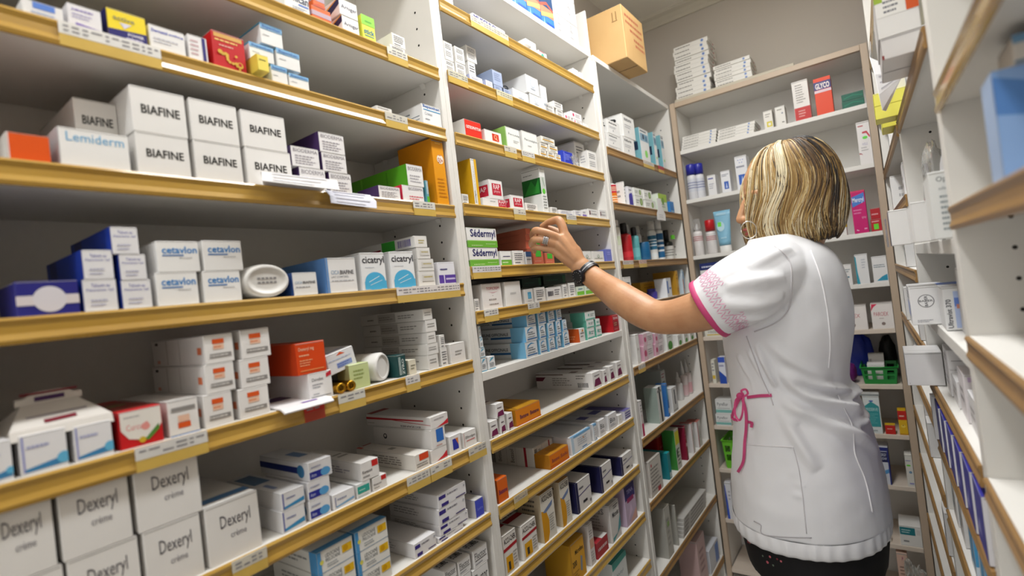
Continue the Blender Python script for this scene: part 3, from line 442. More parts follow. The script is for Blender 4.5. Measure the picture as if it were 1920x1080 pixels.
'ropt': ('E4E5E3', dict(F=[('t','Opt',.1,.82,.27,.92,'5a6264',0),('t','solution',.12,.72,.3,.77,'7a8284',0),('l',.12,.1,.3,.66,7,'9aa2a4')])),
'bayer': ('EBEAEA', dict(F=[('c',.3,.62,.17,'3a3a3e'),('c',.3,.62,.155,'EBEAEA'),('t','BAYER',.17,.6,.43,.65,'3a3a3e',1),('v','BAYER',.27,.48,.33,.76,'3a3a3e',1),('t','ult',.68,.68,.88,.76,'3a3a44',1),('t','solu',.68,.52,.9,.58,'5a5a64',0),('l',.1,.06,.4,.14,2,'9a9aa0'),('r',.6,.02,.605,.98,'c4c4c8')],T=[('r',.55,.0,1,.6,'6a8ad8')],L=[('r',.1,.2,.9,.6,'b8c4e8'),('l',.1,.65,.8,.9,3,'8a8a94')])),
'ultra': ('E9E9E9', dict(F=[('v','Ultravist 370',.12,.05,.42,.72,'3a3a44',1),('r',.58,.05,1,.9,'B8C8EC'),('r',.6,.55,.95,.75,'6a8ad8'),('r',.7,.5,.9,.6,'d8907a')])),
'ultratall': ('D2D0CE', dict(F=[('l',.4,.6,.9,.95,3,'4a4a4c'),('l',.1,.5,.3,.8,2,'a8a8a8')])),
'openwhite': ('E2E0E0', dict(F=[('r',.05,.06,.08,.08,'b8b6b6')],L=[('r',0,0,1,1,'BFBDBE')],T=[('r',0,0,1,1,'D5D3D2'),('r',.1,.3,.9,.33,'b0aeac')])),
'rnavy': ('E4E2E6', dict(F=[('r',.25,0,1,1,'33309A'),('c',.6,.6,.25,'5a58b8')],L=[('r',0,0,1,1,'2E2C92'),('p',[(.1,.2),(.4,.5),(.5,.2)],'8f8fc8')],T=[('r',0,0,1,1,'3c3aa0')])),
'rsmall': ('E6E4E4', dict(F=[('r',.05,.4,.9,.46,'bab6b6'),('l',.2,.55,.8,.8,1,'a8a4a4')],L=[('l',.2,.3,.8,.7,2,'b0acac')])),
'rexcel': ('E8E2E4', dict(F=[('t','Excipial',.15,.55,.9,.75,'9a8f96',0),('r',.05,.85,.95,.95,'c8b0d0')],L=[('l',.2,.3,.8,.7,2,'b0acac')])),
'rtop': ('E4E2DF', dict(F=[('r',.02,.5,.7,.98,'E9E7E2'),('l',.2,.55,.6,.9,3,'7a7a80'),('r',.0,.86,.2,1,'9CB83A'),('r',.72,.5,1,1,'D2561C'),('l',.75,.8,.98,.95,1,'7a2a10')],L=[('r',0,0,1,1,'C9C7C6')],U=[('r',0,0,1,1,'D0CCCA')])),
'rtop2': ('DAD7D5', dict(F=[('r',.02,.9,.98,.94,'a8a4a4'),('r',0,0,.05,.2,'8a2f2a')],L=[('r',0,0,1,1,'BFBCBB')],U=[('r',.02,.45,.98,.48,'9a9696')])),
'ryellow': ('EBE464', dict(F=[('r',0,.5,1,.52,'b0a838')],L=[('r',0,0,1,1,'EDE76A')],R=[('r',0,0,1,1,'E8E6E2')])),
'rblue': ('D9D2C8', dict(F=[('p',[(0,0),(.45,0),(.3,.5),(.5,1),(0,1)],'8FB2E4'),('r',.32,.12,.5,.4,'6CDC4A'),('p',[(.0,.6),(.3,.5),(.4,.7),(.0,.95)],'5A8ACC')],L=[('r',0,0,1,1,'A8C0E4')])),
'rgreylab': ('D2CCC4', dict(F=[('r',0,.7,1,1,'6f97b8'),('c',.4,.35,.18,'8a6a60'),('r',0,0,1,.1,'5a7a98')],T=[('r',0,0,1,1,'4a5566')])),
'rgen': ('DEDCDA', dict(F=[('l',.2,.3,.8,.7,2,'a8a6a6')],L=[('r',.1,.2,.3,.9,'c8d8e0'),('l',.4,.3,.9,.7,2,'9a9a9a')])),
'rbluew': ('D6E2EC', dict(F=[('r',0,.3,1,.9,'4FA0D0')],L=[('r',.3,.2,.9,.9,'4FA0D0')])),
'bluephoto': ('3F7FD0', dict(F=[('r',0,.2,1,.32,'D88A6A'),('r',0,.32,1,1,'2f4f78'),('p',[(0,.16),(1,.24),(1,.3),(0,.22)],'f0b070'),('r',.4,.03,.95,.12,'2a58b8'),('p',[(.1,.0),(.3,.0),(.2,.18)],'8ab8e8'),('p',[(0,.3),(.5,.36),(1,.3),(1,.33),(.5,.4),(0,.34)],'c05a4a')],L=[('r',0,0,1,1,'3468b4')])),
'tiltblue': ('E8E8EA', dict(F=[('p',[(.35,.82),(.5,.95),(.68,.82)],'DD5A2A'),('r',.3,.2,.85,.45,'8FA0D4'),('l',.32,.22,.83,.43,2,'5a6ab0'),('l',.05,.6,.95,.7,1,'b4c0dc')],T=[('r',.1,.1,.9,.2,'c0c8dc')])),
'whitegrid': ('DAD8D8', dict(F=[('r',.1,.35,.7,.37,'a4a2a4'),('r',.1,.6,.7,.62,'a4a2a4'),('v','HYGIENE',.3,.3,.5,.9,'b8b6b8',0),('r',.04,.04,.96,.05,'bab8ba')],L=[('r',.1,.1,.9,.9,'d0cecf')])),
}
DES = {k: dict(c=v[0], **v[1]) for k, v in DES.items()}

# design, x, y, z of the front lower corner, width, depth, height, side (1 long wall, 0 end rack, 2 side rack), label, group
CARTONS = [
('nican', -0.004, 0.4799, 1.8759, 0.0446, 0.1, 0.0363, 1, 'large white carton with navy capitals, first along bottom row, near bay top shelf', ''),
('orangebox', -0.004, 0.5284, 1.8759, 0.0373, 0.1, 0.0244, 1, 'orange carton with grey band, second along bottom row, near bay top shelf', 'orange carton with grey band set, near bay top shelf'),
('orangebox', -0.004, 0.5331, 1.9005, 0.0227, 0.1, 0.0288, 1, 'orange carton with grey band, first along second row, near bay top shelf', 'orange carton with grey band set, near bay top shelf'),
('arniger', -0.004, 0.5887, 1.8759, 0.0362, 0.12, 0.03, 1, 'white carton with dark diagonal stripe, third along bottom row, near bay top shelf', 'white carton with dark diagonal stripe set, near bay top shelf'),
('arniger', -0.004, 0.5861, 1.9061, 0.0389, 0.12, 0.0302, 1, 'white carton with dark diagonal stripe, second along second row, near bay top shelf', 'white carton with dark diagonal stripe set, near bay top shelf'),
('stick', -0.004, 0.6325, 1.8759, 0.0301, 0.03, 0.0484, 1, 'lime and yellow stick carton, fourth along bottom row, near bay top shelf', ''),
('smallprint', -0.004, 0.6966, 1.8759, 0.0385, 0.1, 0.0132, 1, 'small white carton with fine print, fifth along bottom row, near bay top shelf', 'small white carton with fine print set, near bay top shelf'),
('smallprint', -0.004, 0.7044, 1.8893, 0.0334, 0.1, 0.0255, 1, 'small white carton with fine print, third along second row, near bay top shelf', 'small white carton with fine print set, near bay top shelf'),
('bluepatch', -0.004, 0.1613, 1.7454, 0.0345, 0.1, 0.0182, 1, 'white carton with pale blue patch, first along bottom row, near bay second shelf', ''),
('violetlines', -0.004, 0.2006, 1.7454, 0.0315, 0.1, 0.0291, 1, 'white carton with violet lines, second along bottom row, near bay second shelf', ''),
('yellownavy', -0.004, 0.238, 1.7454, 0.0407, 0.12, 0.0381, 1, 'yellow and navy carton, third along bottom row, near bay second shelf', ''),
('bluetop', -0.004, 0.2822, 1.7454, 0.0414, 0.1, 0.0339, 1, 'white carton with blue heading, fourth along bottom row, near bay second shelf', ''),
('violetside', -0.004, 0.328, 1.7454, 0.024, 0.1, 0.0367, 1, 'white carton with navy end stripe, fifth along bottom row, near bay second shelf', ''),
('dragon', -0.004, 0.3597, 1.7454, 0.0457, 0.09, 0.0537, 1, 'red carton with golden serpent, sixth along bottom row, near bay second shelf', ''),
('bepan', -0.004, 0.4436, 1.7454, 0.0264, 0.1, 0.0288, 1, 'white carton with blue heading band, eighth along bottom row, near bay second shelf', 'white carton with blue heading band set, near bay second shelf'),
('bepan', -0.004, 0.4727, 1.7454, 0.0344, 0.1, 0.0238, 1, 'white carton with blue heading band, ninth along bottom row, near bay second shelf', 'white carton with blue heading band set, near bay second shelf'),
('bepan', -0.004, 0.4129, 1.7744, 0.0378, 0.1, 0.0251, 1, 'white carton with blue heading band, first along second row, near bay second shelf', 'white carton with blue heading band set, near bay second shelf'),
('bepan', -0.004, 0.4556, 1.7744, 0.0391, 0.1, 0.0293, 1, 'white carton with blue heading band, second along second row, near bay second shelf', 'white carton with blue heading band set, near bay second shelf'),
('bepan', -0.004, 0.4331, 1.8039, 0.0355, 0.1, 0.0318, 1, 'white carton with blue heading band, first along third row, near bay second shelf', 'white carton with blue heading band set, near bay second shelf'),
('yellowsmall', 0.012, 0.4138, 1.7514, 0.0173, 0.03, 0.024, 1, 'small yellow carton on shelf edge, seventh along bottom row, near bay second shelf', ''),
('greysmall', -0.004, 0.644, 1.7454, 0.0378, 0.05, 0.0116, 1, 'low pale grey carton, tenth along bottom row, near bay second shelf', ''),
('bepan2', -0.004, 0.7644, 1.7454, 0.0556, 0.18, 0.0439, 1, 'long white carton with blue heading, eleventh along bottom row, near bay second shelf', ''),
('orangeplain', -0.004, 0.1376, 1.582, 0.0341, 0.1, 0.03, 1, 'plain orange carton with white end, first along bottom row, near bay third shelf', ''),
('lemi', -0.004, 0.18, 1.582, 0.0658, 0.12, 0.044, 1, 'white carton with pale blue lettering, second along bottom row, near bay third shelf', ''),
('biafine', -0.05, 0.2086, 1.6263, 0.0439, 0.15, 0.0548, 1, 'white carton with bold black capitals, first along second row, near bay third shelf', 'white carton with bold black capitals set, near bay third shelf'),
('biafine', -0.004, 0.2541, 1.582, 0.0596, 0.16, 0.0528, 1, 'white carton with bold black capitals, third along bottom row, near bay third shelf', 'white carton with bold black capitals set, near bay third shelf'),
('biafine', -0.004, 0.3205, 1.582, 0.0619, 0.16, 0.054, 1, 'white carton with bold black capitals, fourth along bottom row, near bay third shelf', 'white carton with bold black capitals set, near bay third shelf'),
('biafine', -0.004, 0.3895, 1.582, 0.0697, 0.16, 0.0561, 1, 'white carton with bold black capitals, fifth along bottom row, near bay third shelf', 'white carton with bold black capitals set, near bay third shelf'),
('biafine', -0.004, 0.253, 1.635, 0.0616, 0.16, 0.0577, 1, 'white carton with bold black capitals, second along second row, near bay third shelf', 'white carton with bold black capitals set, near bay third shelf'),
('biafine', -0.004, 0.3203, 1.6362, 0.0623, 0.16, 0.0566, 1, 'white carton with bold black capitals, third along second row, near bay third shelf', 'white carton with bold black capitals set, near bay third shelf'),
('biafine', -0.004, 0.3886, 1.6383, 0.0671, 0.16, 0.0541, 1, 'white carton with bold black capitals, fourth along second row, near bay third shelf', 'white carton with bold black capitals set, near bay third shelf'),
('bioderma', -0.004, 0.4718, 1.582, 0.0467, 0.14, 0.0376, 1, 'white carton with purple side, sixth along bottom row, near bay third shelf', 'white carton with purple side set, near bay third shelf'),
('bioderma', -0.004, 0.5254, 1.582, 0.0436, 0.14, 0.0358, 1, 'white carton with purple side, seventh along bottom row, near bay third shelf', 'white carton with purple side set, near bay third shelf'),
('bioderma', -0.004, 0.4613, 1.6198, 0.0491, 0.14, 0.0319, 1, 'white carton with purple side, fifth along second row, near bay third shelf', 'white carton with purple side set, near bay third shelf'),
('bioderma', -0.004, 0.5155, 1.6181, 0.0474, 0.14, 0.0322, 1, 'white carton with purple side, sixth along second row, near bay third shelf', 'white carton with purple side set, near bay third shelf'),
('bioderma', -0.004, 0.5139, 1.6504, 0.0491, 0.17, 0.0331, 1, 'white carton with purple side, first along third row, near bay third shelf', 'white carton with purple side set, near bay third shelf'),
('bioderma', -0.004, 0.6272, 1.582, 0.0514, 0.06, 0.0241, 1, 'white carton with purple side, eighth along bottom row, near bay third shelf', 'white carton with purple side set, near bay third shelf'),
('biopink', -0.004, 0.6845, 1.582, 0.0563, 0.06, 0.0311, 1, 'small white carton with pink side, ninth along bottom row, near bay third shelf', ''),
('biogreen', -0.004, 0.7019, 1.6134, 0.043, 0.2, 0.0422, 1, 'long carton with bright green side, seventh along second row, near bay third shelf', ''),
('tealthin', -0.004, 0.7492, 1.582, 0.0066, 0.1, 0.0466, 1, 'narrow teal carton, tenth along bottom row, near bay third shelf', ''),
('orange50', -0.004, 0.779, 1.582, 0.0348, 0.1, 0.1374, 1, 'tall orange sunscreen carton, eleventh along bottom row, near bay third shelf', ''),
('navywhite', -0.004, 0.1315, 1.4169, 0.0516, 0.08, 0.0365, 1, 'navy carton with white band, first along bottom row, near bay fourth shelf', ''),
('boreal', -0.004, 0.1869, 1.4169, 0.0315, 0.12, 0.0362, 1, 'white carton with royal blue side, second along bottom row, near bay fourth shelf', 'white carton with royal blue side set, near bay fourth shelf'),
('boreal', -0.004, 0.2231, 1.4169, 0.0301, 0.12, 0.0338, 1, 'white carton with royal blue side, third along bottom row, near bay fourth shelf', 'white carton with royal blue side set, near bay fourth shelf'),
('boreal', -0.004, 0.1893, 1.4533, 0.0283, 0.14, 0.0335, 1, 'white carton with royal blue side, first along second row, near bay fourth shelf', 'white carton with royal blue side set, near bay fourth shelf'),
('boreal', -0.004, 0.2237, 1.4509, 0.0269, 0.14, 0.0308, 1, 'white carton with royal blue side, second along second row, near bay fourth shelf', 'white carton with royal blue side set, near bay fourth shelf'),
('boreal', -0.004, 0.2182, 1.4819, 0.0271, 0.15, 0.0324, 1, 'white carton with royal blue side, first along third row, near bay fourth shelf', 'white carton with royal blue side set, near bay fourth shelf'),
('ceta', -0.004, 0.2594, 1.4169, 0.047, 0.1, 0.0414, 1, 'white carton with light blue lettering, fourth along bottom row, near bay fourth shelf', 'white carton with light blue lettering set, near bay fourth shelf'),
('ceta', -0.004, 0.3135, 1.4169, 0.0483, 0.1, 0.0416, 1, 'white carton with light blue lettering, fifth along bottom row, near bay fourth shelf', 'white carton with light blue lettering set, near bay fourth shelf'),
('ceta', -0.004, 0.2632, 1.4585, 0.0488, 0.1, 0.0396, 1, 'white carton with light blue lettering, third along second row, near bay fourth shelf', 'white carton with light blue lettering set, near bay fourth shelf'),
('ceta', -0.004, 0.3171, 1.4587, 0.051, 0.1, 0.041, 1, 'white carton with light blue lettering, fourth along second row, near bay fourth shelf', 'white carton with light blue lettering set, near bay fourth shelf'),
('cicasmall', -0.004, 0.4398, 1.4169, 0.0412, 0.07, 0.035, 1, 'low white carton with blue side, sixth along bottom row, near bay fourth shelf', ''),
('cicabig', -0.004, 0.4998, 1.4169, 0.0576, 0.15, 0.0571, 1, 'large white carton with pale blue side, seventh along bottom row, near bay fourth shelf', ''),
('cicatryl', -0.004, 0.5688, 1.4169, 0.0527, 0.12, 0.0655, 1, 'white carton with light blue dome, eighth along bottom row, near bay fourth shelf', 'white carton with light blue dome set, near bay fourth shelf'),
('cicatryl', -0.004, 0.6341, 1.4169, 0.0584, 0.12, 0.0673, 1, 'white carton with light blue dome, ninth along bottom row, near bay fourth shelf', 'white carton with light blue dome set, near bay fourth shelf'),
('graytab', -0.004, 0.7012, 1.4169, 0.0441, 0.12, 0.0288, 1, 'flat grey-white carton with beige text, tenth along bottom row, near bay fourth shelf', 'flat grey-white carton with beige text set, near bay fourth shelf'),
('graytab', -0.004, 0.7035, 1.4459, 0.0426, 0.12, 0.0236, 1, 'flat grey-white carton with beige text, fifth along second row, near bay fourth shelf', 'flat grey-white carton with beige text set, near bay fourth shelf'),
('graytab', -0.004, 0.7043, 1.4697, 0.0352, 0.13, 0.0227, 1, 'flat grey-white carton with beige text, second along third row, near bay fourth shelf', 'flat grey-white carton with beige text set, near bay fourth shelf'),
('graytabg', -0.004, 0.7009, 1.4926, 0.0335, 0.2, 0.0226, 1, 'long flat carton with green sticker, first along fourth row, near bay fourth shelf', ''),
('purplewhite', -0.004, 0.7568, 1.4169, 0.0493, 0.04, 0.0454, 1, 'white and purple carton, eleventh along bottom row, near bay fourth shelf', ''),
('blueband', -0.004, 0.0943, 1.2549, 0.0222, 0.1, 0.0405, 1, 'white carton with blue sweep, first along bottom row, near bay fifth shelf', 'white carton with blue sweep set, near bay fifth shelf'),
('blueband', -0.004, 0.1221, 1.2549, 0.0373, 0.1, 0.0406, 1, 'white carton with blue sweep, second along bottom row, near bay fifth shelf', 'white carton with blue sweep set, near bay fifth shelf'),
('blueband', -0.004, 0.1655, 1.2549, 0.034, 0.1, 0.0382, 1, 'white carton with blue sweep, third along bottom row, near bay fifth shelf', 'white carton with blue sweep set, near bay fifth shelf'),
('curcu', -0.004, 0.2058, 1.2549, 0.0439, 0.16, 0.0435, 1, 'red and white carton with fruit, fourth along bottom row, near bay fifth shelf', ''),
('inexinv', -0.004, 0.2567, 1.2549, 0.0338, 0.17, 0.0435, 1, 'white carton with upside-down orange mark, fifth along bottom row, near bay fifth shelf', ''),
('inex', -0.004, 0.2975, 1.2549, 0.0356, 0.17, 0.042, 1, 'white carton with orange mark, sixth along bottom row, near bay fifth shelf', 'white carton with orange mark set, near bay fifth shelf'),
('inex', -0.004, 0.342, 1.2549, 0.0416, 0.15, 0.0398, 1, 'white carton with orange mark, seventh along bottom row, near bay fifth shelf', 'white carton with orange mark set, near bay fifth shelf'),
('inex', -0.004, 0.3028, 1.2971, 0.0371, 0.17, 0.0382, 1, 'white carton with orange mark, first along second row, near bay fifth shelf', 'white carton with orange mark set, near bay fifth shelf'),
('inex', -0.004, 0.3485, 1.2949, 0.04, 0.15, 0.0395, 1, 'white carton with orange mark, second along second row, near bay fifth shelf', 'white carton with orange mark set, near bay fifth shelf'),
('inex', -0.004, 0.3054, 1.3356, 0.0367, 0.17, 0.0378, 1, 'white carton with orange mark, first along third row, near bay fifth shelf', 'white carton with orange mark set, near bay fifth shelf'),
('inex', -0.004, 0.353, 1.3346, 0.0411, 0.15, 0.0404, 1, 'white carton with orange mark, second along third row, near bay fifth shelf', 'white carton with orange mark set, near bay fifth shelf'),
('daivo', -0.004, 0.4472, 1.2549, 0.0405, 0.15, 0.0411, 1, 'white carton with red corner flag, eighth along bottom row, near bay fifth shelf', ''),
('redorange', -0.004, 0.4311, 1.2962, 0.0499, 0.16, 0.048, 1, 'bright red-orange carton, third along second row, near bay fifth shelf', ''),
('palegreen', -0.004, 0.5206, 1.2549, 0.0404, 0.032, 0.0408, 1, 'pale green carton, ninth along bottom row, near bay fifth shelf', ''),
('darkgreen', -0.004, 0.6235, 1.2549, 0.0209, 0.05, 0.0404, 1, 'dark green carton, tenth along bottom row, near bay fifth shelf', ''),
('beige', -0.004, 0.651, 1.2549, 0.0177, 0.05, 0.0269, 1, 'tiny beige carton, eleventh along bottom row, near bay fifth shelf', ''),
('graystack', -0.004, 0.7006, 1.2549, 0.0274, 0.19, 0.0276, 1, 'flat grey-white carton, twelfth along bottom row, near bay fifth shelf', 'flat grey-white carton set, near bay fifth shelf'),
('graystack', -0.004, 0.7013, 1.2827, 0.0305, 0.19, 0.0214, 1, 'flat grey-white carton, fourth along second row, near bay fifth shelf', 'flat grey-white carton set, near bay fifth shelf'),
('graystack', -0.004, 0.7049, 1.3043, 0.0237, 0.19, 0.022, 1, 'flat grey-white carton, third along third row, near bay fifth shelf', 'flat grey-white carton set, near bay fifth shelf'),
('graystack', -0.004, 0.7044, 1.3265, 0.0296, 0.19, 0.0237, 1, 'flat grey-white carton, first along fourth row, near bay fifth shelf', 'flat grey-white carton set, near bay fifth shelf'),
('graystack', -0.004, 0.7008, 1.3504, 0.025, 0.19, 0.0219, 1, 'flat grey-white carton, first along fifth row, near bay fifth shelf', 'flat grey-white carton set, near bay fifth shelf'),
('smallprint', -0.004, 0.7373, 1.2549, 0.0176, 0.07, 0.0353, 1, 'small white carton with fine print, thirteenth along bottom row, near bay fifth shelf', 'small white carton with fine print set, near bay fifth shelf'),
('smallprint', -0.004, 0.7387, 1.2904, 0.0133, 0.07, 0.0262, 1, 'small white carton with fine print, fifth along second row, near bay fifth shelf', 'small white carton with fine print set, near bay fifth shelf'),
('greytext', -0.004, 0.7645, 1.2549, 0.0448, 0.07, 0.0398, 1, 'white carton with grey text, fourteenth along bottom row, near bay fifth shelf', ''),
('dexeryl', -0.004, 0.0895, 1.0803, 0.0559, 0.19, 0.075, 1, 'large white cream carton, grey lettering, first along bottom row, near bay sixth shelf', 'large white cream carton, grey lettering set, near bay sixth shelf'),
('dexeryl', -0.004, 0.1491, 1.0803, 0.0629, 0.19, 0.075, 1, 'large white cream carton, grey lettering, second along bottom row, near bay sixth shelf', 'large white cream carton, grey lettering set, near bay sixth shelf'),
('dexeryl', -0.004, 0.2174, 1.0803, 0.0609, 0.19, 0.075, 1, 'large white cream carton, grey lettering, third along bottom row, near bay sixth shelf', 'large white cream carton, grey lettering set, near bay sixth shelf'),
('dexeryl', -0.004, 0.2846, 1.0803, 0.0676, 0.19, 0.075, 1, 'large white cream carton, grey lettering, fourth along bottom row, near bay sixth shelf', 'large white cream carton, grey lettering set, near bay sixth shelf'),
('dexeryl', -0.004, 0.0908, 1.1555, 0.0512, 0.19, 0.077, 1, 'large white cream carton, grey lettering, first along second row, near bay sixth shelf', 'large white cream carton, grey lettering set, near bay sixth shelf'),
('dexeryl', -0.004, 0.147, 1.1555, 0.0618, 0.19, 0.077, 1, 'large white cream carton, grey lettering, second along second row, near bay sixth shelf', 'large white cream carton, grey lettering set, near bay sixth shelf'),
('dexeryl', -0.004, 0.2146, 1.1555, 0.0686, 0.19, 0.077, 1, 'large white cream carton, grey lettering, third along second row, near bay sixth shelf', 'large white cream carton, grey lettering set, near bay sixth shelf'),
('bluelow', -0.004, 0.3823, 1.0803, 0.036, 0.15, 0.0308, 1, 'white carton with low blue sweep, fifth along bottom row, near bay sixth shelf', 'white carton with low blue sweep set, near bay sixth shelf'),
('bluelow', -0.004, 0.3845, 1.1113, 0.0361, 0.16, 0.0255, 1, 'white carton with low blue sweep, fourth along second row, near bay sixth shelf', 'white carton with low blue sweep set, near bay sixth shelf'),
('navypill', -0.004, 0.4256, 1.0803, 0.0353, 0.12, 0.0288, 1, 'white carton with navy pill band, sixth along bottom row, near bay sixth shelf', 'white carton with navy pill band set, near bay sixth shelf'),
('navypill', -0.004, 0.4264, 1.1093, 0.0374, 0.12, 0.0273, 1, 'white carton with navy pill band, fifth along second row, near bay sixth shelf', 'white carton with navy pill band set, near bay sixth shelf'),
('navypill', -0.004, 0.4308, 1.1368, 0.0394, 0.14, 0.0278, 1, 'white carton with navy pill band, first along third row, near bay sixth shelf', 'white carton with navy pill band set, near bay sixth shelf'),
('whiteblue', -0.004, 0.4651, 1.0803, 0.0405, 0.12, 0.023, 1, 'flat white carton with blue frame, seventh along bottom row, near bay sixth shelf', ''),
('teallab', -0.004, 0.51, 1.0803, 0.0274, 0.13, 0.023, 1, 'flat white carton with teal panel, eighth along bottom row, near bay sixth shelf', ''),
('redcorner', -0.004, 0.5421, 1.0803, 0.0296, 0.14, 0.0218, 1, 'long white carton with red corner, ninth along bottom row, near bay sixth shelf', 'long white carton with red corner set, near bay sixth shelf'),
('redcorner', -0.004, 0.5226, 1.1035, 0.0358, 0.17, 0.0302, 1, 'long white carton with red corner, sixth along second row, near bay sixth shelf', 'long white carton with red corner set, near bay sixth shelf'),
('redcorner2', -0.004, 0.6387, 1.0803, 0.0357, 0.17, 0.0289, 1, 'long cream carton with orange-red corner, tenth along bottom row, near bay sixth shelf', ''),
('redswoosh', -0.004, 0.6803, 1.0803, 0.0428, 0.17, 0.0245, 1, 'white carton with red swoosh, eleventh along bottom row, near bay sixth shelf', ''),
('bluepatch2', -0.004, 0.685, 1.105, 0.0384, 0.17, 0.0369, 1, 'long white carton with blue patch, seventh along second row, near bay sixth shelf', ''),
('redswoosh2', -0.004, 0.6874, 1.1421, 0.0482, 0.19, 0.0235, 1, 'long carton with red ribbon stripe, second along third row, near bay sixth shelf', ''),
('bluesq', -0.004, 0.7324, 1.0803, 0.0322, 0.05, 0.0354, 1, 'small carton with blue square, twelfth along bottom row, near bay sixth shelf', ''),
('effer', -0.004, 0.7731, 1.0803, 0.0397, 0.1, 0.0321, 1, 'white carton with pink underline, thirteenth along bottom row, near bay sixth shelf', ''),
('lido', -0.004, 0.428, 0.9327, 0.0635, 0.13, 0.0325, 1, 'white carton, blue edge, yellow badge, first along bottom row, near bay seventh shelf', 'white carton, blue edge, yellow badge set, near bay seventh shelf'),
('lido', -0.004, 0.496, 0.9327, 0.065, 0.13, 0.0325, 1, 'white carton, blue edge, yellow badge, second along bottom row, near bay seventh shelf', 'white carton, blue edge, yellow badge set, near bay seventh shelf'),
('lido', -0.004, 0.428, 0.9655, 0.0635, 0.13, 0.0325, 1, 'white carton, blue edge, yellow badge, first along second row, near bay seventh shelf', 'white carton, blue edge, yellow badge set, near bay seventh shelf'),
('lido', -0.004, 0.496, 0.9655, 0.065, 0.13, 0.0325, 1, 'white carton, blue edge, yellow badge, second along second row, near bay seventh shelf', 'white carton, blue edge, yellow badge set, near bay seventh shelf'),
('lido', -0.004, 0.428, 0.9983, 0.0635, 0.13, 0.0325, 1, 'white carton, blue edge, yellow badge, first along third row, near bay seventh shelf', 'white carton, blue edge, yellow badge set, near bay seventh shelf'),
('lido', -0.004, 0.496, 0.9983, 0.065, 0.13, 0.0325, 1, 'white carton, blue edge, yellow badge, second along third row, near bay seventh shelf', 'white carton, blue edge, yellow badge set, near bay seventh shelf'),
('kar', -0.004, 0.6138, 0.9327, 0.0541, 0.13, 0.0258, 1, 'long white carton with violet tab, third along bottom row, near bay seventh shelf', 'long white carton with violet tab set, near bay seventh shelf'),
('kar', -0.004, 0.6736, 0.9327, 0.07, 0.13, 0.01, 1, 'long white carton with violet tab, fourth along bottom row, near bay seventh shelf', 'long white carton with violet tab set, near bay seventh shelf'),
('kar', -0.004, 0.6798, 0.9429, 0.0811, 0.14, 0.0201, 1, 'long white carton with violet tab, third along second row, near bay seventh shelf', 'long white carton with violet tab set, near bay seventh shelf'),
('kar', -0.004, 0.6805, 0.9632, 0.0767, 0.14, 0.0297, 1, 'long white carton with violet tab, third along third row, near bay seventh shelf', 'long white carton with violet tab set, near bay seventh shelf'),
('kar', -0.004, 0.6834, 0.9931, 0.0799, 0.14, 0.0259, 1, 'long white carton with violet tab, first along fourth row, near bay seventh shelf', 'long white carton with violet tab set, near bay seventh shelf'),
('violetbox', -0.004, 0.7842, 0.9327, 0.026, 0.06, 0.0364, 1, 'violet-blue carton with pale side, fifth along bottom row, near bay seventh shelf', ''),
('flector', -0.004, 0.669, 0.786, 0.0397, 0.1, 0.0693, 1, 'white carton with underlined black lettering, first along bottom row, near bay eighth shelf', 'white carton with underlined black lettering set, near bay eighth shelf'),
('flector', -0.004, 0.7108, 0.786, 0.0389, 0.1, 0.0617, 1, 'white carton with underlined black lettering, second along bottom row, near bay eighth shelf', 'white carton with underlined black lettering set, near bay eighth shelf'),
('flector', -0.004, 0.754, 0.786, 0.0482, 0.1, 0.0542, 1, 'white carton with underlined black lettering, third along bottom row, near bay eighth shelf', 'white carton with underlined black lettering set, near bay eighth shelf'),
('flector', -0.004, 0.6773, 0.8555, 0.0339, 0.1, 0.0234, 1, 'white carton with underlined black lettering, first along second row, near bay eighth shelf', 'white carton with underlined black lettering set, near bay eighth shelf'),
('flector', -0.004, 0.7159, 0.8479, 0.0361, 0.1, 0.0292, 1, 'white carton with underlined black lettering, second along second row, near bay eighth shelf', 'white carton with underlined black lettering set, near bay eighth shelf'),
('flector', -0.004, 0.7606, 0.8404, 0.0447, 0.1, 0.0361, 1, 'white carton with underlined black lettering, third along second row, near bay eighth shelf', 'white carton with underlined black lettering set, near bay eighth shelf'),
('whiteprint', -0.004, 0.868, 2.0397, 0.0377, 0.1, 0.0335, 1, 'white carton with dark print lines, first along bottom row, middle bay top shelf', ''),
('navyflat', -0.004, 0.9731, 2.0397, 0.1287, 0.1, 0.016, 1, 'flat carton with navy capitals, second along bottom row, middle bay top shelf', ''),
('plainwhite', -0.004, 1.2258, 2.0397, 0.0301, 0.05, 0.0149, 1, 'plain white carton, third along bottom row, middle bay top shelf', 'plain white carton set, middle bay top shelf'),
('plainwhite', -0.004, 1.2005, 2.0548, 0.0516, 0.09, 0.0166, 1, 'plain white carton, first along second row, middle bay top shelf', 'plain white carton set, middle bay top shelf'),
('greenmark', -0.004, 1.2621, 2.0397, 0.0451, 0.04, 0.0191, 1, 'white carton with green triangle, fourth along bottom row, middle bay top shelf', ''),
('plainwhite', -0.004, 1.4649, 2.0397, 0.0342, 0.07, 0.0263, 1, 'plain white carton, fifth along bottom row, middle bay top shelf', 'plain white carton set, middle bay top shelf'),
('plainwhite', -0.004, 1.5071, 2.0397, 0.0237, 0.05, 0.0264, 1, 'plain white carton, sixth along bottom row, middle bay top shelf', 'plain white carton set, middle bay top shelf'),
('whiteprint', -0.004, 0.8538, 1.8813, 0.0295, 0.1, 0.0266, 1, 'white carton with dark print lines, first along bottom row, middle bay second shelf', 'white carton with dark print lines set, middle bay second shelf'),
('whiteprint', -0.004, 0.8892, 1.8813, 0.0328, 0.1, 0.0314, 1, 'white carton with dark print lines, second along bottom row, middle bay second shelf', 'white carton with dark print lines set, middle bay second shelf'),
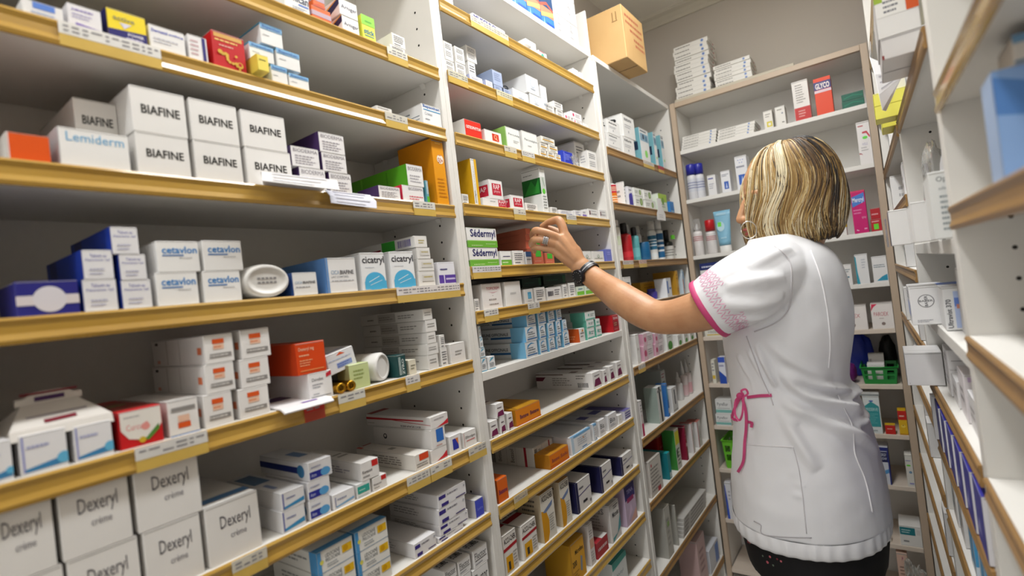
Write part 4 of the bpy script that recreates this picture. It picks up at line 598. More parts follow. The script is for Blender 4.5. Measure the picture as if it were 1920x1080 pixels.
('whiteprint', -0.004, 0.8558, 1.9081, 0.0278, 0.1, 0.0417, 1, 'white carton with dark print lines, first along second row, middle bay second shelf', 'white carton with dark print lines set, middle bay second shelf'),
('whiteprint', -0.004, 0.8921, 1.9129, 0.0312, 0.1, 0.037, 1, 'white carton with dark print lines, second along second row, middle bay second shelf', 'white carton with dark print lines set, middle bay second shelf'),
('whiteprint', -0.03, 0.9677, 1.8813, 0.026, 0.1, 0.0672, 1, 'white carton with dark print lines, fourth along bottom row, middle bay second shelf', 'white carton with dark print lines set, middle bay second shelf'),
('whiteprint', -0.03, 0.9667, 1.9487, 0.0369, 0.1, 0.0382, 1, 'white carton with dark print lines, third along second row, middle bay second shelf', 'white carton with dark print lines set, middle bay second shelf'),
('lavender', 0.0, 0.929, 1.8813, 0.0474, 0.03, 0.0135, 1, 'white carton with lavender side, third along bottom row, middle bay second shelf', 'white carton with lavender side set, middle bay second shelf'),
('lavender', -0.004, 0.9943, 1.8813, 0.0269, 0.04, 0.0191, 1, 'white carton with lavender side, fifth along bottom row, middle bay second shelf', 'white carton with lavender side set, middle bay second shelf'),
('bluegrey', -0.004, 1.0266, 1.8813, 0.0331, 0.1, 0.016, 1, 'grey-blue carton, sixth along bottom row, middle bay second shelf', 'grey-blue carton set, middle bay second shelf'),
('bluegrey', -0.004, 1.0663, 1.8813, 0.0302, 0.08, 0.017, 1, 'grey-blue carton, seventh along bottom row, middle bay second shelf', 'grey-blue carton set, middle bay second shelf'),
('bluegrey', -0.004, 1.0254, 1.8975, 0.0399, 0.15, 0.0378, 1, 'grey-blue carton, fourth along second row, middle bay second shelf', 'grey-blue carton set, middle bay second shelf'),
('swirl', -0.004, 1.1079, 1.8813, 0.0704, 0.12, 0.0291, 1, 'large white carton with grey rings, eighth along bottom row, middle bay second shelf', 'large white carton with grey rings set, middle bay second shelf'),
('swirl', -0.004, 1.1885, 1.8813, 0.0603, 0.1, 0.0355, 1, 'large white carton with grey rings, ninth along bottom row, middle bay second shelf', 'large white carton with grey rings set, middle bay second shelf'),
('swirl', -0.004, 1.1784, 1.917, 0.0606, 0.2, 0.0496, 1, 'large white carton with grey rings, fifth along second row, middle bay second shelf', 'large white carton with grey rings set, middle bay second shelf'),
('swirl', -0.004, 1.2493, 1.8813, 0.0308, 0.1, 0.0746, 1, 'large white carton with grey rings, tenth along bottom row, middle bay second shelf', 'large white carton with grey rings set, middle bay second shelf'),
('whiteprint', -0.004, 1.2625, 1.8813, 0.0506, 0.08, 0.0266, 1, 'white carton with dark print lines, eleventh along bottom row, middle bay second shelf', 'white carton with dark print lines set, middle bay second shelf'),
('whiteprint', -0.004, 1.3265, 1.8813, 0.0367, 0.08, 0.0244, 1, 'white carton with dark print lines, twelfth along bottom row, middle bay second shelf', 'white carton with dark print lines set, middle bay second shelf'),
('whiteprint', -0.004, 1.3137, 1.9059, 0.0526, 0.08, 0.0195, 1, 'white carton with dark print lines, sixth along second row, middle bay second shelf', 'white carton with dark print lines set, middle bay second shelf'),
('pinkspot', -0.004, 1.3721, 1.8813, 0.043, 0.05, 0.0202, 1, 'white carton with pink spot, thirteenth along bottom row, middle bay second shelf', 'white carton with pink spot set, middle bay second shelf'),
('pinkspot', -0.004, 1.4233, 1.8813, 0.0587, 0.05, 0.0148, 1, 'white carton with pink spot, fourteenth along bottom row, middle bay second shelf', 'white carton with pink spot set, middle bay second shelf'),
('pinkspot', -0.004, 1.4158, 1.8963, 0.0679, 0.05, 0.023, 1, 'white carton with pink spot, seventh along second row, middle bay second shelf', 'white carton with pink spot set, middle bay second shelf'),
('plainwhite', -0.004, 1.4894, 1.8813, 0.0373, 0.04, 0.015, 1, 'plain white carton, fifteenth along bottom row, middle bay second shelf', ''),
('osteo', -0.004, 0.8956, 1.7445, 0.0584, 0.17, 0.0406, 1, 'red carton with white capitals, first along bottom row, middle bay third shelf', ''),
('qbox', -0.004, 0.9664, 1.7445, 0.0652, 0.07, 0.0313, 1, 'white carton with red square emblem, second along bottom row, middle bay third shelf', ''),
('percu', -0.004, 1.0511, 1.7445, 0.0618, 0.14, 0.0545, 1, 'white carton with light green side, third along bottom row, middle bay third shelf', ''),
('percu2', -0.004, 1.1266, 1.7445, 0.0711, 0.12, 0.0583, 1, 'wide white carton with grey lettering, fourth along bottom row, middle bay third shelf', ''),
('goldband', -0.004, 1.2059, 1.7445, 0.033, 0.06, 0.0205, 1, 'tiny carton with gold band, fifth along bottom row, middle bay third shelf', 'tiny carton with gold band set, middle bay third shelf'),
('goldband', -0.004, 1.245, 1.7445, 0.0372, 0.06, 0.0222, 1, 'tiny carton with gold band, sixth along bottom row, middle bay third shelf', 'tiny carton with gold band set, middle bay third shelf'),
('goldband', -0.004, 1.2881, 1.7445, 0.0298, 0.06, 0.0214, 1, 'tiny carton with gold band, seventh along bottom row, middle bay third shelf', 'tiny carton with gold band set, middle bay third shelf'),
('goldband', -0.004, 1.2103, 1.7652, 0.0383, 0.06, 0.0197, 1, 'tiny carton with gold band, first along second row, middle bay third shelf', 'tiny carton with gold band set, middle bay third shelf'),
('goldband', -0.004, 1.2554, 1.7669, 0.0493, 0.06, 0.0211, 1, 'tiny carton with gold band, second along second row, middle bay third shelf', 'tiny carton with gold band set, middle bay third shelf'),
('goldband', -0.004, 1.2204, 1.7883, 0.0721, 0.06, 0.0176, 1, 'tiny carton with gold band, first along third row, middle bay third shelf', 'tiny carton with gold band set, middle bay third shelf'),
('bluepouch', -0.004, 1.3316, 1.7445, 0.0598, 0.05, 0.0391, 1, 'royal blue packet, eighth along bottom row, middle bay third shelf', ''),
('whiteprint', -0.04, 1.4827, 1.7445, 0.0653, 0.07, 0.1022, 1, 'white carton with dark print lines, ninth along bottom row, middle bay third shelf', 'white carton with dark print lines set, middle bay third shelf'),
('whiteprint', -0.004, 1.4964, 1.7445, 0.06, 0.034, 0.0655, 1, 'white carton with dark print lines, tenth along bottom row, middle bay third shelf', 'white carton with dark print lines set, middle bay third shelf'),
('smallprint', -0.004, 0.8578, 1.5897, 0.0206, 0.05, 0.0217, 1, 'small white carton with fine print, first along bottom row, middle bay fourth shelf', 'small white carton with fine print set, middle bay fourth shelf'),
('yellowwhite', -0.004, 0.8996, 1.5897, 0.0197, 0.09, 0.1054, 1, 'tall yellow and white carton, second along bottom row, middle bay fourth shelf', ''),
('rapl', -0.004, 0.9294, 1.5897, 0.0887, 0.05, 0.0196, 1, 'low carton with red end square, third along bottom row, middle bay fourth shelf', ''),
('rap', -0.004, 0.9596, 1.6095, 0.0512, 0.05, 0.0452, 1, 'white carton with dark red square, first along second row, middle bay fourth shelf', 'white carton with dark red square set, middle bay fourth shelf'),
('rap', -0.004, 1.0411, 1.5897, 0.0555, 0.05, 0.0357, 1, 'white carton with dark red square, fourth along bottom row, middle bay fourth shelf', 'white carton with dark red square set, middle bay fourth shelf'),
('smallprint', -0.004, 1.1035, 1.5897, 0.0556, 0.06, 0.0205, 1, 'small white carton with fine print, fifth along bottom row, middle bay fourth shelf', 'small white carton with fine print set, middle bay fourth shelf'),
('greenphoto', -0.004, 1.1891, 1.5897, 0.0267, 0.06, 0.1231, 1, 'tall carton with green leaf picture, sixth along bottom row, middle bay fourth shelf', ''),
('smallprint', -0.004, 1.2288, 1.5897, 0.0324, 0.05, 0.0182, 1, 'small white carton with fine print, seventh along bottom row, middle bay fourth shelf', 'small white carton with fine print set, middle bay fourth shelf'),
('blueund', -0.004, 1.2711, 1.5897, 0.0816, 0.05, 0.0135, 1, 'white carton with blue underline, eighth along bottom row, middle bay fourth shelf', 'white carton with blue underline set, middle bay fourth shelf'),
('blueund', -0.004, 1.3623, 1.5897, 0.0379, 0.05, 0.0179, 1, 'white carton with blue underline, ninth along bottom row, middle bay fourth shelf', 'white carton with blue underline set, middle bay fourth shelf'),
('violetlow', -0.004, 1.4096, 1.5897, 0.0286, 0.05, 0.0193, 1, 'small carton with violet base, tenth along bottom row, middle bay fourth shelf', ''),
('redmark', -0.004, 1.4505, 1.5897, 0.0656, 0.05, 0.0286, 1, 'white carton with maroon mark, eleventh along bottom row, middle bay fourth shelf', 'white carton with maroon mark set, middle bay fourth shelf'),
('redmark', -0.004, 1.5291, 1.5897, 0.0512, 0.05, 0.0303, 1, 'white carton with maroon mark, twelfth along bottom row, middle bay fourth shelf', 'white carton with maroon mark set, middle bay fourth shelf'),
('seder', -0.004, 0.858, 1.4511, 0.1038, 0.09, 0.0421, 1, 'wide carton, navy lettering, green band, first along bottom row, middle bay fifth shelf', 'wide carton, navy lettering, green band set, middle bay fifth shelf'),
('seder', -0.004, 0.857, 1.4934, 0.1069, 0.09, 0.0442, 1, 'wide carton, navy lettering, green band, first along second row, middle bay fifth shelf', 'wide carton, navy lettering, green band set, middle bay fifth shelf'),
('sedersm', -0.004, 0.9721, 1.4511, 0.0411, 0.05, 0.0338, 1, 'small carton with green base, second along bottom row, middle bay fifth shelf', ''),
('smallprint', -0.004, 1.022, 1.4511, 0.0462, 0.05, 0.035, 1, 'small white carton with fine print, third along bottom row, middle bay fifth shelf', ''),
('bluecorner', -0.004, 1.0768, 1.4511, 0.0252, 0.05, 0.0323, 1, 'small carton with blue top, fourth along bottom row, middle bay fifth shelf', ''),
('salmon', -0.004, 1.1106, 1.4511, 0.0478, 0.15, 0.042, 1, 'salmon orange carton, fifth along bottom row, middle bay fifth shelf', 'salmon orange carton set, middle bay fifth shelf'),
('salmon', -0.004, 1.1671, 1.4511, 0.0465, 0.15, 0.0293, 1, 'salmon orange carton, sixth along bottom row, middle bay fifth shelf', 'salmon orange carton set, middle bay fifth shelf'),
('salmon', -0.02, 1.1064, 1.4933, 0.0863, 0.21, 0.0202, 1, 'salmon orange carton, second along second row, middle bay fifth shelf', 'salmon orange carton set, middle bay fifth shelf'),
('salmon', -0.02, 1.11, 1.5137, 0.087, 0.21, 0.0166, 1, 'salmon orange carton, first along third row, middle bay fifth shelf', 'salmon orange carton set, middle bay fifth shelf'),
('salmon', -0.02, 1.1135, 1.5305, 0.0874, 0.21, 0.0167, 1, 'salmon orange carton, first along fourth row, middle bay fifth shelf', 'salmon orange carton set, middle bay fifth shelf'),
('eyes', -0.004, 1.3417, 1.4511, 0.0295, 0.05, 0.0335, 1, 'cream carton with grey oval, seventh along bottom row, middle bay fifth shelf', 'cream carton with grey oval set, middle bay fifth shelf'),
('eyes', -0.004, 1.3815, 1.4511, 0.0524, 0.05, 0.0334, 1, 'cream carton with grey oval, eighth along bottom row, middle bay fifth shelf', 'cream carton with grey oval set, middle bay fifth shelf'),
('eyes', -0.004, 1.4445, 1.4511, 0.0792, 0.05, 0.0334, 1, 'cream carton with grey oval, ninth along bottom row, middle bay fifth shelf', 'cream carton with grey oval set, middle bay fifth shelf'),
('violetbox2', -0.004, 1.5411, 1.4511, 0.0419, 0.05, 0.0403, 1, 'small periwinkle carton, tenth along bottom row, middle bay fifth shelf', ''),
('smallprint', -0.004, 0.8572, 1.3539, 0.0155, 0.04, 0.026, 1, 'small white carton with fine print, first along bottom row, middle bay sixth shelf', 'small white carton with fine print set, middle bay sixth shelf'),
('topi', -0.004, 0.8868, 1.3539, 0.071, 0.12, 0.0571, 1, 'white carton with dark red heading, second along bottom row, middle bay sixth shelf', ''),
('plainwhite', -0.004, 0.9723, 1.3539, 0.0645, 0.1, 0.0576, 1, 'plain white carton, third along bottom row, middle bay sixth shelf', ''),
('bluecircle', -0.004, 1.0499, 1.3539, 0.0384, 0.05, 0.0351, 1, 'white carton with blue square, fourth along bottom row, middle bay sixth shelf', ''),
('smallprint', -0.004, 1.0983, 1.3539, 0.0483, 0.05, 0.0362, 1, 'small white carton with fine print, fifth along bottom row, middle bay sixth shelf', 'small white carton with fine print set, middle bay sixth shelf'),
('barcode', -0.004, 1.1568, 1.3539, 0.0731, 0.05, 0.0328, 1, 'low white carton with barcode, seventh along bottom row, middle bay sixth shelf', ''),
('smallprint', -0.004, 1.2417, 1.3539, 0.0216, 0.05, 0.0367, 1, 'small white carton with fine print, eighth along bottom row, middle bay sixth shelf', 'small white carton with fine print set, middle bay sixth shelf'),
('smallprint', -0.004, 1.2753, 1.3539, 0.0342, 0.05, 0.0395, 1, 'small white carton with fine print, tenth along bottom row, middle bay sixth shelf', 'small white carton with fine print set, middle bay sixth shelf'),
('limebox', -0.004, 1.3191, 1.3539, 0.0427, 0.05, 0.0263, 1, 'small carton with lime band, eleventh along bottom row, middle bay sixth shelf', 'small carton with lime band set, middle bay sixth shelf'),
('limebox', -0.004, 1.372, 1.3539, 0.0456, 0.05, 0.0265, 1, 'small carton with lime band, twelfth along bottom row, middle bay sixth shelf', 'small carton with lime band set, middle bay sixth shelf'),
('bottlegreen', -0.08, 1.1458, 1.3539, 0.0998, 0.1, 0.0413, 1, 'dark bottle-green carton, sixth along bottom row, middle bay sixth shelf', 'dark bottle-green carton set, middle bay sixth shelf'),
('bottlegreen', -0.08, 1.2569, 1.3539, 0.1304, 0.1, 0.0425, 1, 'dark bottle-green carton, ninth along bottom row, middle bay sixth shelf', 'dark bottle-green carton set, middle bay sixth shelf'),
('bottlegreen', -0.08, 1.156, 1.3954, 0.0967, 0.1, 0.0241, 1, 'dark bottle-green carton, first along second row, middle bay sixth shelf', 'dark bottle-green carton set, middle bay sixth shelf'),
('bottlegreen', -0.08, 1.2659, 1.3966, 0.1285, 0.1, 0.0274, 1, 'dark bottle-green carton, second along second row, middle bay sixth shelf', 'dark bottle-green carton set, middle bay sixth shelf'),
('smallteal', -0.004, 0.8553, 1.2207, 0.0182, 0.05, 0.0303, 1, 'small white carton with teal mark, first along bottom row, middle bay seventh shelf', 'small white carton with teal mark set, middle bay seventh shelf'),
('smallteal', -0.004, 0.881, 1.2207, 0.0232, 0.05, 0.0283, 1, 'small white carton with teal mark, second along bottom row, middle bay seventh shelf', 'small white carton with teal mark set, middle bay seventh shelf'),
('smallteal', -0.004, 0.8555, 1.2512, 0.0179, 0.05, 0.0207, 1, 'small white carton with teal mark, first along second row, middle bay seventh shelf', 'small white carton with teal mark set, middle bay seventh shelf'),
('smallteal', -0.004, 0.8597, 1.2721, 0.0106, 0.05, 0.0225, 1, 'small white carton with teal mark, first along third row, middle bay seventh shelf', 'small white carton with teal mark set, middle bay seventh shelf'),
('smallteal', -0.004, 0.859, 1.2947, 0.0083, 0.05, 0.0255, 1, 'small white carton with teal mark, first along fourth row, middle bay seventh shelf', 'small white carton with teal mark set, middle bay seventh shelf'),
('vas', -0.004, 1.0274, 1.2207, 0.0528, 0.19, 0.0389, 1, 'long carton with light blue end, third along bottom row, middle bay seventh shelf', 'long carton with light blue end set, middle bay seventh shelf'),
('vas', -0.004, 1.0918, 1.2207, 0.0323, 0.19, 0.0363, 1, 'long carton with light blue end, fourth along bottom row, middle bay seventh shelf', 'long carton with light blue end set, middle bay seventh shelf'),
('vas', -0.004, 1.1354, 1.2207, 0.0297, 0.19, 0.0357, 1, 'long carton with light blue end, fifth along bottom row, middle bay seventh shelf', 'long carton with light blue end set, middle bay seventh shelf'),
('vas', -0.004, 1.1757, 1.2207, 0.02, 0.19, 0.0344, 1, 'long carton with light blue end, sixth along bottom row, middle bay seventh shelf', 'long carton with light blue end set, middle bay seventh shelf'),
('vas', -0.004, 1.2116, 1.2207, 0.031, 0.19, 0.0427, 1, 'long carton with light blue end, seventh along bottom row, middle bay seventh shelf', 'long carton with light blue end set, middle bay seventh shelf'),
('vas', -0.004, 1.0352, 1.2598, 0.0503, 0.19, 0.0368, 1, 'long carton with light blue end, second along second row, middle bay seventh shelf', 'long carton with light blue end set, middle bay seventh shelf'),
('vas', -0.004, 1.0975, 1.2572, 0.029, 0.19, 0.0373, 1, 'long carton with light blue end, third along second row, middle bay seventh shelf', 'long carton with light blue end set, middle bay seventh shelf'),
('vas', -0.004, 1.1388, 1.2566, 0.0305, 0.19, 0.0386, 1, 'long carton with light blue end, fourth along second row, middle bay seventh shelf', 'long carton with light blue end set, middle bay seventh shelf'),
('vas', -0.004, 1.1824, 1.2553, 0.021, 0.19, 0.0406, 1, 'long carton with light blue end, fifth along second row, middle bay seventh shelf', 'long carton with light blue end set, middle bay seventh shelf'),
('vas', -0.004, 1.2162, 1.2636, 0.021, 0.19, 0.0315, 1, 'long carton with light blue end, sixth along second row, middle bay seventh shelf', 'long carton with light blue end set, middle bay seventh shelf'),
('vas', -0.004, 1.0465, 1.2967, 0.0398, 0.19, 0.0315, 1, 'long carton with light blue end, second along third row, middle bay seventh shelf', 'long carton with light blue end set, middle bay seventh shelf'),
('vas', -0.004, 1.0971, 1.2946, 0.0376, 0.19, 0.0326, 1, 'long carton with light blue end, third along third row, middle bay seventh shelf', 'long carton with light blue end set, middle bay seventh shelf'),
('vas', -0.004, 1.1469, 1.2953, 0.0315, 0.19, 0.0355, 1, 'long carton with light blue end, fourth along third row, middle bay seventh shelf', 'long carton with light blue end set, middle bay seventh shelf'),
('vas', -0.004, 1.1899, 1.2961, 0.0257, 0.19, 0.0322, 1, 'long carton with light blue end, fifth along third row, middle bay seventh shelf', 'long carton with light blue end set, middle bay seventh shelf'),
('orwhite', -0.004, 1.3019, 1.2207, 0.0335, 0.06, 0.0388, 1, 'small orange and white carton, eighth along bottom row, middle bay seventh shelf', ''),
('tealend', -0.004, 1.3496, 1.2207, 0.0475, 0.15, 0.0329, 1, 'long carton with mint green end, ninth along bottom row, middle bay seventh shelf', 'long carton with mint green end set, middle bay seventh shelf'),
('tealend', -0.004, 1.4085, 1.2207, 0.0361, 0.1, 0.0321, 1, 'long carton with mint green end, tenth along bottom row, middle bay seventh shelf', 'long carton with mint green end set, middle bay seventh shelf'),
('tealend', -0.004, 1.3522, 1.2538, 0.0477, 0.17, 0.0232, 1, 'long carton with mint green end, seventh along second row, middle bay seventh shelf', 'long carton with mint green end set, middle bay seventh shelf'),
('tealend', -0.004, 1.4109, 1.253, 0.029, 0.1, 0.0223, 1, 'long carton with mint green end, eighth along second row, middle bay seventh shelf', 'long carton with mint green end set, middle bay seventh shelf'),
('tealend', -0.004, 1.3487, 1.2772, 0.0648, 0.18, 0.0255, 1, 'long carton with mint green end, sixth along third row, middle bay seventh shelf', 'long carton with mint green end set, middle bay seventh shelf'),
('redbox', -0.004, 1.5287, 1.2207, 0.0456, 0.09, 0.0539, 1, 'crimson carton with dark panel, eleventh along bottom row, middle bay seventh shelf', ''),
('marcaine', -0.004, 0.8604, 1.074, 0.0267, 0.14, 0.0365, 1, 'white carton with maroon wedge, first along bottom row, middle bay eighth shelf', 'white carton with maroon wedge set, middle bay eighth shelf'),
('marcaine', -0.004, 0.8969, 1.074, 0.0176, 0.14, 0.0362, 1, 'white carton with maroon wedge, second along bottom row, middle bay eighth shelf', 'white carton with maroon wedge set, middle bay eighth shelf'),
('marcaine', -0.004, 0.9255, 1.074, 0.0188, 0.14, 0.0383, 1, 'white carton with maroon wedge, third along bottom row, middle bay eighth shelf', 'white carton with maroon wedge set, middle bay eighth shelf'),
('marcaine', -0.004, 0.8875, 1.1104, 0.028, 0.13, 0.0319, 1, 'white carton with maroon wedge, first along second row, middle bay eighth shelf', 'white carton with maroon wedge set, middle bay eighth shelf'),
('betene', -0.004, 0.9568, 1.074, 0.1041, 0.12, 0.0377, 1, 'orange carton with purple lettering, fourth along bottom row, middle bay eighth shelf', ''),
('marclong', -0.004, 1.3496, 1.074, 0.0554, 0.2, 0.0487, 1, 'long flat carton with maroon wedge, fifth along bottom row, middle bay eighth shelf', 'long flat carton with maroon wedge set, middle bay eighth shelf'),
('marclong', -0.004, 1.4229, 1.074, 0.0199, 0.19, 0.0426, 1, 'long flat carton with maroon wedge, sixth along bottom row, middle bay eighth shelf', 'long flat carton with maroon wedge set, middle bay eighth shelf'),
('marclong', -0.004, 1.4655, 1.074, 0.0321, 0.19, 0.0463, 1, 'long flat carton with maroon wedge, seventh along bottom row, middle bay eighth shelf', 'long flat carton with maroon wedge set, middle bay eighth shelf'),
('marclong', -0.004, 1.5183, 1.074, 0.0388, 0.19, 0.0503, 1, 'long flat carton with maroon wedge, eighth along bottom row, middle bay eighth shelf', 'long flat carton with maroon wedge set, middle bay eighth shelf'),
('orangetext', -0.004, 0.8605, 0.9327, 0.0367, 0.05, 0.0502, 1, 'upright dark orange carton, first along bottom row, middle bay ninth shelf', ''),
('whitered', -0.052, 1.0753, 0.9327, 0.0937, 0.15, 0.05, 1, 'white carton with red stripe, second along bottom row, middle bay ninth shelf', ''),
('betene2', -0.004, 1.0753, 0.9327, 0.0937, 0.046, 0.0351, 1, 'orange carton with ribbed yellow side, third along bottom row, middle bay ninth shelf', ''),
('bluefr', -0.004, 1.1869, 0.9327, 0.1116, 0.18, 0.0463, 1, 'white carton with blue border, fourth along bottom row, middle bay ninth shelf', 'white carton with blue border set, middle bay ninth shelf'),
('bluefr', -0.004, 1.3154, 0.9327, 0.0211, 0.16, 0.0467, 1, 'white carton with blue border, fifth along bottom row, middle bay ninth shelf', 'white carton with blue border set, middle bay ninth shelf'),
('bia', -0.004, 1.3534, 0.9327, 0.0401, 0.16, 0.0473, 1, 'white carton with dark monogram, sixth along bottom row, middle bay ninth shelf', 'white carton with dark monogram set, middle bay ninth shelf'),
('bia', -0.004, 1.4149, 0.9327, 0.061, 0.15, 0.047, 1, 'white carton with dark monogram, seventh along bottom row, middle bay ninth shelf', 'white carton with dark monogram set, middle bay ninth shelf'),
('plainwhite', -0.004, 1.4874, 0.9327, 0.0288, 0.06, 0.0281, 1, 'plain white carton, eighth along bottom row, middle bay ninth shelf', ''),
('violetend', -0.004, 1.5334, 0.9327, 0.0496, 0.15, 0.0299, 1, 'flat carton with violet bars, ninth along bottom row, middle bay ninth shelf', ''),
('accured', -0.004, 0.8563, 0.777, 0.0489, 0.1, 0.0863, 1, 'white carton with red diagonal band, first along bottom row, middle bay tenth shelf', 'white carton with red diagonal band set, middle bay tenth shelf'),
('accured', -0.004, 0.9253, 0.777, 0.06, 0.12, 0.0782, 1, 'white carton with red diagonal band, second along bottom row, middle bay tenth shelf', 'white carton with red diagonal band set, middle bay tenth shelf'),
('accuyel', -0.004, 1.0117, 0.777, 0.0596, 0.07, 0.115, 1, 'tall carton with yellow curve, third along bottom row, middle bay tenth shelf', 'tall carton with yellow curve set, middle bay tenth shelf'),
('accuyel', -0.004, 1.1016, 0.777, 0.0482, 0.07, 0.1129, 1, 'tall carton with yellow curve, fourth along bottom row, middle bay tenth shelf', 'tall carton with yellow curve set, middle bay tenth shelf'),
('navylan', -0.004, 1.1807, 0.777, 0.0824, 0.12, 0.0811, 1, 'white carton with navy side, fifth along bottom row, middle bay tenth shelf', 'white carton with navy side set, middle bay tenth shelf'),
('navylan', -0.004, 1.3261, 0.777, 0.0747, 0.12, 0.0755, 1, 'white carton with navy side, sixth along bottom row, middle bay tenth shelf', 'white carton with navy side set, middle bay tenth shelf'),
('navylan', -0.004, 1.4667, 0.777, 0.086, 0.14, 0.0573, 1, 'white carton with navy side, seventh along bottom row, middle bay tenth shelf', 'white carton with navy side set, middle bay tenth shelf'),
('contour', -0.004, 1.1135, 0.6195, 0.0758, 0.08, 0.1033, 1, 'tall golden yellow carton, first along bottom row, middle bay eleventh shelf', ''),
('tallwhite', -0.004, 1.2186, 0.6195, 0.0267, 0.03, 0.1125, 1, 'narrow white carton with peach panel, second along bottom row, middle bay eleventh shelf', ''),
('redflat', -0.004, 1.2554, 0.6195, 0.0699, 0.12, 0.0446, 1, 'low red carton, third along bottom row, middle bay eleventh shelf', ''),
('mercr', -0.004, 1.3525, 0.6195, 0.0647, 0.1, 0.1094, 1, 'large pale carton with teal curve, fourth along bottom row, middle bay eleventh shelf', ''),
('violetpink', -0.004, 1.4603, 0.6195, 0.0819, 0.04, 0.124, 1, 'lilac carton with navy heading, fifth along bottom row, middle bay eleventh shelf', ''),
('tealwhite', -0.004, 1.3292, 0.4647, 0.0964, 0.1, 0.1036, 1, 'white carton with teal top, first along bottom row, middle bay lowest shelf', ''),
('suture', -0.004, 1.654, 1.8435, 0.111, 0.08, 0.0122, 1, 'white carton with dark heading, first along bottom row, corner bay top shelf', 'white carton with dark heading set, corner bay top shelf'),
('suture', -0.004, 1.7961, 1.8435, 0.11, 0.14, 0.0698, 1, 'white carton with dark heading, second along bottom row, corner bay top shelf', 'white carton with dark heading set, corner bay top shelf'),
('suture', -0.004, 1.662, 1.8559, 0.1112, 0.08, 0.0439, 1, 'white carton with dark heading, first along second row, corner bay top shelf', 'white carton with dark heading set, corner bay top shelf'),
('suture', -0.004, 1.6757, 1.9, 0.1047, 0.08, 0.0492, 1, 'white carton with dark heading, first along third row, corner bay top shelf', 'white carton with dark heading set, corner bay top shelf'),
('suture', -0.004, 1.8164, 1.9135, 0.1127, 0.17, 0.0852, 1, 'white carton with dark heading, second along second row, corner bay top shelf', 'white carton with dark heading set, corner bay top shelf'),
('bluecomp', -0.004, 1.974, 1.8435, 0.0949, 0.11, 0.1345, 1, 'tall carton with blue-grey panels, third along bottom row, corner bay top shelf', 'tall carton with blue-grey panels set, corner bay top shelf'),
('bluecomp', -0.004, 2.1283, 1.8435, 0.0334, 0.11, 0.1445, 1, 'tall carton with blue-grey panels, fourth along bottom row, corner bay top shelf', 'tall carton with blue-grey panels set, corner bay top shelf'),
('bluecomp', -0.004, 2.2185, 1.8435, 0.0366, 0.11, 0.1475, 1, 'tall carton with blue-grey panels, fifth along bottom row, corner bay top shelf', 'tall carton with blue-grey panels set, corner bay top shelf'),
('smallprint', -0.004, 1.7536, 1.6527, 0.0086, 0.03, 0.0844, 1, 'small white carton with fine print, first along bottom row, corner bay second shelf', ''),
('violetstar', -0.004, 1.7876, 1.6527, 0.0431, 0.05, 0.0705, 1, 'carton with violet star shape, second along bottom row, corner bay second shelf', ''),
('greendot', -0.004, 1.8486, 1.6527, 0.0833, 0.06, 0.0425, 1, 'white carton with olive dot, third along bottom row, corner bay second shelf', 'white carton with olive dot set, corner bay second shelf'),
('greendot', -0.004, 1.9473, 1.6527, 0.112, 0.06, 0.0344, 1, 'white carton with olive dot, fourth along bottom row, corner bay second shelf', 'white carton with olive dot set, corner bay second shelf'),
('greendot', -0.004, 1.8477, 1.6954, 0.0811, 0.06, 0.0299, 1, 'white carton with olive dot, first along second row, corner bay second shelf', 'white carton with olive dot set, corner bay second shelf'),
('greendot', -0.004, 1.9434, 1.6873, 0.0856, 0.06, 0.0393, 1, 'white carton with olive dot, second along second row, corner bay second shelf', 'white carton with olive dot set, corner bay second shelf'),
('limegreen', -0.004, 2.1015, 1.6527, 0.1024, 0.06, 0.0737, 1, 'lime green and white carton, fifth along bottom row, corner bay second shelf', ''),
('bluebox', -0.004, 2.238, 1.6527, 0.0538, 0.04, 0.051, 1, 'small bright blue carton, sixth along bottom row, corner bay second shelf', ''),
('smallprint', -0.004, 1.6524, 1.2945, 0.0623, 0.1, 0.0996, 1, 'small white carton with fine print, first along bottom row, corner bay fourth shelf', ''),
('bluestripe', -0.004, 2.0722, 1.2945, 0.0574, 0.05, 0.0775, 1, 'narrow carton with blue stripe, third along bottom row, corner bay fourth shelf', ''),
('yellowbox', -0.09, 2.0107, 1.2945, 0.1874, 0.08, 0.0725, 1, 'mustard yellow carton, second along bottom row, corner bay fourth shelf', 'mustard yellow carton set, corner bay fourth shelf'),
('yellowbox', -0.004, 2.1988, 1.2945, 0.0285, 0.1, 0.1049, 1, 'mustard yellow carton, fourth along bottom row, corner bay fourth shelf', 'mustard yellow carton set, corner bay fourth shelf'),
('blueor', -0.004, 2.2833, 1.2945, 0.0275, 0.08, 0.1086, 1, 'slim pale blue carton, fifth along bottom row, corner bay fourth shelf', ''),
('plainwhite', -0.004, 1.6922, 1.0866, 0.0309, 0.1, 0.1039, 1, 'plain white carton, first along bottom row, corner bay fifth shelf', ''),
('pinkwh', -0.004, 1.7548, 1.0866, 0.0914, 0.1, 0.0534, 1, 'pink and white carton, second along bottom row, corner bay fifth shelf', 'pink and white carton set, corner bay fifth shelf'),
('pinkwh', -0.004, 1.8688, 1.0866, 0.0858, 0.1, 0.0441, 1, 'pink and white carton, third along bottom row, corner bay fifth shelf', 'pink and white carton set, corner bay fifth shelf'),
('pinkwh', -0.004, 1.7635, 1.1402, 0.0921, 0.1, 0.0428, 1, 'pink and white carton, first along second row, corner bay fifth shelf', 'pink and white carton set, corner bay fifth shelf'),
('pinkwh', -0.004, 1.8765, 1.1309, 0.0871, 0.1, 0.0391, 1, 'pink and white carton, second along second row, corner bay fifth shelf', 'pink and white carton set, corner bay fifth shelf'),
('grn3', -0.004, 1.9975, 1.0866, 0.0705, 0.1, 0.076, 1, 'white carton with green arch, fourth along bottom row, corner bay fifth shelf', 'white carton with green arch set, corner bay fifth shelf'),
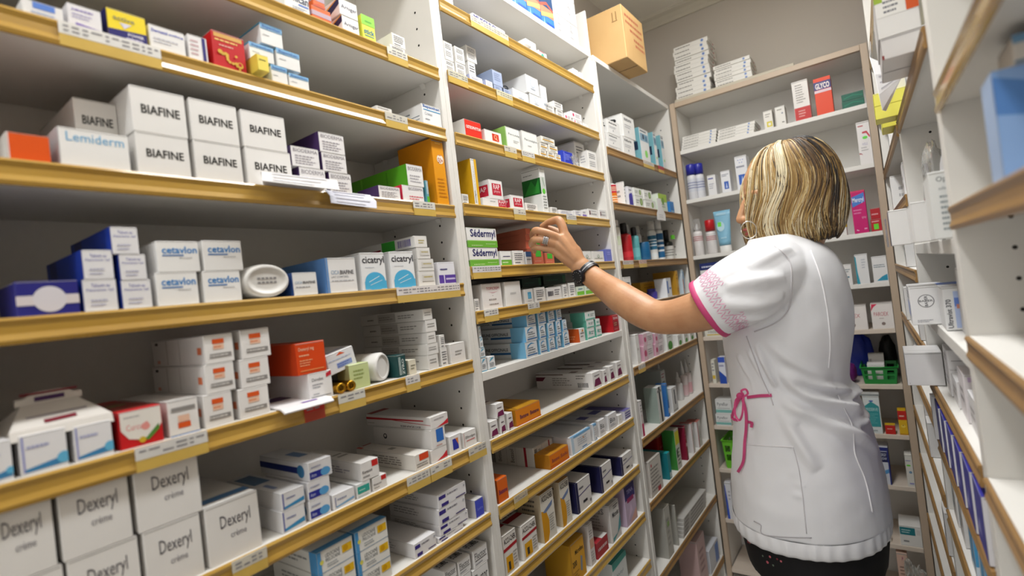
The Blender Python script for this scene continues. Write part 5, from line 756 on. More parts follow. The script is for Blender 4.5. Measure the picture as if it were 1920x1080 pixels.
('grn3', -0.004, 2.1291, 1.0866, 0.058, 0.05, 0.0434, 1, 'white carton with green arch, fifth along bottom row, corner bay fifth shelf', 'white carton with green arch set, corner bay fifth shelf'),
('grn3', -0.004, 2.2126, 1.0866, 0.0562, 0.05, 0.0392, 1, 'white carton with green arch, sixth along bottom row, corner bay fifth shelf', 'white carton with green arch set, corner bay fifth shelf'),
('grn3', -0.004, 2.2951, 1.0866, 0.0587, 0.05, 0.0378, 1, 'white carton with green arch, seventh along bottom row, corner bay fifth shelf', 'white carton with green arch set, corner bay fifth shelf'),
('pinkthin', -0.004, 1.6604, 0.8436, 0.0194, 0.04, 0.1234, 1, 'slim carton with magenta base, first along bottom row, corner bay sixth shelf', ''),
('blackwh', -0.004, 1.8269, 0.8436, 0.0526, 0.05, 0.1312, 1, 'upright carton with black band, second along bottom row, corner bay sixth shelf', ''),
('graytall', -0.05, 2.0091, 0.8436, 0.0487, 0.12, 0.1579, 1, 'tall grey-green carton, fifth along bottom row, corner bay sixth shelf', ''),
('tealblue', -0.004, 1.923, 0.8436, 0.0175, 0.04, 0.1267, 1, 'slim blue carton, third along bottom row, corner bay sixth shelf', ''),
('blackwh2', -0.004, 1.9794, 0.8436, 0.0593, 0.05, 0.0959, 1, 'small carton with black panel, fourth along bottom row, corner bay sixth shelf', ''),
('dotted', -0.004, 1.6733, 0.6267, 0.1132, 0.1, 0.1235, 1, 'pale carton with dense print, first along bottom row, corner bay seventh shelf', ''),
('tealbox', -0.004, 1.8528, 0.6267, 0.0292, 0.15, 0.0972, 1, 'teal carton lying flat, second along bottom row, corner bay seventh shelf', ''),
('redlab', -0.06, 1.913, 0.6267, 0.1183, 0.08, 0.1375, 1, 'red carton with pink panel, third along bottom row, corner bay seventh shelf', ''),
('yelgreen', -0.004, 1.9525, 0.6267, 0.0489, 0.05, 0.1545, 1, 'carton with yellow panel, fourth along bottom row, corner bay seventh shelf', ''),
('darkred', -0.004, 2.0717, 0.6267, 0.0166, 0.06, 0.138, 1, 'slim dark red carton, fifth along bottom row, corner bay seventh shelf', ''),
('whred', -0.004, 2.1597, 0.6267, 0.0219, 0.05, 0.1248, 1, 'slim white carton with red edge, sixth along bottom row, corner bay seventh shelf', 'slim white carton with red edge set, corner bay seventh shelf'),
('whred', -0.004, 2.2379, 0.6267, 0.0494, 0.05, 0.1103, 1, 'slim white carton with red edge, seventh along bottom row, corner bay seventh shelf', 'slim white carton with red edge set, corner bay seventh shelf'),
('greytall2', -0.004, 1.7589, 0.3765, 0.0534, 0.1, 0.179, 1, 'tall stone grey carton, first along bottom row, corner bay eighth shelf', 'tall stone grey carton set, corner bay eighth shelf'),
('greytall2', -0.004, 1.8642, 0.3765, 0.0068, 0.1, 0.15, 1, 'tall stone grey carton, second along bottom row, corner bay eighth shelf', 'tall stone grey carton set, corner bay eighth shelf'),
('flatgrey', -0.004, 1.9213, 0.3765, 0.3051, 0.1, 0.013, 1, 'flat grey carton with dark label, third along bottom row, corner bay eighth shelf', 'flat grey carton with dark label set, corner bay eighth shelf'),
('flatgrey', -0.004, 1.9267, 0.3897, 0.3065, 0.1, 0.013, 1, 'flat grey carton with dark label, first along second row, corner bay eighth shelf', 'flat grey carton with dark label set, corner bay eighth shelf'),
('flatgrey', -0.004, 1.9322, 0.4029, 0.308, 0.1, 0.013, 1, 'flat grey carton with dark label, first along third row, corner bay eighth shelf', 'flat grey carton with dark label set, corner bay eighth shelf'),
('flatgrey', -0.004, 1.9376, 0.4161, 0.3095, 0.1, 0.013, 1, 'flat grey carton with dark label, first along fourth row, corner bay eighth shelf', 'flat grey carton with dark label set, corner bay eighth shelf'),
('flatgrey', -0.004, 1.9431, 0.4293, 0.311, 0.1, 0.013, 1, 'flat grey carton with dark label, first along fifth row, corner bay eighth shelf', 'flat grey carton with dark label set, corner bay eighth shelf'),
('pinkgrey', -0.004, 2.0495, 0.102, 0.1051, 0.08, 0.202, 1, 'dusty pink carton, first along bottom row, corner bay ninth shelf', ''),
('whitebl', -0.004, 2.1903, 0.102, 0.139, 0.08, 0.0966, 1, 'low carton with blue end, second along bottom row, corner bay ninth shelf', ''),
('flatflu', 0.0322, 2.38, 1.9362, 0.1501, 0.13, 0.0117, 0, 'flat white carton with blue ring, first along bottom row, end rack top shelf', 'flat white carton with blue ring set, end rack top shelf'),
('flatflu', 0.0354, 2.38, 1.9481, 0.1496, 0.13, 0.0117, 0, 'flat white carton with blue ring, first along second row, end rack top shelf', 'flat white carton with blue ring set, end rack top shelf'),
('flatflu', 0.0385, 2.38, 1.96, 0.1491, 0.13, 0.0117, 0, 'flat white carton with blue ring, first along third row, end rack top shelf', 'flat white carton with blue ring set, end rack top shelf'),
('flatflu', 0.0414, 2.38, 1.9719, 0.1489, 0.13, 0.0117, 0, 'flat white carton with blue ring, first along fourth row, end rack top shelf', 'flat white carton with blue ring set, end rack top shelf'),
('flatflu', 0.0432, 2.38, 1.9838, 0.1488, 0.13, 0.0117, 0, 'flat white carton with blue ring, first along fifth row, end rack top shelf', 'flat white carton with blue ring set, end rack top shelf'),
('flatflu', 0.1887, 2.38, 1.9362, 0.1488, 0.13, 0.0117, 0, 'flat white carton with blue ring, second along bottom row, end rack top shelf', 'flat white carton with blue ring set, end rack top shelf'),
('flatflu', 0.1917, 2.38, 1.9481, 0.1486, 0.13, 0.0117, 0, 'flat white carton with blue ring, second along second row, end rack top shelf', 'flat white carton with blue ring set, end rack top shelf'),
('flatflu', 0.1947, 2.38, 1.96, 0.1484, 0.13, 0.0117, 0, 'flat white carton with blue ring, second along third row, end rack top shelf', 'flat white carton with blue ring set, end rack top shelf'),
('flatflu', 0.1976, 2.38, 1.9719, 0.1482, 0.13, 0.0117, 0, 'flat white carton with blue ring, second along fourth row, end rack top shelf', 'flat white carton with blue ring set, end rack top shelf'),
('yelsq', 0.3792, 2.38, 1.9362, 0.0335, 0.06, 0.0734, 0, 'white carton with yellow square, third along bottom row, end rack top shelf', ''),
('greysq', 0.4238, 2.38, 1.9362, 0.0355, 0.06, 0.0774, 0, 'white carton with grey dot, fourth along bottom row, end rack top shelf', ''),
('whitered2', 0.4929, 2.38, 1.9362, 0.056, 0.06, 0.1556, 0, 'tall white carton with red base, fifth along bottom row, end rack top shelf', ''),
('glyco', 0.5682, 2.38, 1.9362, 0.0568, 0.06, 0.1428, 0, 'tall orange-red carton, navy band, sixth along bottom row, end rack top shelf', ''),
('greenwave', 0.6522, 2.38, 1.9362, 0.0712, 0.09, 0.0265, 0, 'flat dark green carton, seventh along bottom row, end rack top shelf', 'flat dark green carton set, end rack top shelf'),
('greenwave', 0.6531, 2.38, 1.963, 0.0696, 0.09, 0.0265, 0, 'flat dark green carton, third along second row, end rack top shelf', 'flat dark green carton set, end rack top shelf'),
('smallblue', 0.1276, 2.38, 1.7112, 0.0348, 0.05, 0.0889, 0, 'small carton with blue heading, first along bottom row, end rack second shelf', ''),
('bluesq2', 0.185, 2.38, 1.7112, 0.0372, 0.05, 0.0943, 0, 'small carton with blue square, second along bottom row, end rack second shelf', ''),
('bluedots', 0.2479, 2.38, 1.7112, 0.0468, 0.06, 0.1418, 0, 'tall carton with blue dots, third along bottom row, end rack second shelf', ''),
('redcurve', 0.6869, 2.38, 1.7112, 0.0406, 0.05, 0.1611, 0, 'tall carton, red curve, green sticker, fourth along bottom row, end rack second shelf', ''),
('whitegrey', 0.5436, 2.38, 1.4556, 0.0322, 0.06, 0.0458, 0, 'small grey-printed carton, second along bottom row, end rack third shelf', 'small grey-printed carton set, end rack third shelf'),
('whitegrey', 0.5835, 2.38, 1.4556, 0.0329, 0.06, 0.0325, 0, 'small grey-printed carton, third along bottom row, end rack third shelf', 'small grey-printed carton set, end rack third shelf'),
('yellowlab', 0.5884, 2.38, 1.4883, 0.0296, 0.06, 0.0619, 0, 'bright yellow carton, first along second row, end rack third shelf', ''),
('mercry', 0.6411, 2.38, 1.4556, 0.0458, 0.08, 0.163, 0, 'magenta carton with blue banner, fourth along bottom row, end rack third shelf', ''),
('redgreen', 0.6948, 2.38, 1.4556, 0.0327, 0.06, 0.0458, 0, 'red carton with green sticker, fifth along bottom row, end rack third shelf', ''),
('redgreen2', 0.6973, 2.38, 1.5016, 0.0302, 0.06, 0.0399, 0, 'low dark red carton, second along second row, end rack third shelf', ''),
('beige2', 0.2634, 2.38, 1.4556, 0.0251, 0.05, 0.03, 0, 'small beige carton, first along bottom row, end rack third shelf', ''),
('minox', 0.0491, 2.38, 1.263, 0.0859, 0.1, 0.1548, 0, 'white carton with navy heading, first along bottom row, end rack fourth shelf', ''),
('plainwhite', 0.1616, 2.38, 1.263, 0.0646, 0.1, 0.1353, 0, 'plain white carton, second along bottom row, end rack fourth shelf', ''),
('whitegrey', 0.5581, 2.38, 1.263, 0.0174, 0.06, 0.1048, 0, 'small grey-printed carton, third along bottom row, end rack fourth shelf', ''),
('swish', 0.5856, 2.38, 1.263, 0.0298, 0.06, 0.0802, 0, 'white carton with grey-blue text, fourth along bottom row, end rack fourth shelf', ''),
('tealswish', 0.6293, 2.38, 1.263, 0.0406, 0.07, 0.1138, 0, 'upright carton with teal edge, fifth along bottom row, end rack fourth shelf', ''),
('tealswish2', 0.6818, 2.38, 1.263, 0.0457, 0.08, 0.0982, 0, 'white carton with teal wave, sixth along bottom row, end rack fourth shelf', ''),
('yelline', 0.0364, 2.38, 1.0875, 0.0947, 0.06, 0.03, 0, 'small carton with yellow line, first along bottom row, end rack fifth shelf', ''),
('paroex', 0.5469, 2.38, 1.0875, 0.099, 0.08, 0.0936, 0, 'white carton with pink corner curve, second along bottom row, end rack fifth shelf', 'white carton with pink corner curve set, end rack fifth shelf'),
('paroex', 0.6599, 2.38, 1.0875, 0.0676, 0.08, 0.0966, 0, 'white carton with pink corner curve, third along bottom row, end rack fifth shelf', 'white carton with pink corner curve set, end rack fifth shelf'),
('yelline', 0.0462, 2.38, 0.876, 0.0149, 0.05, 0.1069, 0, 'small carton with yellow line, first along bottom row, end rack sixth shelf', ''),
('bluewave', 0.0776, 2.38, 0.876, 0.0285, 0.05, 0.1182, 0, 'carton with royal blue wave, second along bottom row, end rack sixth shelf', ''),
('pyre', 0.0381, 2.38, 0.687, 0.0649, 0.08, 0.0522, 0, 'white carton with mint band, first along bottom row, end rack seventh shelf', 'white carton with mint band set, end rack seventh shelf'),
('pyre', 0.0436, 2.38, 0.7394, 0.0678, 0.08, 0.065, 0, 'white carton with mint band, first along second row, end rack seventh shelf', 'white carton with mint band set, end rack seventh shelf'),
('tealpre', 0.538, 2.38, 0.687, 0.0407, 0.08, 0.144, 0, 'tall white and teal carton, second along bottom row, end rack seventh shelf', 'tall white and teal carton set, end rack seventh shelf'),
('tealpre', 0.5975, 2.38, 0.687, 0.0526, 0.08, 0.1452, 0, 'tall white and teal carton, third along bottom row, end rack seventh shelf', 'tall white and teal carton set, end rack seventh shelf'),
('greylong', 0.5759, 2.38, 0.8324, 0.0758, 0.08, 0.013, 0, 'long white and grey carton, second along second row, end rack seventh shelf', ''),
('redyelsm', 0.6583, 2.38, 0.687, 0.0311, 0.03, 0.0345, 0, 'small red carton, fourth along bottom row, end rack seventh shelf', ''),
('redyel', 0.7016, 2.38, 0.687, 0.0259, 0.05, 0.091, 0, 'red and yellow sachet carton, fifth along bottom row, end rack seventh shelf', ''),
('navyph', 0.6193, 2.38, 0.4935, 0.0381, 0.08, 0.1417, 0, 'navy-edged carton, first along bottom row, end rack eighth shelf', ''),
('greenblob', 0.7057, 2.38, 0.4935, 0.0218, 0.06, 0.1204, 0, 'white carton with green sticker, second along bottom row, end rack eighth shelf', ''),
('bluecurve', 0.0386, 2.38, 0.2667, 0.0262, 0.06, 0.1645, 0, 'white carton with blue curve, first along bottom row, end rack ninth shelf', ''),
('whteal', 0.6618, 2.38, 0.2667, 0.0657, 0.1, 0.0762, 0, 'white carton with teal panel, second along bottom row, end rack ninth shelf', ''),
('pinkpaper', 0.6427, 2.38, 0.0426, 0.0329, 0.03, 0.1936, 0, 'salmon-pink carton, first along bottom row, end rack tenth shelf', ''),
('rwhite', 0.7342, 1.15, 1.386, 0.0299, 0.09, 0.0633, 0, 'plain white carton overhanging side rack, beside magenta carton', ''),
('rwhite2', 0.7602, 1.0, 1.386, 0.0293, 0.12, 0.0612, 0, 'larger plain white carton overhanging side rack, behind grey-lettered one', ''),
('ropt', 0.777, 0.872, 1.386, 0.08, 0.09, 0.0877, 0, 'tall white carton, grey lettering, against side rack upright', ''),
('bayer', 0.7501, 1.168, 1.24, 0.075, 0.12, 0.0678, 0, 'white carton with round cross emblem overhanging side rack', ''),
('ultra', 0.7897, 1.075, 1.24, 0.0227, 0.085, 0.0692, 0, 'white carton with sideways lettering, side rack', ''),
('ultratall', 0.8081, 0.985, 1.24, 0.06, 0.08, 0.1, 0, 'tall grey-white carton beside sideways-lettered carton, side rack', ''),
('rgen', 0.8028, 0.87, 1.24, 0.07, 0.09, 0.085, 0, 'pale carton against side rack upright, under tall white carton', ''),
('openwhite', 0.7334, 1.314, 1.1, 0.0598, 0.1, 0.0657, 0, 'half-open white carton overhanging side rack, below emblem carton', ''),
('rsmall', 0.7942, 1.22, 1.1, 0.1, 0.08, 0.05, 0, 'small white carton, first of row below emblem carton, side rack', 'small white cartons, side rack'),
('rsmall', 0.7966, 1.13, 1.1, 0.1, 0.08, 0.046, 0, 'small white carton, second of row below emblem carton, side rack', 'small white cartons, side rack'),
('rexcel', 0.7991, 1.04, 1.1, 0.1, 0.08, 0.075, 0, 'white carton with lilac print in row below emblem carton, side rack', ''),
('rsmall', 0.8015, 0.95, 1.1, 0.1, 0.08, 0.055, 0, 'small white carton, fourth of row below emblem carton, side rack', 'small white cartons, side rack'),
('rsmall', 0.8037, 0.87, 1.1, 0.1, 0.08, 0.06, 0, 'small white carton, fifth of row below emblem carton, side rack', 'small white cartons, side rack'),
('rsmall', 0.7942, 1.22, 1.1502, 0.1, 0.08, 0.035, 0, 'small white carton stacked beside half-open carton, side rack', ''),
('rnavy', 0.7758, 1.31, 0.967, 0.09, 0.085, 0.088, 0, 'white and indigo carton, farther end of six in side rack row', 'white and indigo cartons, side rack'),
('rnavy', 0.7782, 1.22, 0.967, 0.09, 0.085, 0.088, 0, 'white and indigo carton, second of six in side rack row', 'white and indigo cartons, side rack'),
('rnavy', 0.7806, 1.13, 0.967, 0.09, 0.085, 0.088, 0, 'white and indigo carton, third of six in side rack row', 'white and indigo cartons, side rack'),
('rnavy', 0.7831, 1.04, 0.967, 0.09, 0.085, 0.088, 0, 'white and indigo carton, fourth of six in side rack row', 'white and indigo cartons, side rack'),
('rnavy', 0.7855, 0.95, 0.967, 0.09, 0.085, 0.088, 0, 'white and indigo carton, fifth of six in side rack row', 'white and indigo cartons, side rack'),
('rnavy', 0.7879, 0.86, 0.967, 0.09, 0.085, 0.088, 0, 'white and indigo carton, near end of six in side rack row', 'white and indigo cartons, side rack'),
('rgen', 0.7696, 1.3965, 0.967, 0.09, 0.022, 0.095, 0, 'pale carton at far end of indigo carton row, side rack', ''),
('rgen', 0.7852, 1.33, 0.812, 0.09, 0.075, 0.09, 0, 'small pale carton, first along shelf under indigo cartons, side rack', 'cartons under the indigo row, side rack'),
('rgen', 0.7877, 1.24, 0.812, 0.09, 0.075, 0.08, 0, 'small pale carton, second along shelf under indigo cartons, side rack', 'cartons under the indigo row, side rack'),
('rbluew', 0.7909, 1.12, 0.812, 0.09, 0.075, 0.085, 0, 'pale carton with blue panel, third along shelf under indigo cartons, side rack', 'cartons under the indigo row, side rack'),
('rbluew', 0.7936, 1.02, 0.812, 0.09, 0.075, 0.085, 0, 'pale carton with blue panel, fourth along shelf under indigo cartons, side rack', 'cartons under the indigo row, side rack'),
('rgen', 0.7963, 0.92, 0.812, 0.09, 0.075, 0.1, 0, 'small pale carton, fifth along shelf under indigo cartons, side rack', 'cartons under the indigo row, side rack'),
('rtop2', 0.7487, 0.95, 1.657, 0.0503, 0.13, 0.0308, 0, 'pale grey carton overhanging side rack, under orange-labelled carton', ''),
('rtop', 0.7467, 0.95, 1.6881, 0.0503, 0.125, 0.06, 0, 'white carton with orange label atop grey carton, side rack', ''),
('ryellow', 0.7372, 1.36, 1.657, 0.06, 0.057, 0.055, 0, 'yellow carton under white papers, side rack', ''),
('ryellow', 0.7484, 1.465, 1.657, 0.06, 0.09, 0.06, 0, 'yellow carton behind another yellow one, side rack', ''),
('rgen', 0.7877, 1.2, 1.657, 0.05, 0.05, 0.075, 0, 'small pale carton beside white papers, side rack', ''),
('rgen', 0.7879, 1.11, 1.657, 0.05, 0.05, 0.085, 0, 'small pale carton behind overhanging grey carton, side rack', ''),
('rgen', 0.7649, 1.75, 1.657, 0.09, 0.07, 0.08, 0, 'small pale carton, first on overhead shelf of side rack far bay', 'cartons in the far bay of the side rack'),
('rsmall', 0.7695, 1.95, 1.657, 0.09, 0.07, 0.07, 0, 'small white carton, second on overhead shelf of side rack far bay', 'cartons in the far bay of the side rack'),
('rsmall', 0.7789, 1.6, 1.5, 0.09, 0.07, 0.09, 0, 'small white carton, first on upper shelf of side rack far bay', 'cartons in the far bay of the side rack'),
('rbluew', 0.7849, 1.75, 1.5, 0.09, 0.07, 0.08, 0, 'pale carton with blue panel, second on upper shelf of side rack far bay', 'cartons in the far bay of the side rack'),
('rgen', 0.7595, 1.95, 1.5, 0.09, 0.07, 0.1, 0, 'small pale carton, third on upper shelf of side rack far bay', 'cartons in the far bay of the side rack'),
('rsmall', 0.7654, 2.1, 1.5, 0.09, 0.07, 0.08, 0, 'small white carton, fourth on upper shelf of side rack far bay', 'cartons in the far bay of the side rack'),
('rbluew', 0.7903, 1.55, 1.33, 0.09, 0.07, 0.1, 0, 'pale carton with blue panel, first on raised shelf of side rack far bay', 'cartons in the far bay of the side rack'),
('rgen', 0.7668, 1.68, 1.33, 0.09, 0.07, 0.08, 0, 'small pale carton, second on raised shelf of side rack far bay', 'cartons in the far bay of the side rack'),
('rsmall', 0.773, 1.82, 1.33, 0.09, 0.07, 0.09, 0, 'small white carton, third on raised shelf of side rack far bay', 'cartons in the far bay of the side rack'),
('rbluew', 0.7768, 2.05, 1.33, 0.09, 0.07, 0.1, 0, 'pale carton with blue panel, fourth on raised shelf of side rack far bay', 'cartons in the far bay of the side rack'),
('rgen', 0.7708, 1.53, 1.16, 0.09, 0.07, 0.1, 0, 'small pale carton, first on middle shelf of side rack far bay', 'cartons in the far bay of the side rack'),
('rsmall', 0.7773, 1.66, 1.16, 0.09, 0.07, 0.09, 0, 'small white carton, second on middle shelf of side rack far bay', 'cartons in the far bay of the side rack'),
('rbluew', 0.7835, 1.8, 1.16, 0.09, 0.07, 0.08, 0, 'pale carton with blue panel, third on middle shelf of side rack far bay', 'cartons in the far bay of the side rack'),
('rgen', 0.7587, 1.98, 1.16, 0.09, 0.07, 0.1, 0, 'small pale carton, fourth on middle shelf of side rack far bay', 'cartons in the far bay of the side rack'),
('rsmall', 0.7811, 1.52, 1.0, 0.09, 0.07, 0.1, 0, 'small white carton, first on waist-high shelf of side rack far bay', 'cartons in the far bay of the side rack'),
('rbluew', 0.7879, 1.64, 1.0, 0.09, 0.07, 0.09, 0, 'pale carton with blue panel, second on waist-high shelf of side rack far bay', 'cartons in the far bay of the side rack'),
('rgen', 0.7635, 1.8, 1.0, 0.09, 0.07, 0.1, 0, 'small pale carton, third on waist-high shelf of side rack far bay', 'cartons in the far bay of the side rack'),
('rsmall', 0.7681, 2.0, 1.0, 0.09, 0.07, 0.09, 0, 'small white carton, fourth on waist-high shelf of side rack far bay', 'cartons in the far bay of the side rack'),
('rbluew', 0.7908, 1.53, 0.83, 0.09, 0.07, 0.1, 0, 'pale carton with blue panel, first on low shelf of side rack far bay', 'cartons in the far bay of the side rack'),
('rgen', 0.7662, 1.7, 0.83, 0.09, 0.07, 0.09, 0, 'small pale carton, second on low shelf of side rack far bay', 'cartons in the far bay of the side rack'),
('rsmall', 0.7708, 1.9, 0.83, 0.09, 0.07, 0.1, 0, 'small white carton, third on low shelf of side rack far bay', 'cartons in the far bay of the side rack'),
('rgen', 0.7711, 1.52, 0.66, 0.09, 0.07, 0.1, 0, 'small pale carton, first on lower shelf of side rack far bay', 'cartons in the far bay of the side rack'),
('rsmall', 0.7773, 1.66, 0.66, 0.09, 0.07, 0.11, 0, 'small white carton, second on lower shelf of side rack far bay', 'cartons in the far bay of the side rack'),
('rbluew', 0.7822, 1.85, 0.66, 0.09, 0.07, 0.1, 0, 'pale carton with blue panel, third on lower shelf of side rack far bay', 'cartons in the far bay of the side rack'),
('rsmall', 0.7811, 1.52, 0.45, 0.09, 0.07, 0.12, 0, 'small white carton, first on lowest shelf of side rack far bay', 'cartons in the far bay of the side rack'),
('rbluew', 0.7862, 1.7, 0.45, 0.09, 0.07, 0.1, 0, 'pale carton with blue panel, second on lowest shelf of side rack far bay', 'cartons in the far bay of the side rack'),
('rblue', 0.8045, 0.57, 1.424, 0.13, 0.05, 0.088, 0, 'white and sky blue carton, close to lens on side rack', ''),
('rgreylab', 0.818, 0.565, 1.5125, 0.12, 0.06, 0.022, 0, 'flat grey carton on top of sky blue carton, side rack', ''),
('rgen', 0.84, 0.47, 1.267, 0.1, 0.07, 0.09, 0, 'pale carton low beside side rack upright, near bay', ''),
]
LABELS = {'near': [(0, 0.679, 0.73, 'DAD6C8'), (1, 0.188, 0.289, 'E3E1DC'), (1, 0.655, 0.71, 'D0CCC0'), (2, 0.7, 0.759, 'DDDAD2'), (3, 0.634, 0.805, 'E4DEDA'), (4, 0.216, 0.294, 'DAD7D2'), (4, 0.429, 0.463, 'C8382C'), (4, 0.489, 0.54, 'D9D6CC'), (4, 0.631, 0.665, 'DDD9D4'), (5, 0.306, 0.352, 'CFC9BA'), (5, 0.607, 0.663, 'DAD6CC'), (5, 0.665, 0.722, 'DAD6CC'), (5, 0.774, 0.829, 'CFC9BC')], 'mid': [(0, 0.951, 1.101, 'D9C9B0'), (1, 0.849, 0.913, 'CBC7B0'), (1, 1.021, 1.087, 'D9D2B0'), (2, 1.026, 1.077, 'D4CDBE'), (2, 1.101, 1.16, 'D9D6D0'), (3, 1.034, 1.085, 'D6D2C4'), (3, 1.294, 1.35, 'DCDAD4'), (4, 0.853, 0.954, 'DCD8DA'), (5, 0.875, 0.925, 'DDDAD2'), (5, 1.047, 1.098, 'E2E0DA'), (8, 0.902, 0.954, 'C9BB9E')], 'cor': [(0, 1.958, 2.072, 'D8D0C4'), (0, 2.125, 2.189, 'C0404a'), (2, 1.648, 1.735, 'DCCFC6'), (2, 1.79, 1.862, 'DDB8A8'), (4, 1.671, 1.73, 'D8D2C8')]}
prepare_text(sorted({(op[1], op[7] if len(op) > 7 else 0) for D in DES.values() for f in 'FLRTU' if f in D for op in D[f] if op[0] in 'tvi'}))

# ---------------------------------------------------------------- room shell
def slab(name, a, b, m):
    mb = MB(); mb.box(a, b, m); return struct(mb.obj(name))
slab('floor', (-0.3, -1.8, -0.05), (1.15, 2.72, 0.0), FLOORM)
slab('ceiling', (-0.3, -1.8, CEIL), (1.15, 2.72, CEIL + 0.05), CEILM)
slab('wall_back', (-0.3, 2.62, 0.0), (1.15, 2.72, CEIL), WALLM)
slab('wall_left', (-0.36, -1.8, 0.0), (-0.252, 2.62, CEIL), WALLM)
slab('wall_right', (1.06, -1.8, 0.0), (1.15, 2.62, CEIL), WALLM)
mb = MB()   # moulded cornice along the back wall
prof = [(0, 0), (0, -0.055), (-0.008, -0.055), (-0.012, -0.04), (-0.026, -0.022), (-0.042, -0.012), (-0.046, 0)]
mb.rings([[(x, 2.62 + p[0], CEIL + p[1]) for p in prof] for x in (-0.252, 1.06)], mat('C6BFAF', 0.7, 0.03), smooth=False)
struct(mb.obj('trim_1'))
mb = MB(); mb.box((0.792, 2.44, 2.03), (0.83, 2.619, CEIL - 0.001), mat('9C8F86', 0.7)); mb.box((0.786, 2.43, 2.03), (0.792, 2.619, CEIL - 0.001), mat('7E5B48', 0.6))
struct(mb.obj('trim_2'))
mb = MB()
mb.box((-0.25, -1.8, 0), (-0.24, 2.6, 0.06), mat('A9A297', 0.6)); struct(mb.obj('baseboard_left'))

for i, yc in enumerate((1.15, -0.4)):
    root = thing(empty('ceiling_light', (0.42, yc, CEIL)), 'white twin-tube ceiling light over the %s aisle' % ('shelved' if i == 0 else 'entrance end of the'), 'ceiling light')
    mb = MB(); mb.bbox((-0.1, -0.62, -0.05), (0.1, 0.62, -0.0005), WHITE, 0.004); mb.obj('housing', root)
    em = bpy.data.materials.new('lit_tube'); em.use_nodes = True
    bs = em.node_tree.nodes['Principled BSDF']; bs.inputs['Emission Color'].default_value = (1, 0.97, 0.92, 1); bs.inputs['Emission Strength'].default_value = 6.0
    for x in (-0.05, 0.05):
        mb = MB(); mb.lathe([(0.013, -0.58), (0.013, 0.58)], em, 'y', 12, (x, 0, -0.0655)); mb.obj('tube', root)

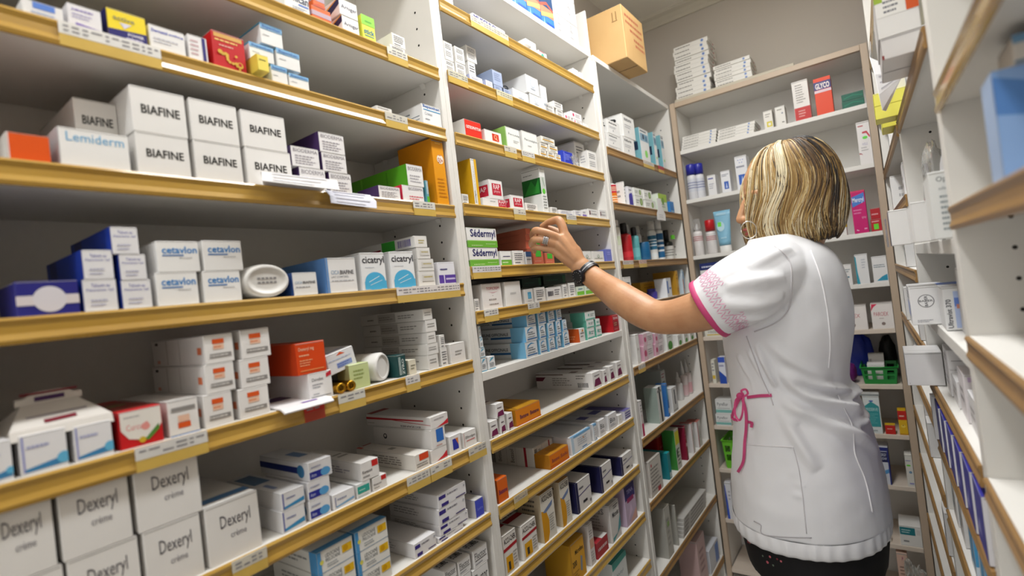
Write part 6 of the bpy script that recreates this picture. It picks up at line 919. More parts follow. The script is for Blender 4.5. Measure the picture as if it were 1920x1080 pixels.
# ---------------------------------------------------------------- shelving
DARKHOLE = mat('2A2622', 0.8, 0.0)
def disc(mb, c, r, ax, m, n=10):
    mb.poly([(c[0] + r * math.cos(2 * math.pi * j / n), c[1], c[2] + r * math.sin(2 * math.pi * j / n)) for j in range(n)] if ax == 'y' else
            [(c[0], c[1] + r * math.cos(2 * math.pi * j / n), c[2] + r * math.sin(2 * math.pi * j / n)) for j in range(n)], m)
STRIP = [(0.0, -0.0002), (0.0035, -0.0002), (0.005, -0.003), (0.0028, -0.009), (0.0028, -0.017), (0.0052, -0.0235), (0.0038, -0.028), (0.0, -0.028)]
def bay(root, y0, y1, pl, pr, shelves, ztop, depth=0.235, stripmat=None, top=True, holes=(-0.045, -0.19), labels=(), panel_x=0.0, plinth=0.06):
    """one bay in local coordinates: front plane x = 0, depth to -x, inner width y0..y1"""
    th = 0.018
    mb = MB(); mb.bbox((-depth, y0 - pl, 0), (panel_x, y0, ztop), WHITE, 0.001)
    zz = 0.25
    while zz < ztop - 0.05:
        for hx in holes: disc(mb, (hx, y0 + 0.0003, zz), 0.0026, 'y', DARKHOLE)
        zz += 0.036
    mb.obj('side_panel', root)
    mb = MB(); mb.bbox((-depth, y1, 0), (panel_x, y1 + pr, ztop), WHITE, 0.001)
    zz = 0.25
    while zz < ztop - 0.05:
        for hx in holes: disc(mb, (hx, y1 - 0.0003, zz), 0.0026, 'y', DARKHOLE)
        zz += 0.036
    mb.obj('side_panel', root)
    mb = MB(); mb.box((-depth - 0.006, y0 - pl, 0), (-depth, y1 + pr, ztop), WHITEU); mb.obj('back_panel', root)
    if top:
        mb = MB(); mb.bbox((-depth, y0 - pl, ztop + 0.0003), (panel_x, y1 + pr, ztop + th), WHITE, 0.001); mb.obj('top_panel', root)
    if plinth:
        mb = MB(); mb.box((-depth, y0, 0.0), (-0.02, y1, plinth), WHITEU); mb.obj('plinth', root)
    for si, (z, strip) in enumerate(shelves):
        mb = MB(); mb.bbox((-depth + 0.001, y0 + 0.0005, z - (0.02 if strip else 0.019)), (-0.0005, y1 - 0.0005, z), WHITEU, 0.0008)
        sh = mb.obj('shelf', root)
        if strip:
            mb = MB(); mb.rings([[(p[0], y, z + p[1]) for p in STRIP] for y in (y0 + 0.001, y1 - 0.001)], stripmat or AMBER, smooth=False)
            es = mb.obj('edge_strip', sh)
        for hx in holes:
            mb = MB()
            mb.poly([(hx - 0.006, y1 - 0.0005, z - 0.021), (hx + 0.006, y1 - 0.0005, z - 0.021), (hx + 0.006, y1 - 0.0005, z - 0.030), (hx - 0.006, y1 - 0.0005, z - 0.030)], WHITE)
            mb.poly([(hx - 0.006, y1 - 0.008, z - 0.021), (hx - 0.006, y1 - 0.0005, z - 0.030), (hx + 0.006, y1 - 0.0005, z - 0.030), (hx + 0.006, y1 - 0.008, z - 0.021)], WHITE)
            mb.poly([(hx + 0.006, y1 - 0.008, z - 0.021), (hx + 0.006, y1 - 0.0005, z - 0.030), (hx + 0.006, y1 - 0.0005, z - 0.021)], WHITE)
            mb.poly([(hx - 0.006, y1 - 0.008, z - 0.021), (hx - 0.006, y1 - 0.0005, z - 0.021), (hx - 0.006, y1 - 0.0005, z - 0.030)], WHITE)
            mb.poly([(hx - 0.006, y1 - 0.008, z - 0.021), (hx + 0.006, y1 - 0.008, z - 0.021), (hx + 0.006, y1 - 0.0005, z - 0.021), (hx - 0.006, y1 - 0.0005, z - 0.021)], WHITE)
            mb.obj('shelf_bracket', sh)
        rnd = random.Random(si * 31 + int(y0 * 100))
        for (ls, ya, yb, colr) in labels:
            if ls != si: continue
            mb = MB(); x = 0.0058; zt = z + 0.0005
            paper = card(colr)
            tape = mat('D9B65C' if colr not in ('C8382C',) else 'C05038', 0.3, 0.1, 30)
            mb.box((0.0045, ya, zt - 0.015), (x, yb, zt - 0.0007), paper)
            mb.box((0.0045, ya, zt - 0.0285), (x - 0.0002, yb, zt - 0.0152), tape)
            u = ya + 0.004
            while u < yb - 0.006:
                uu = min(yb - 0.003, u + rnd.uniform(0.003, 0.012))
                for k in range(2):
                    if rnd.random() < 0.8: mb.poly([(x + 0.0003, u, zt - 0.0065 - 0.005 * k), (x + 0.0003, uu, zt - 0.0065 - 0.005 * k), (x + 0.0003, uu, zt - 0.0045 - 0.005 * k), (x + 0.0003, u, zt - 0.0045 - 0.005 * k)], card('8E8C90'))
                u = uu + 0.003
            mb.obj('price_label', sh)['label'] = 'taped paper label' if colr != 'C8382C' else 'red tape'
Z = lambda a: [(round(z * 0.9 + 1.38, 4), s) for z, s in a]
near = thing(empty('shelving_unit', (0, 0, 0)), 'white shelving bay with amber shelf edges, closest to the lens', 'shelving unit', 'bays of the long shelf wall')
bay(near, 0.087, 0.821, 0.0145, 0.0145, Z([(0.551, 1), (0.406, 1), (0.2245, 1), (0.041, 1), (-0.139, 1), (-0.333, 1), (-0.497, 1), (-0.66, 1), (-0.9, 1), (-1.15, 1)]), 2.136,
    labels=LABELS['near'])
mid = thing(empty('shelving_unit', (0, 0, 0)), 'white shelving bay with the reaching hand, between two other bays', 'shelving unit', 'bays of the long shelf wall')
bay(mid, 0.850, 1.584, 0.0145, 0.018, Z([(0.733, 1), (0.557, 1), (0.405, 1), (0.233, 1), (0.079, 1), (-0.029, 1), (-0.177, 0), (-0.34, 1), (-0.497, 1), (-0.67, 1), (-0.845, 1), (-1.017, 1), (-1.25, 1)]), 2.136,
    labels=LABELS['mid'])
cor = thing(empty('shelving_unit', (0, 0, 0)), 'white corner shelving bay with brown shelf edges, under the cardboard box', 'shelving unit', 'bays of the long shelf wall')
bay(cor, 1.636, 2.365, 0.018, 0.008, Z([(0.515, 1), (0.303, 1), (0.079, 1), (-0.095, 1), (-0.326, 1), (-0.596, 1), (-0.837, 1), (-1.115, 1), (-1.42, 1)]), 2.136, stripmat=OLDAMB,
    labels=LABELS['cor'])
mb = MB(); mb.box((-0.2, 1.6025, 0), (-0.004, 1.6175, 2.13), WHITEU); 
thing(mb.obj('filler_board'), 'white filler strip between the middle and corner bays', 'board')

# end rack across the aisle
end = thing(empty('shelving_unit', (0, 2.376, 0)), 'open end rack with pale wood front frame, behind the woman', 'shelving unit')
mb = MB(); mb.bbox((0.004, 0.0, 0), (0.026, 0.018, 2.158), BEIGE, 0.001); mb.box((0.004, 0.0185, 0), (0.022, 0.236, 2.136), WHITEU); mb.obj('side_panel', end)
mb = MB(); mb.bbox((0.729, 0.0, 0), (0.752, 0.018, 2.158), BEIGE, 0.001); mb.box((0.733, 0.0185, 0), (0.752, 0.236, 2.136), WHITEU); mb.obj('side_panel', end)
mb = MB(); mb.bbox((0.0265, 0.0, 2.136), (0.7285, 0.018, 2.158), BEIGE, 0.001); mb.box((0.0225, 0.0185, 2.137), (0.7325, 0.236, 2.1575), WHITEU); mb.obj('top_panel', end)
mb = MB(); mb.box((0.004, 0.2365, 0), (0.752, 0.242, 2.15), WHITEU); mb.obj('back_panel', end)
for z8 in (0.618, 0.368, 0.084, -0.13, -0.325, -0.56, -0.77, -0.985, -1.237, -1.486):
    z = z8 * 0.9 + 1.38
    mb = MB(); mb.bbox((0.0268, 0.0005, z - 0.017), (0.7282, 0.234, z), WHITE if z8 > -0.2 else mat('DBCDBE', 0.45, 0.04), 0.001); mb.obj('shelf', end)

# side rack along the aisle, seen edge-on
side = thing(empty('shelving_unit', (0.793 + 0.027 * 0.82, 0, 0), 0.0270), 'side rack seen edge-on with brown shelf edges, facing the long wall', 'shelving unit')
def sidebay(y0, y1, shelves, ztop=2.3, depth=0.235):
    mb = MB(); mb.bbox((0, y0 - 0.0145, 0), (depth, y0, ztop), WHITE, 0.001)
    zz = 0.25
    while zz < ztop - 0.05:
        for hx in (0.05, 0.19): disc(mb, (hx, y0 + 0.0003, zz), 0.0026, 'y', DARKHOLE)
        zz += 0.036
    mb.obj('side_panel', side)
    mb = MB(); mb.bbox((0, y1, 0), (depth, y1 + 0.0145, ztop), WHITE, 0.001)
    zz = 0.25
    while zz < ztop - 0.05:
        for hx in (0.05, 0.19): disc(mb, (hx, y1 - 0.0003, zz), 0.0026, 'y', DARKHOLE)
        zz += 0.036
    mb.obj('side_panel', side)
    mb = MB(); mb.box((depth, y0 - 0.0145, 0), (depth + 0.006, y1 + 0.0145, ztop), WHITEU); mb.obj('back_panel', side)
    for z, strip in shelves:
        mb = MB(); mb.bbox((0.0005, y0 + 0.0005, z - 0.02), (depth - 0.001, y1 - 0.0005, z), WHITEU, 0.0008); sh = mb.obj('shelf', side)
        if strip:
            mb = MB(); mb.rings([[(-p[0], y, z + p[1]) for p in STRIP] for y in (y0 + 0.001, y1 - 0.001)], AMBER if strip == 1 else OLDAMB, smooth=False); mb.obj('edge_strip', sh)
sidebay(0.087, 0.821, [(2.05, 1), (1.78, 1), (1.565, 1), (1.423, 2), (1.266, 2), (1.095, 2), (0.93, 2), (0.75, 2), (0.5, 2), (0.2, 2)])
sidebay(0.850, 1.42, [(2.05, 1), (1.85, 1), (1.656, 2), (1.385, 0), (1.239, 0), (1.099, 2), (0.966, 2), (0.811, 2), (0.64, 2), (0.42, 2), (0.2, 2)])
sidebay(1.449, 2.27, [(2.05, 1), (1.85, 1), (1.656, 2), (1.499, 2), (1.329, 2), (1.159, 2), (0.999, 2), (0.829, 2), (0.659, 2), (0.449, 2), (0.2, 2)])

# ---------------------------------------------------------------- cartons
for des, x, y, z, w, d, h, rz, lab, grp in CARTONS:
    kind = 'small_carton' if w * h < 0.0011 else 'upright_carton' if h > 1.25 * w else 'medicine_carton'
    o = link(kind, carton_mesh(des, w, d, h), None, (x, y, z + 0.0002), math.pi / 2 if rz == 1 else 0.0)
    thing(o, lab, 'medicine box', grp or None)


# ---------------------------------------------------------------- cartons on top of the units, and other loose cartons
def put(des, x, y, z, w, d, h, rz, lab, grp=None, kind='medicine_carton', rx=0.0):
    o = link(kind, carton_mesh(des, w, d, h), None, (x, y, z))
    o.rotation_euler = (0, rx, math.pi / 2) if rz == 1 else (0, rx, rz)
    return thing(o, lab, 'medicine box', grp)
for k, y in enumerate((1.104, 1.181, 1.257, 1.333)):
    put('bluephoto', -0.02, y, 2.1546, 0.074, 0.16, 0.225, 1, 'blue picture carton on top of middle bay, %s along' % ('first', 'second', 'third', 'fourth')[k], 'blue picture cartons on top of the middle bay', 'upright_carton')
for r in range(3):
    for k, y in enumerate((1.41, 1.4875)):
        put('whitegrid', -0.02, y, 2.1546 + r * 0.0802, 0.0765, 0.16, 0.08, 1, 'large pale grey carton, %s tier, %s column, top of middle bay' % (('bottom', 'middle', 'upper')[r], ('first', 'second')[k]), 'pale grey cartons stacked on top of the middle bay')
rnd = random.Random(4)
for k in range(12):
    put('flatflu', 0.03 + rnd.uniform(-0.004, 0.006) + 0.0006 * k, 2.42 + rnd.uniform(-0.004, 0.004), 2.1765 + k * 0.0202, 0.152, 0.13, 0.02, 0, 'flat white carton with blue ring, %s in tall stack on end rack top' % ('lowest', 'second', 'third', 'fourth', 'fifth', 'sixth', 'seventh', 'eighth', 'ninth', 'tenth', 'eleventh', 'topmost')[k], 'tall stack of flat cartons on the end rack', 'flat_carton')
for k in range(6):
    put('flatflu', 0.2 + rnd.uniform(-0.003, 0.003), 2.42 + rnd.uniform(-0.003, 0.003), 2.1765 + k * 0.0162, 0.15, 0.13, 0.016, 0, 'flat white carton with blue ring, %s in short stack on end rack top' % ('lowest', 'second', 'third', 'fourth', 'fifth', 'topmost')[k], 'short stack of flat cartons on the end rack', 'flat_carton')
mb = MB(); mb.bbox((0.024, 2.40, 2.1585), (0.509, 2.57, 2.1762), mat('C9C1AE', 0.6, 0.05), 0.001)
thing(mb.obj('shelf_board'), 'loose cream board lying on the end rack under the flat cartons', 'board')
put('tiltblue', -0.012, 0.4915, 1.2845, 0.054, 0.12, 0.033, 1, 'tilted white carton with blue panel leaning on red-orange carton', rx=0.0)
tilted = [o for o in COL.objects if o.get('label', '').startswith('tilted white')][0]
tilted.rotation_euler = (Matrix.Rotation(math.radians(11), 3, 'X') @ Matrix.Rotation(math.pi / 2, 3, 'Z')).to_euler()

# cardboard box
mb = MB(); hx, hy, hz = 0.27, 0.195, 0.19
mb.bbox((-hx, 0, 0), (0, hy, hz), KRAFT, 0.002)
ink = mat('B4684A', 0.7); dk = mat('4A3A24', 0.9); kr2 = mat('D6B582', 0.7, 0.06)
fm, W, H = (lambda u, v, e: (-hx + u * hx, -e, v * hz)), hx, hz
def fq(pts, m, e=0.0004): mb.poly([fm(u, v, e) for u, v in pts], m)
fq([(.30, .40), (.42, .40), (.36, .52), (.30, .56)], dk)
fq([(.30, .40), (.42, .40), (.56, .26), (.46, .10), (.30, .12)], kr2, 0.0008)
for u in (.86, .91): fq([(u, .74), (u + .012, .74), (u + .012, .9), (u, .9)], mat('8A6A3E', 0.8))
fq([(.85, .72), (.93, .72), (.93, .735), (.85, .735)], mat('8A6A3E', 0.8))
for r_, (v0, u0, u1) in enumerate(((.82, .1, .75), (.7, .12, .9), (.58, .3, .88), (.44, .45, .92), (.34, .5, .95))):
    u = u0
    while u < u1:
        uu = min(u1, u + rnd.uniform(.03, .1))
        mb.poly([(0.0004, u * hy, v0 * hz), (0.0004, uu * hy, v0 * hz), (0.0004, uu * hy, (v0 + .05) * hz), (0.0004, u * hy, (v0 + .05) * hz)], ink); u = uu + .02
mb.poly([(0.0004, 0.005, hz * .5 - .0), (0.0004, 0.006, hz * .5), (0.0004, 0.006, hz), (0.0004, 0.005, hz)], dk)
mb.poly([(-hx + .002, hy * .49, -0.0004), (-.002, hy * .49, -0.0004), (-.002, hy * .51, -0.0004), (-hx + .002, hy * .51, -0.0004)][::-1], dk)
thing(mb.obj('cardboard_box', None, (0.074, 1.735, 2.1546)), 'brown cardboard box overhanging the top of the corner bay', 'box')
mb = MB(); mb.bbox((-0.16, 1.66, 2.1546), (-0.03, 1.668, 2.335), card('EDEAE6'), 0.0006)
thing(mb.obj('white_card'), 'white card standing between pale grey cartons and the cardboard box', 'card')

# gable-topped carry carton
mb = MB(); cw = card('D9D4CE'); pu = card('4A2C5C'); dkr = card('7A2030')
y0, y1, x0, x1 = 0.0, 0.086, -0.09, 0.0
za, zb = 0.010, 0.031
P = lambda x, y, z: (x, y, z)
ra, rb = 0.018, 0.068
mb.poly([P(x1, y0, 0), P(x1, y1, 0), P(x1 - .004, y1, za), P(x1 - .004, y0, za)], cw)
mb.poly([P(x1 - .004, y0, za), P(x1 - .004, y1, za), P(-0.048, rb, zb), P(-0.048, ra, zb)], cw)
mb.poly([P(x0, y1, 0), P(x0, y0, 0), P(x0, y0, za), P(x0, y1, za)], cw)
mb.poly([P(x0, y1, za), P(x0, y0, za), P(-0.052, ra, zb), P(-0.052, rb, zb)], cw)
mb.poly([P(x0, y0, 0), P(x1, y0, 0), P(x1 - .004, y0, za), P(-0.048, ra, zb), P(-0.052, ra, zb), P(x0, y0, za)], cw)
mb.poly([P(x1, y1, 0), P(x0, y1, 0), P(x0, y1, za), P(-0.052, rb, zb), P(-0.048, rb, zb), P(x1 - .004, y1, za)], cw)
mb.poly([P(x0, y0, 0), P(x0, y1, 0), P(x1, y1, 0), P(x1, y0, 0)], cw)
g = empty('carry_carton', (-0.004, 0.1165, 1.2905))
thing(g, 'white gable-topped carry carton with handle slot, upon blue-sweep cartons', 'medicine box')
def sl(u, v, e=0.0006): return (-0.004 - v * 0.044 + e, y0 + u * (y1 - y0), za + v * (zb - za) + e)
mb.poly([sl(.34, .12), sl(.66, .16), sl(.66, .3), sl(.34, .26)], dkr)
mb.poly([sl(.2, .42), sl(.8, .44), sl(.8, .5), sl(.2, .48)], card('8f8790'))
mb.obj('body', g)
mb = MB()
mb.rings([[(-0.05 + dx, ra - .004 + t * (rb - ra + .008), zb + 0.0 + hh * (1 if 0.12 < t < 0.88 else 0.55)) for dx, hh in ((-0.0015, 0), (0.0015, 0), (0.0015, 0.0135), (-0.0015, 0.0135))] for t in (0, .06, .12, .3, .5, .7, .88, .94, 1)], cw, smooth=False)
mb.poly([(-0.0482, ra + .012, zb + .003), (-0.0482, rb - .012, zb + .003), (-0.0482, rb - .012, zb + .008), (-0.0482, ra + .012, zb + .008)], pu)
mb.poly([(-0.0482, ra + .0, zb + .0105), (-0.0482, rb, zb + .0105), (-0.0482, rb, zb + .013), (-0.0482, ra, zb + .013)], dkr)
mb.obj('handle', g)

# ---------------------------------------------------------------- bottles, tubes and sprays
PLW = mat('E6E4E0', 0.3, 0.02, spec=0.5); PLB = mat('1A1A1C', 0.3)
def bottle(name, loc, r, h, col, lab, cat='bottle', cap=None, band=None, sy=1.0, neck=0.45, nozzle=None, capr=None, rot=None, txt=None, grp=None):
    """body, label band and cap as parts of one bottle standing at loc"""
    root = thing(empty(name, loc), lab, cat, grp)
    if rot: root.rotation_euler = rot
    m = mat(col, 0.3, 0.03, spec=0.5) if isinstance(col, str) else col
    mb = MB(); mb.lathe([(r * .9, 0), (r, .004), (r, h * .86), (r * .92, h * .93), (r * neck, h)], m, sy=sy); mb.obj('body', root)
    if band:
        for (za, zb, c) in band:
            mb = MB(); mb.lathe([(r * 1.006, za * h), (r * 1.006, zb * h)], card(c), sy=sy, cap=False)
            if txt:
                for k in range(3):
                    mb.lathe([(r * 1.012, (za + (zb - za) * (.25 + .2 * k)) * h), (r * 1.012, (za + (zb - za) * (.33 + .2 * k)) * h)], card(txt), sy=sy, cap=False)
            mb.obj('label', root)
    if cap:
        ch, cc = cap; cr = capr or r * .8
        mb = MB(); mb.lathe([(cr, h - .002), (cr, h + ch * .9), (cr * .85, h + ch)], mat(cc, 0.3, 0.02, spec=0.5), sy=1.0 if sy == 1 else sy); mb.obj('cap', root)
    if nozzle:
        nh, nc = nozzle
        mb = MB(); mb.lathe([(r * .5, h - .001), (r * .42, h + nh * .3), (r * .16, h + nh * .85), (r * .1, h + nh)], mat(nc, 0.3, 0.02, spec=0.5)); mb.obj('nozzle', root)
    return root
z = 1.6529
bottle('squeeze_bottle', (-0.05, 1.742, z), .021, .085, 'E4E0DC', 'white squeeze bottle with orange label and pointed nozzle', band=[(.06, .55, 'E07A1E'), (.55, .9, 'C42A3A')], txt='F0D8B8', nozzle=(.056, 'E8E6E2'))
z = 1.4513
bottle('lotion_tube', (-0.045, 1.728, z), .017, .13, 'E4E2DA', 'slim white lotion bottle beside the red bottle', band=[(.1, .35, 'D8D4CC'), (.45, .7, 'D4DCC0')], cap=(.02, 'E2E0DC'))
bottle('shampoo_bottle', (-0.05, 1.815, z), .026, .105, 'B41E26', 'red oval bottle with black cap, third shelf of corner bay', sy=.65, band=[(.15, .35, 'C8323A')], cap=(.04, '17171A'), capr=.013)
bottle('shampoo_bottle', (-0.04, 1.882, z), .018, .1, '57A0A4', 'teal bottle between red bottle and blue can', sy=.7, band=[(.15, .5, '6FB4B8')], cap=(.03, '1B1B1E'), capr=.011)
bottle('cream_can', (-0.05, 1.988, z), .027, .074, '1C5F8C', 'short blue can with glossy sides, corner bay', neck=.95, band=[(.0, .06, '184F78')])
bottle('mouthwash_bottle', (-0.09, 1.93, z), .016, .12, 'D2D2D2', 'pale bottle with clear cap, behind the blue can', band=[(.1, .6, 'A8C0C8')], cap=(.03, 'C8C8C6'))
bottle('mouthwash_bottle', (-0.09, 2.04, z), .016, .12, 'D2D2D2', 'pale bottle with white cap, behind the shorter spray', band=[(.1, .6, 'B0B8BC')], cap=(.03, 'C8C4BC'))
bottle('antiseptic_spray', (-0.05, 2.098, z), .018, .13, 'E2E2DE', 'white spray bottle with blue lettered band, shorter of two', band=[(.35, .8, '2F6C8C'), (.1, .25, 'E8E6E2')], txt='D8E4EA', cap=(.036, 'D8D2C8'))
bottle('antiseptic_spray', (-0.05, 2.178, z), .019, .135, 'E4E4E0', 'white spray bottle with deep blue side label, larger of two', band=[(.08, .85, '24608E')], txt='E4EAEE', cap=(.04, 'E4E2DE'))
bottle('pump_bottle', (-0.055, 2.29, z), .026, .085, '1C1F1C', 'black bottle with white label, next to end upright', band=[(.04, .72, 'D2D0CA')], txt='8A8884', cap=(.05, '1A1C1A'), capr=.012)
mb = MB(); mb.bbox((-0.034, 2.285, z + .09), (-0.02, 2.303, z + .108), card('6CC83C'), .001); thing(mb.obj('sticker_tag', None), 'bright green sticker on the black bottle neck', 'sticker')
z = 1.2952
t = bottle('trigger_spray', (-0.05, 2.10, z + .019), .018, .055, '2A3FA8', 'royal blue nozzle bottle lying on the shelf above the elbow', rot=(math.radians(-90), 0, 0), cap=(.02, '2F48B8'), capr=.01)
bottle('ointment_jar', (-0.05, 2.02, z), .022, .03, '4A3FA0', 'small violet-blue jar above the forearm', neck=.9, cap=(.012, '3A3490'))
z = 0.8438
bottle('dropper_bottle', (-0.05, 2.2, z), .018, .075, 'D6D4D2', 'white dropper bottle on fifth shelf of corner bay', nozzle=(.045, 'DCDAD8'), cap=(.02, 'D8D6D4'), capr=.011)
bottle('dropper_bottle', (-0.13, 2.2, z), .018, .11, 'CFCFCC', 'tall clear-topped bottle behind the white dropper bottle', nozzle=(.06, 'D8D8D6'))
for k, (y, c) in enumerate(((2.27, 'D9B8BA'), (2.325, 'D8A8AE'))):
    bottle('rinse_bottle', (-0.05, y, z), .019, .095, 'D8CCCA', 'pale bottle with pink label, %s along the corner bay' % ('first' if k == 0 else 'second'), band=[(.08, .55, c)], nozzle=(.06, 'DEDCDA'), grp='pink labelled bottles')
z = 1.7114
for k, (x, y) in enumerate(((.055, 2.405), (.083, 2.425))):
    bottle('spray_can', (x, y, z), .021, .115, 'DCDCE0', 'white spray can with blue cap on end rack, %s' % ('in front' if k == 0 else 'half hidden'), cap=(.045, '2A2E9C'), capr=.0205, band=[(.3, .8, 'D0D2DA')], txt='8A90B0', grp=None)
z = 1.4558
p = bottle('pump_bottle', (.05, 2.41, z), .021, .115, 'E2DEDC', 'white pump bottle with transparent overcap on end rack', band=[(.5, .85, 'E0DAD8')], txt='B04A50', nozzle=(.03, 'E6E4E2'))
mb = MB(); mb.lathe([(.016, .112), (.015, .165), (.0145, .166)], clear('FFFFFF', .05)); mb.obj('overcap', p)
bottle('roll_on', (.107, 2.41, z), .0215, .105, 'E0DCDA', 'white bottle with bright red cap on end rack', band=[(.5, .85, 'DCD6D4')], txt='B0484E', cap=(.048, 'C01A22'), capr=.021)
# blue cream tube standing on its cap
root = thing(empty('cream_tube', (.162, 2.415, z)), 'sky blue cream tube standing on its white cap', 'tube')
mb = MB(); mb.lathe([(.024, 0), (.0245, .002), (.0245, .028), (.022, .03)], PLW, sy=.7); mb.obj('cap', root)
R = []
for k in range(9):
    t = k / 8; w = .024 + .012 * t; dd = .017 * (1 - t) + .0012
    R.append([(w * math.cos(a) * (1 if abs(math.cos(a)) < 2 else 1), dd * math.sin(a), .03 + .155 * t) for a in [2 * math.pi * j / 24 for j in range(24)]])
mb = MB(); mb.rings(R, mat('86BCD6', 0.35, 0.05, spec=.5)); mb.obj('body', root)
mb = MB()
def tq(u0, v0, u1, v1, c, e): mb.poly([(u0, -.0185 + .0165 * ((v0 - .03) / .155) - e, v0), (u1, -.0185 + .0165 * ((v0 - .03) / .155) - e, v0), (u1, -.0185 + .0165 * ((v1 - .03) / .155) - e, v1), (u0, -.0185 + .0165 * ((v1 - .03) / .155) - e, v1)], card(c))
mb.poly([(-.008 + .016 * math.cos(a), -.0185 + .0165 * ((.115 + .022 * math.sin(a) - .03) / .155) - .001, .115 + .022 * math.sin(a)) for a in [2 * math.pi * j / 20 for j in range(20)]], card('B8D8E4'))
tq(-.02, .115, -.005, .135, '74D84E', .0016); tq(-.022, .165, .018, .176, 'A8D0E2', .001); tq(-.012, .06, .012, .066, 'A8D0E2', .001)
mb.obj('label', root)
mb = MB(); mb.lathe([(.006, 0), (.0065, .03), (.005, .045), (.0045, .05)], PLW); thing(mb.obj('small_tube', None, (.628, 2.40, 0.2667)), 'tiny white tube standing beside the woman near the teal-panelled carton', 'tube')

# oval lotion bottle lying on the fourth shelf, base towards the aisle
root = thing(empty('lotion_bottle', (-0.004, 0.4015, 1.4425)), 'white oval bottle lying with its base outward', 'bottle')
def oval(s, x): return [(x, .035 * s * math.cos(a), .0247 * (1 - (1 - s) * 1.35) * math.sin(a)) for a in [2 * math.pi * j / 40 for j in range(40)]]
mb = MB(); mb.rings([oval(.6, -.0035), oval(.74, -.003), oval(.8, -.0005), oval(.9, 0), oval(.97, -.003), oval(1, -.009), oval(1, -.13), oval(.8, -.15), oval(.5, -.16)], mat('E4E2DE', .35, .02, spec=.5)); mb.obj('body', root)
mb = MB()
for k in range(2):
    for q in range(5): mb.poly([(-.0028, -.014 + q * .006, .002 - .006 * k), (-.0028, -.0095 + q * .006, .002 - .006 * k), (-.0028, -.0095 + q * .006, .005 - .006 * k), (-.0028, -.014 + q * .006, .005 - .006 * k)], card('8E8C8C'))
mb.obj('lettering', root)
# white bottle lying on the fifth shelf
root = thing(empty('pill_bottle', (-0.012, 0.598, 1.2552 + .0255)), 'white cylindrical bottle lying on its side, base outward', 'bottle')
root.rotation_euler = (0, 0, math.radians(22))
mb = MB(); mb.lathe([(.0185, -.002), (.019, 0), (.0225, .0), (.0252, -.004), (.0252, -.12), (.0225, -.128), (.0225, -.17)], mat('E2E0DC', .4, .02, spec=.5), 'x', 32); mb.obj('body', root)
mb = MB(); mb.lathe([(.0255, -.03), (.0255, -.11)], card('D3CFC8'), 'x', 32, cap=False)
for k in range(4): mb.lathe([(.0257, -.045 - .014 * k), (.0257, -.05 - .014 * k)], card('B9B4AC'), 'x', 32, cap=False)
mb.obj('label', root)
GOLD = mat('D9A93A', .25, .15, 20, metal=1.0, h2='B07F1E')
for k, y in enumerate((.500, .519)):
    root = thing(empty('ointment_tube', (0.002, y, 1.2552 + .0085)), 'gold metal tube end, %s pale green carton' % ('farther from the' if k == 0 else 'touching the'), 'tube', None)
    mb = MB(); mb.lathe([(.0045, -.0015), (.005, 0), (.0078, 0), (.0085, -.002), (.0085, -.05)], GOLD, 'x', 20); mb.obj('body', root)
    mb = MB(); mb.lathe([(.0045, -.0012), (.002, -.0008)], mat('8A641C', .4, metal=1.0), 'x', 14); mb.obj('crimp', root)

# ---------------------------------------------------------------- papers, tags and bags
def sheet(name, pts, m, lab, cat='paper', th=0.0006, lines=None, grp=None):
    """a thin bent sheet: rows of points lofted, with real thickness"""
    mb = MB(); n = len(pts[0]); k = 0
    V = [Vector(p) for r in pts for p in r]
    top = [V[i * n:(i + 1) * n] for i in range(len(pts))]
    ring = []
    for r in top:
        ring.append([tuple(p) for p in r] + [tuple(p - Vector((th, 0, th))) for p in reversed(r)])
    mb.rings(ring, m, smooth=False)
    if lines:
        for (a, b, c) in lines:
            i, j = a
            p = top[i]; q = top[i + 1]
            for s in range(c):
                t0 = (s + .3) / c; t1 = (s + .55) / c
                A = p[0].lerp(q[0], t0); B = p[-1].lerp(q[-1], t0); C_ = p[-1].lerp(q[-1], t1); D_ = p[0].lerp(q[0], t1)
                off = Vector((.0006, 0, .0006)) if b is None else Vector(b)
                mb.poly([A.lerp(B, .12) + off, A.lerp(B, .85 - .1 * (s % 3)) + off, D_.lerp(C_, .85 - .1 * (s % 3)) + off, D_.lerp(C_, .12) + off], card('B9B6BC'))
    return thing(mb.obj(name), lab, cat, grp)
PAP = mat('E6E4E4', .7, .03); PAPB = mat('D5D6E2', .7, .04)
sheet('leaflet', [[(-.004, .405 + .006, 1.5835), (-.004, .51, 1.5835)], [(.012, .4, 1.598), (.012, .515, 1.6)], [(.028, .392, 1.594), (.028, .516, 1.5955)], [(.038, .386, 1.578), (.038, .512, 1.577)]], PAP, 'curled white leaflet over the shelf edge below bold black capitals', lines=[((2, 0), (.001, 0, .001), 3)])
sheet('leaflet', [[(.0055, .508, 1.584), (.0055, .598, 1.5835)], [(.018, .507, 1.572), (.018, .6, 1.570)], [(.024, .503, 1.559), (.024, .594, 1.556)]], PAPB, 'bluish paper label sticking out from the shelf edge', lines=[((0, 0), (.001, 0, .001), 2), ((1, 0), (.001, 0, .0006), 2)])
sheet('leaflet', [[(-.11, .40, 1.2595), (-.11, .47, 1.2595)], [(-.04, .395, 1.2585), (-.04, .475, 1.2585)], [(.012, .39, 1.2575), (.012, .472, 1.2575)], [(.034, .384, 1.254), (.034, .462, 1.254)]], mat('EDEBEC', .6, .02), 'white folded card with violet print jutting over the shelf edge', th=.002)
mb = MB(); mb.poly([(-.09, .415, 1.2599), (-.055, .413, 1.2594), (-.055, .455, 1.2594), (-.09, .455, 1.2599)], card('44245A')); mb.poly([(.004, .425, 1.2583), (.012, .425, 1.2581), (.012, .45, 1.2581), (.004, .45, 1.2583)], card('7A4FB0'))
lf = [o for o in COL.objects if o.get('label', '').startswith('white folded card')][0]
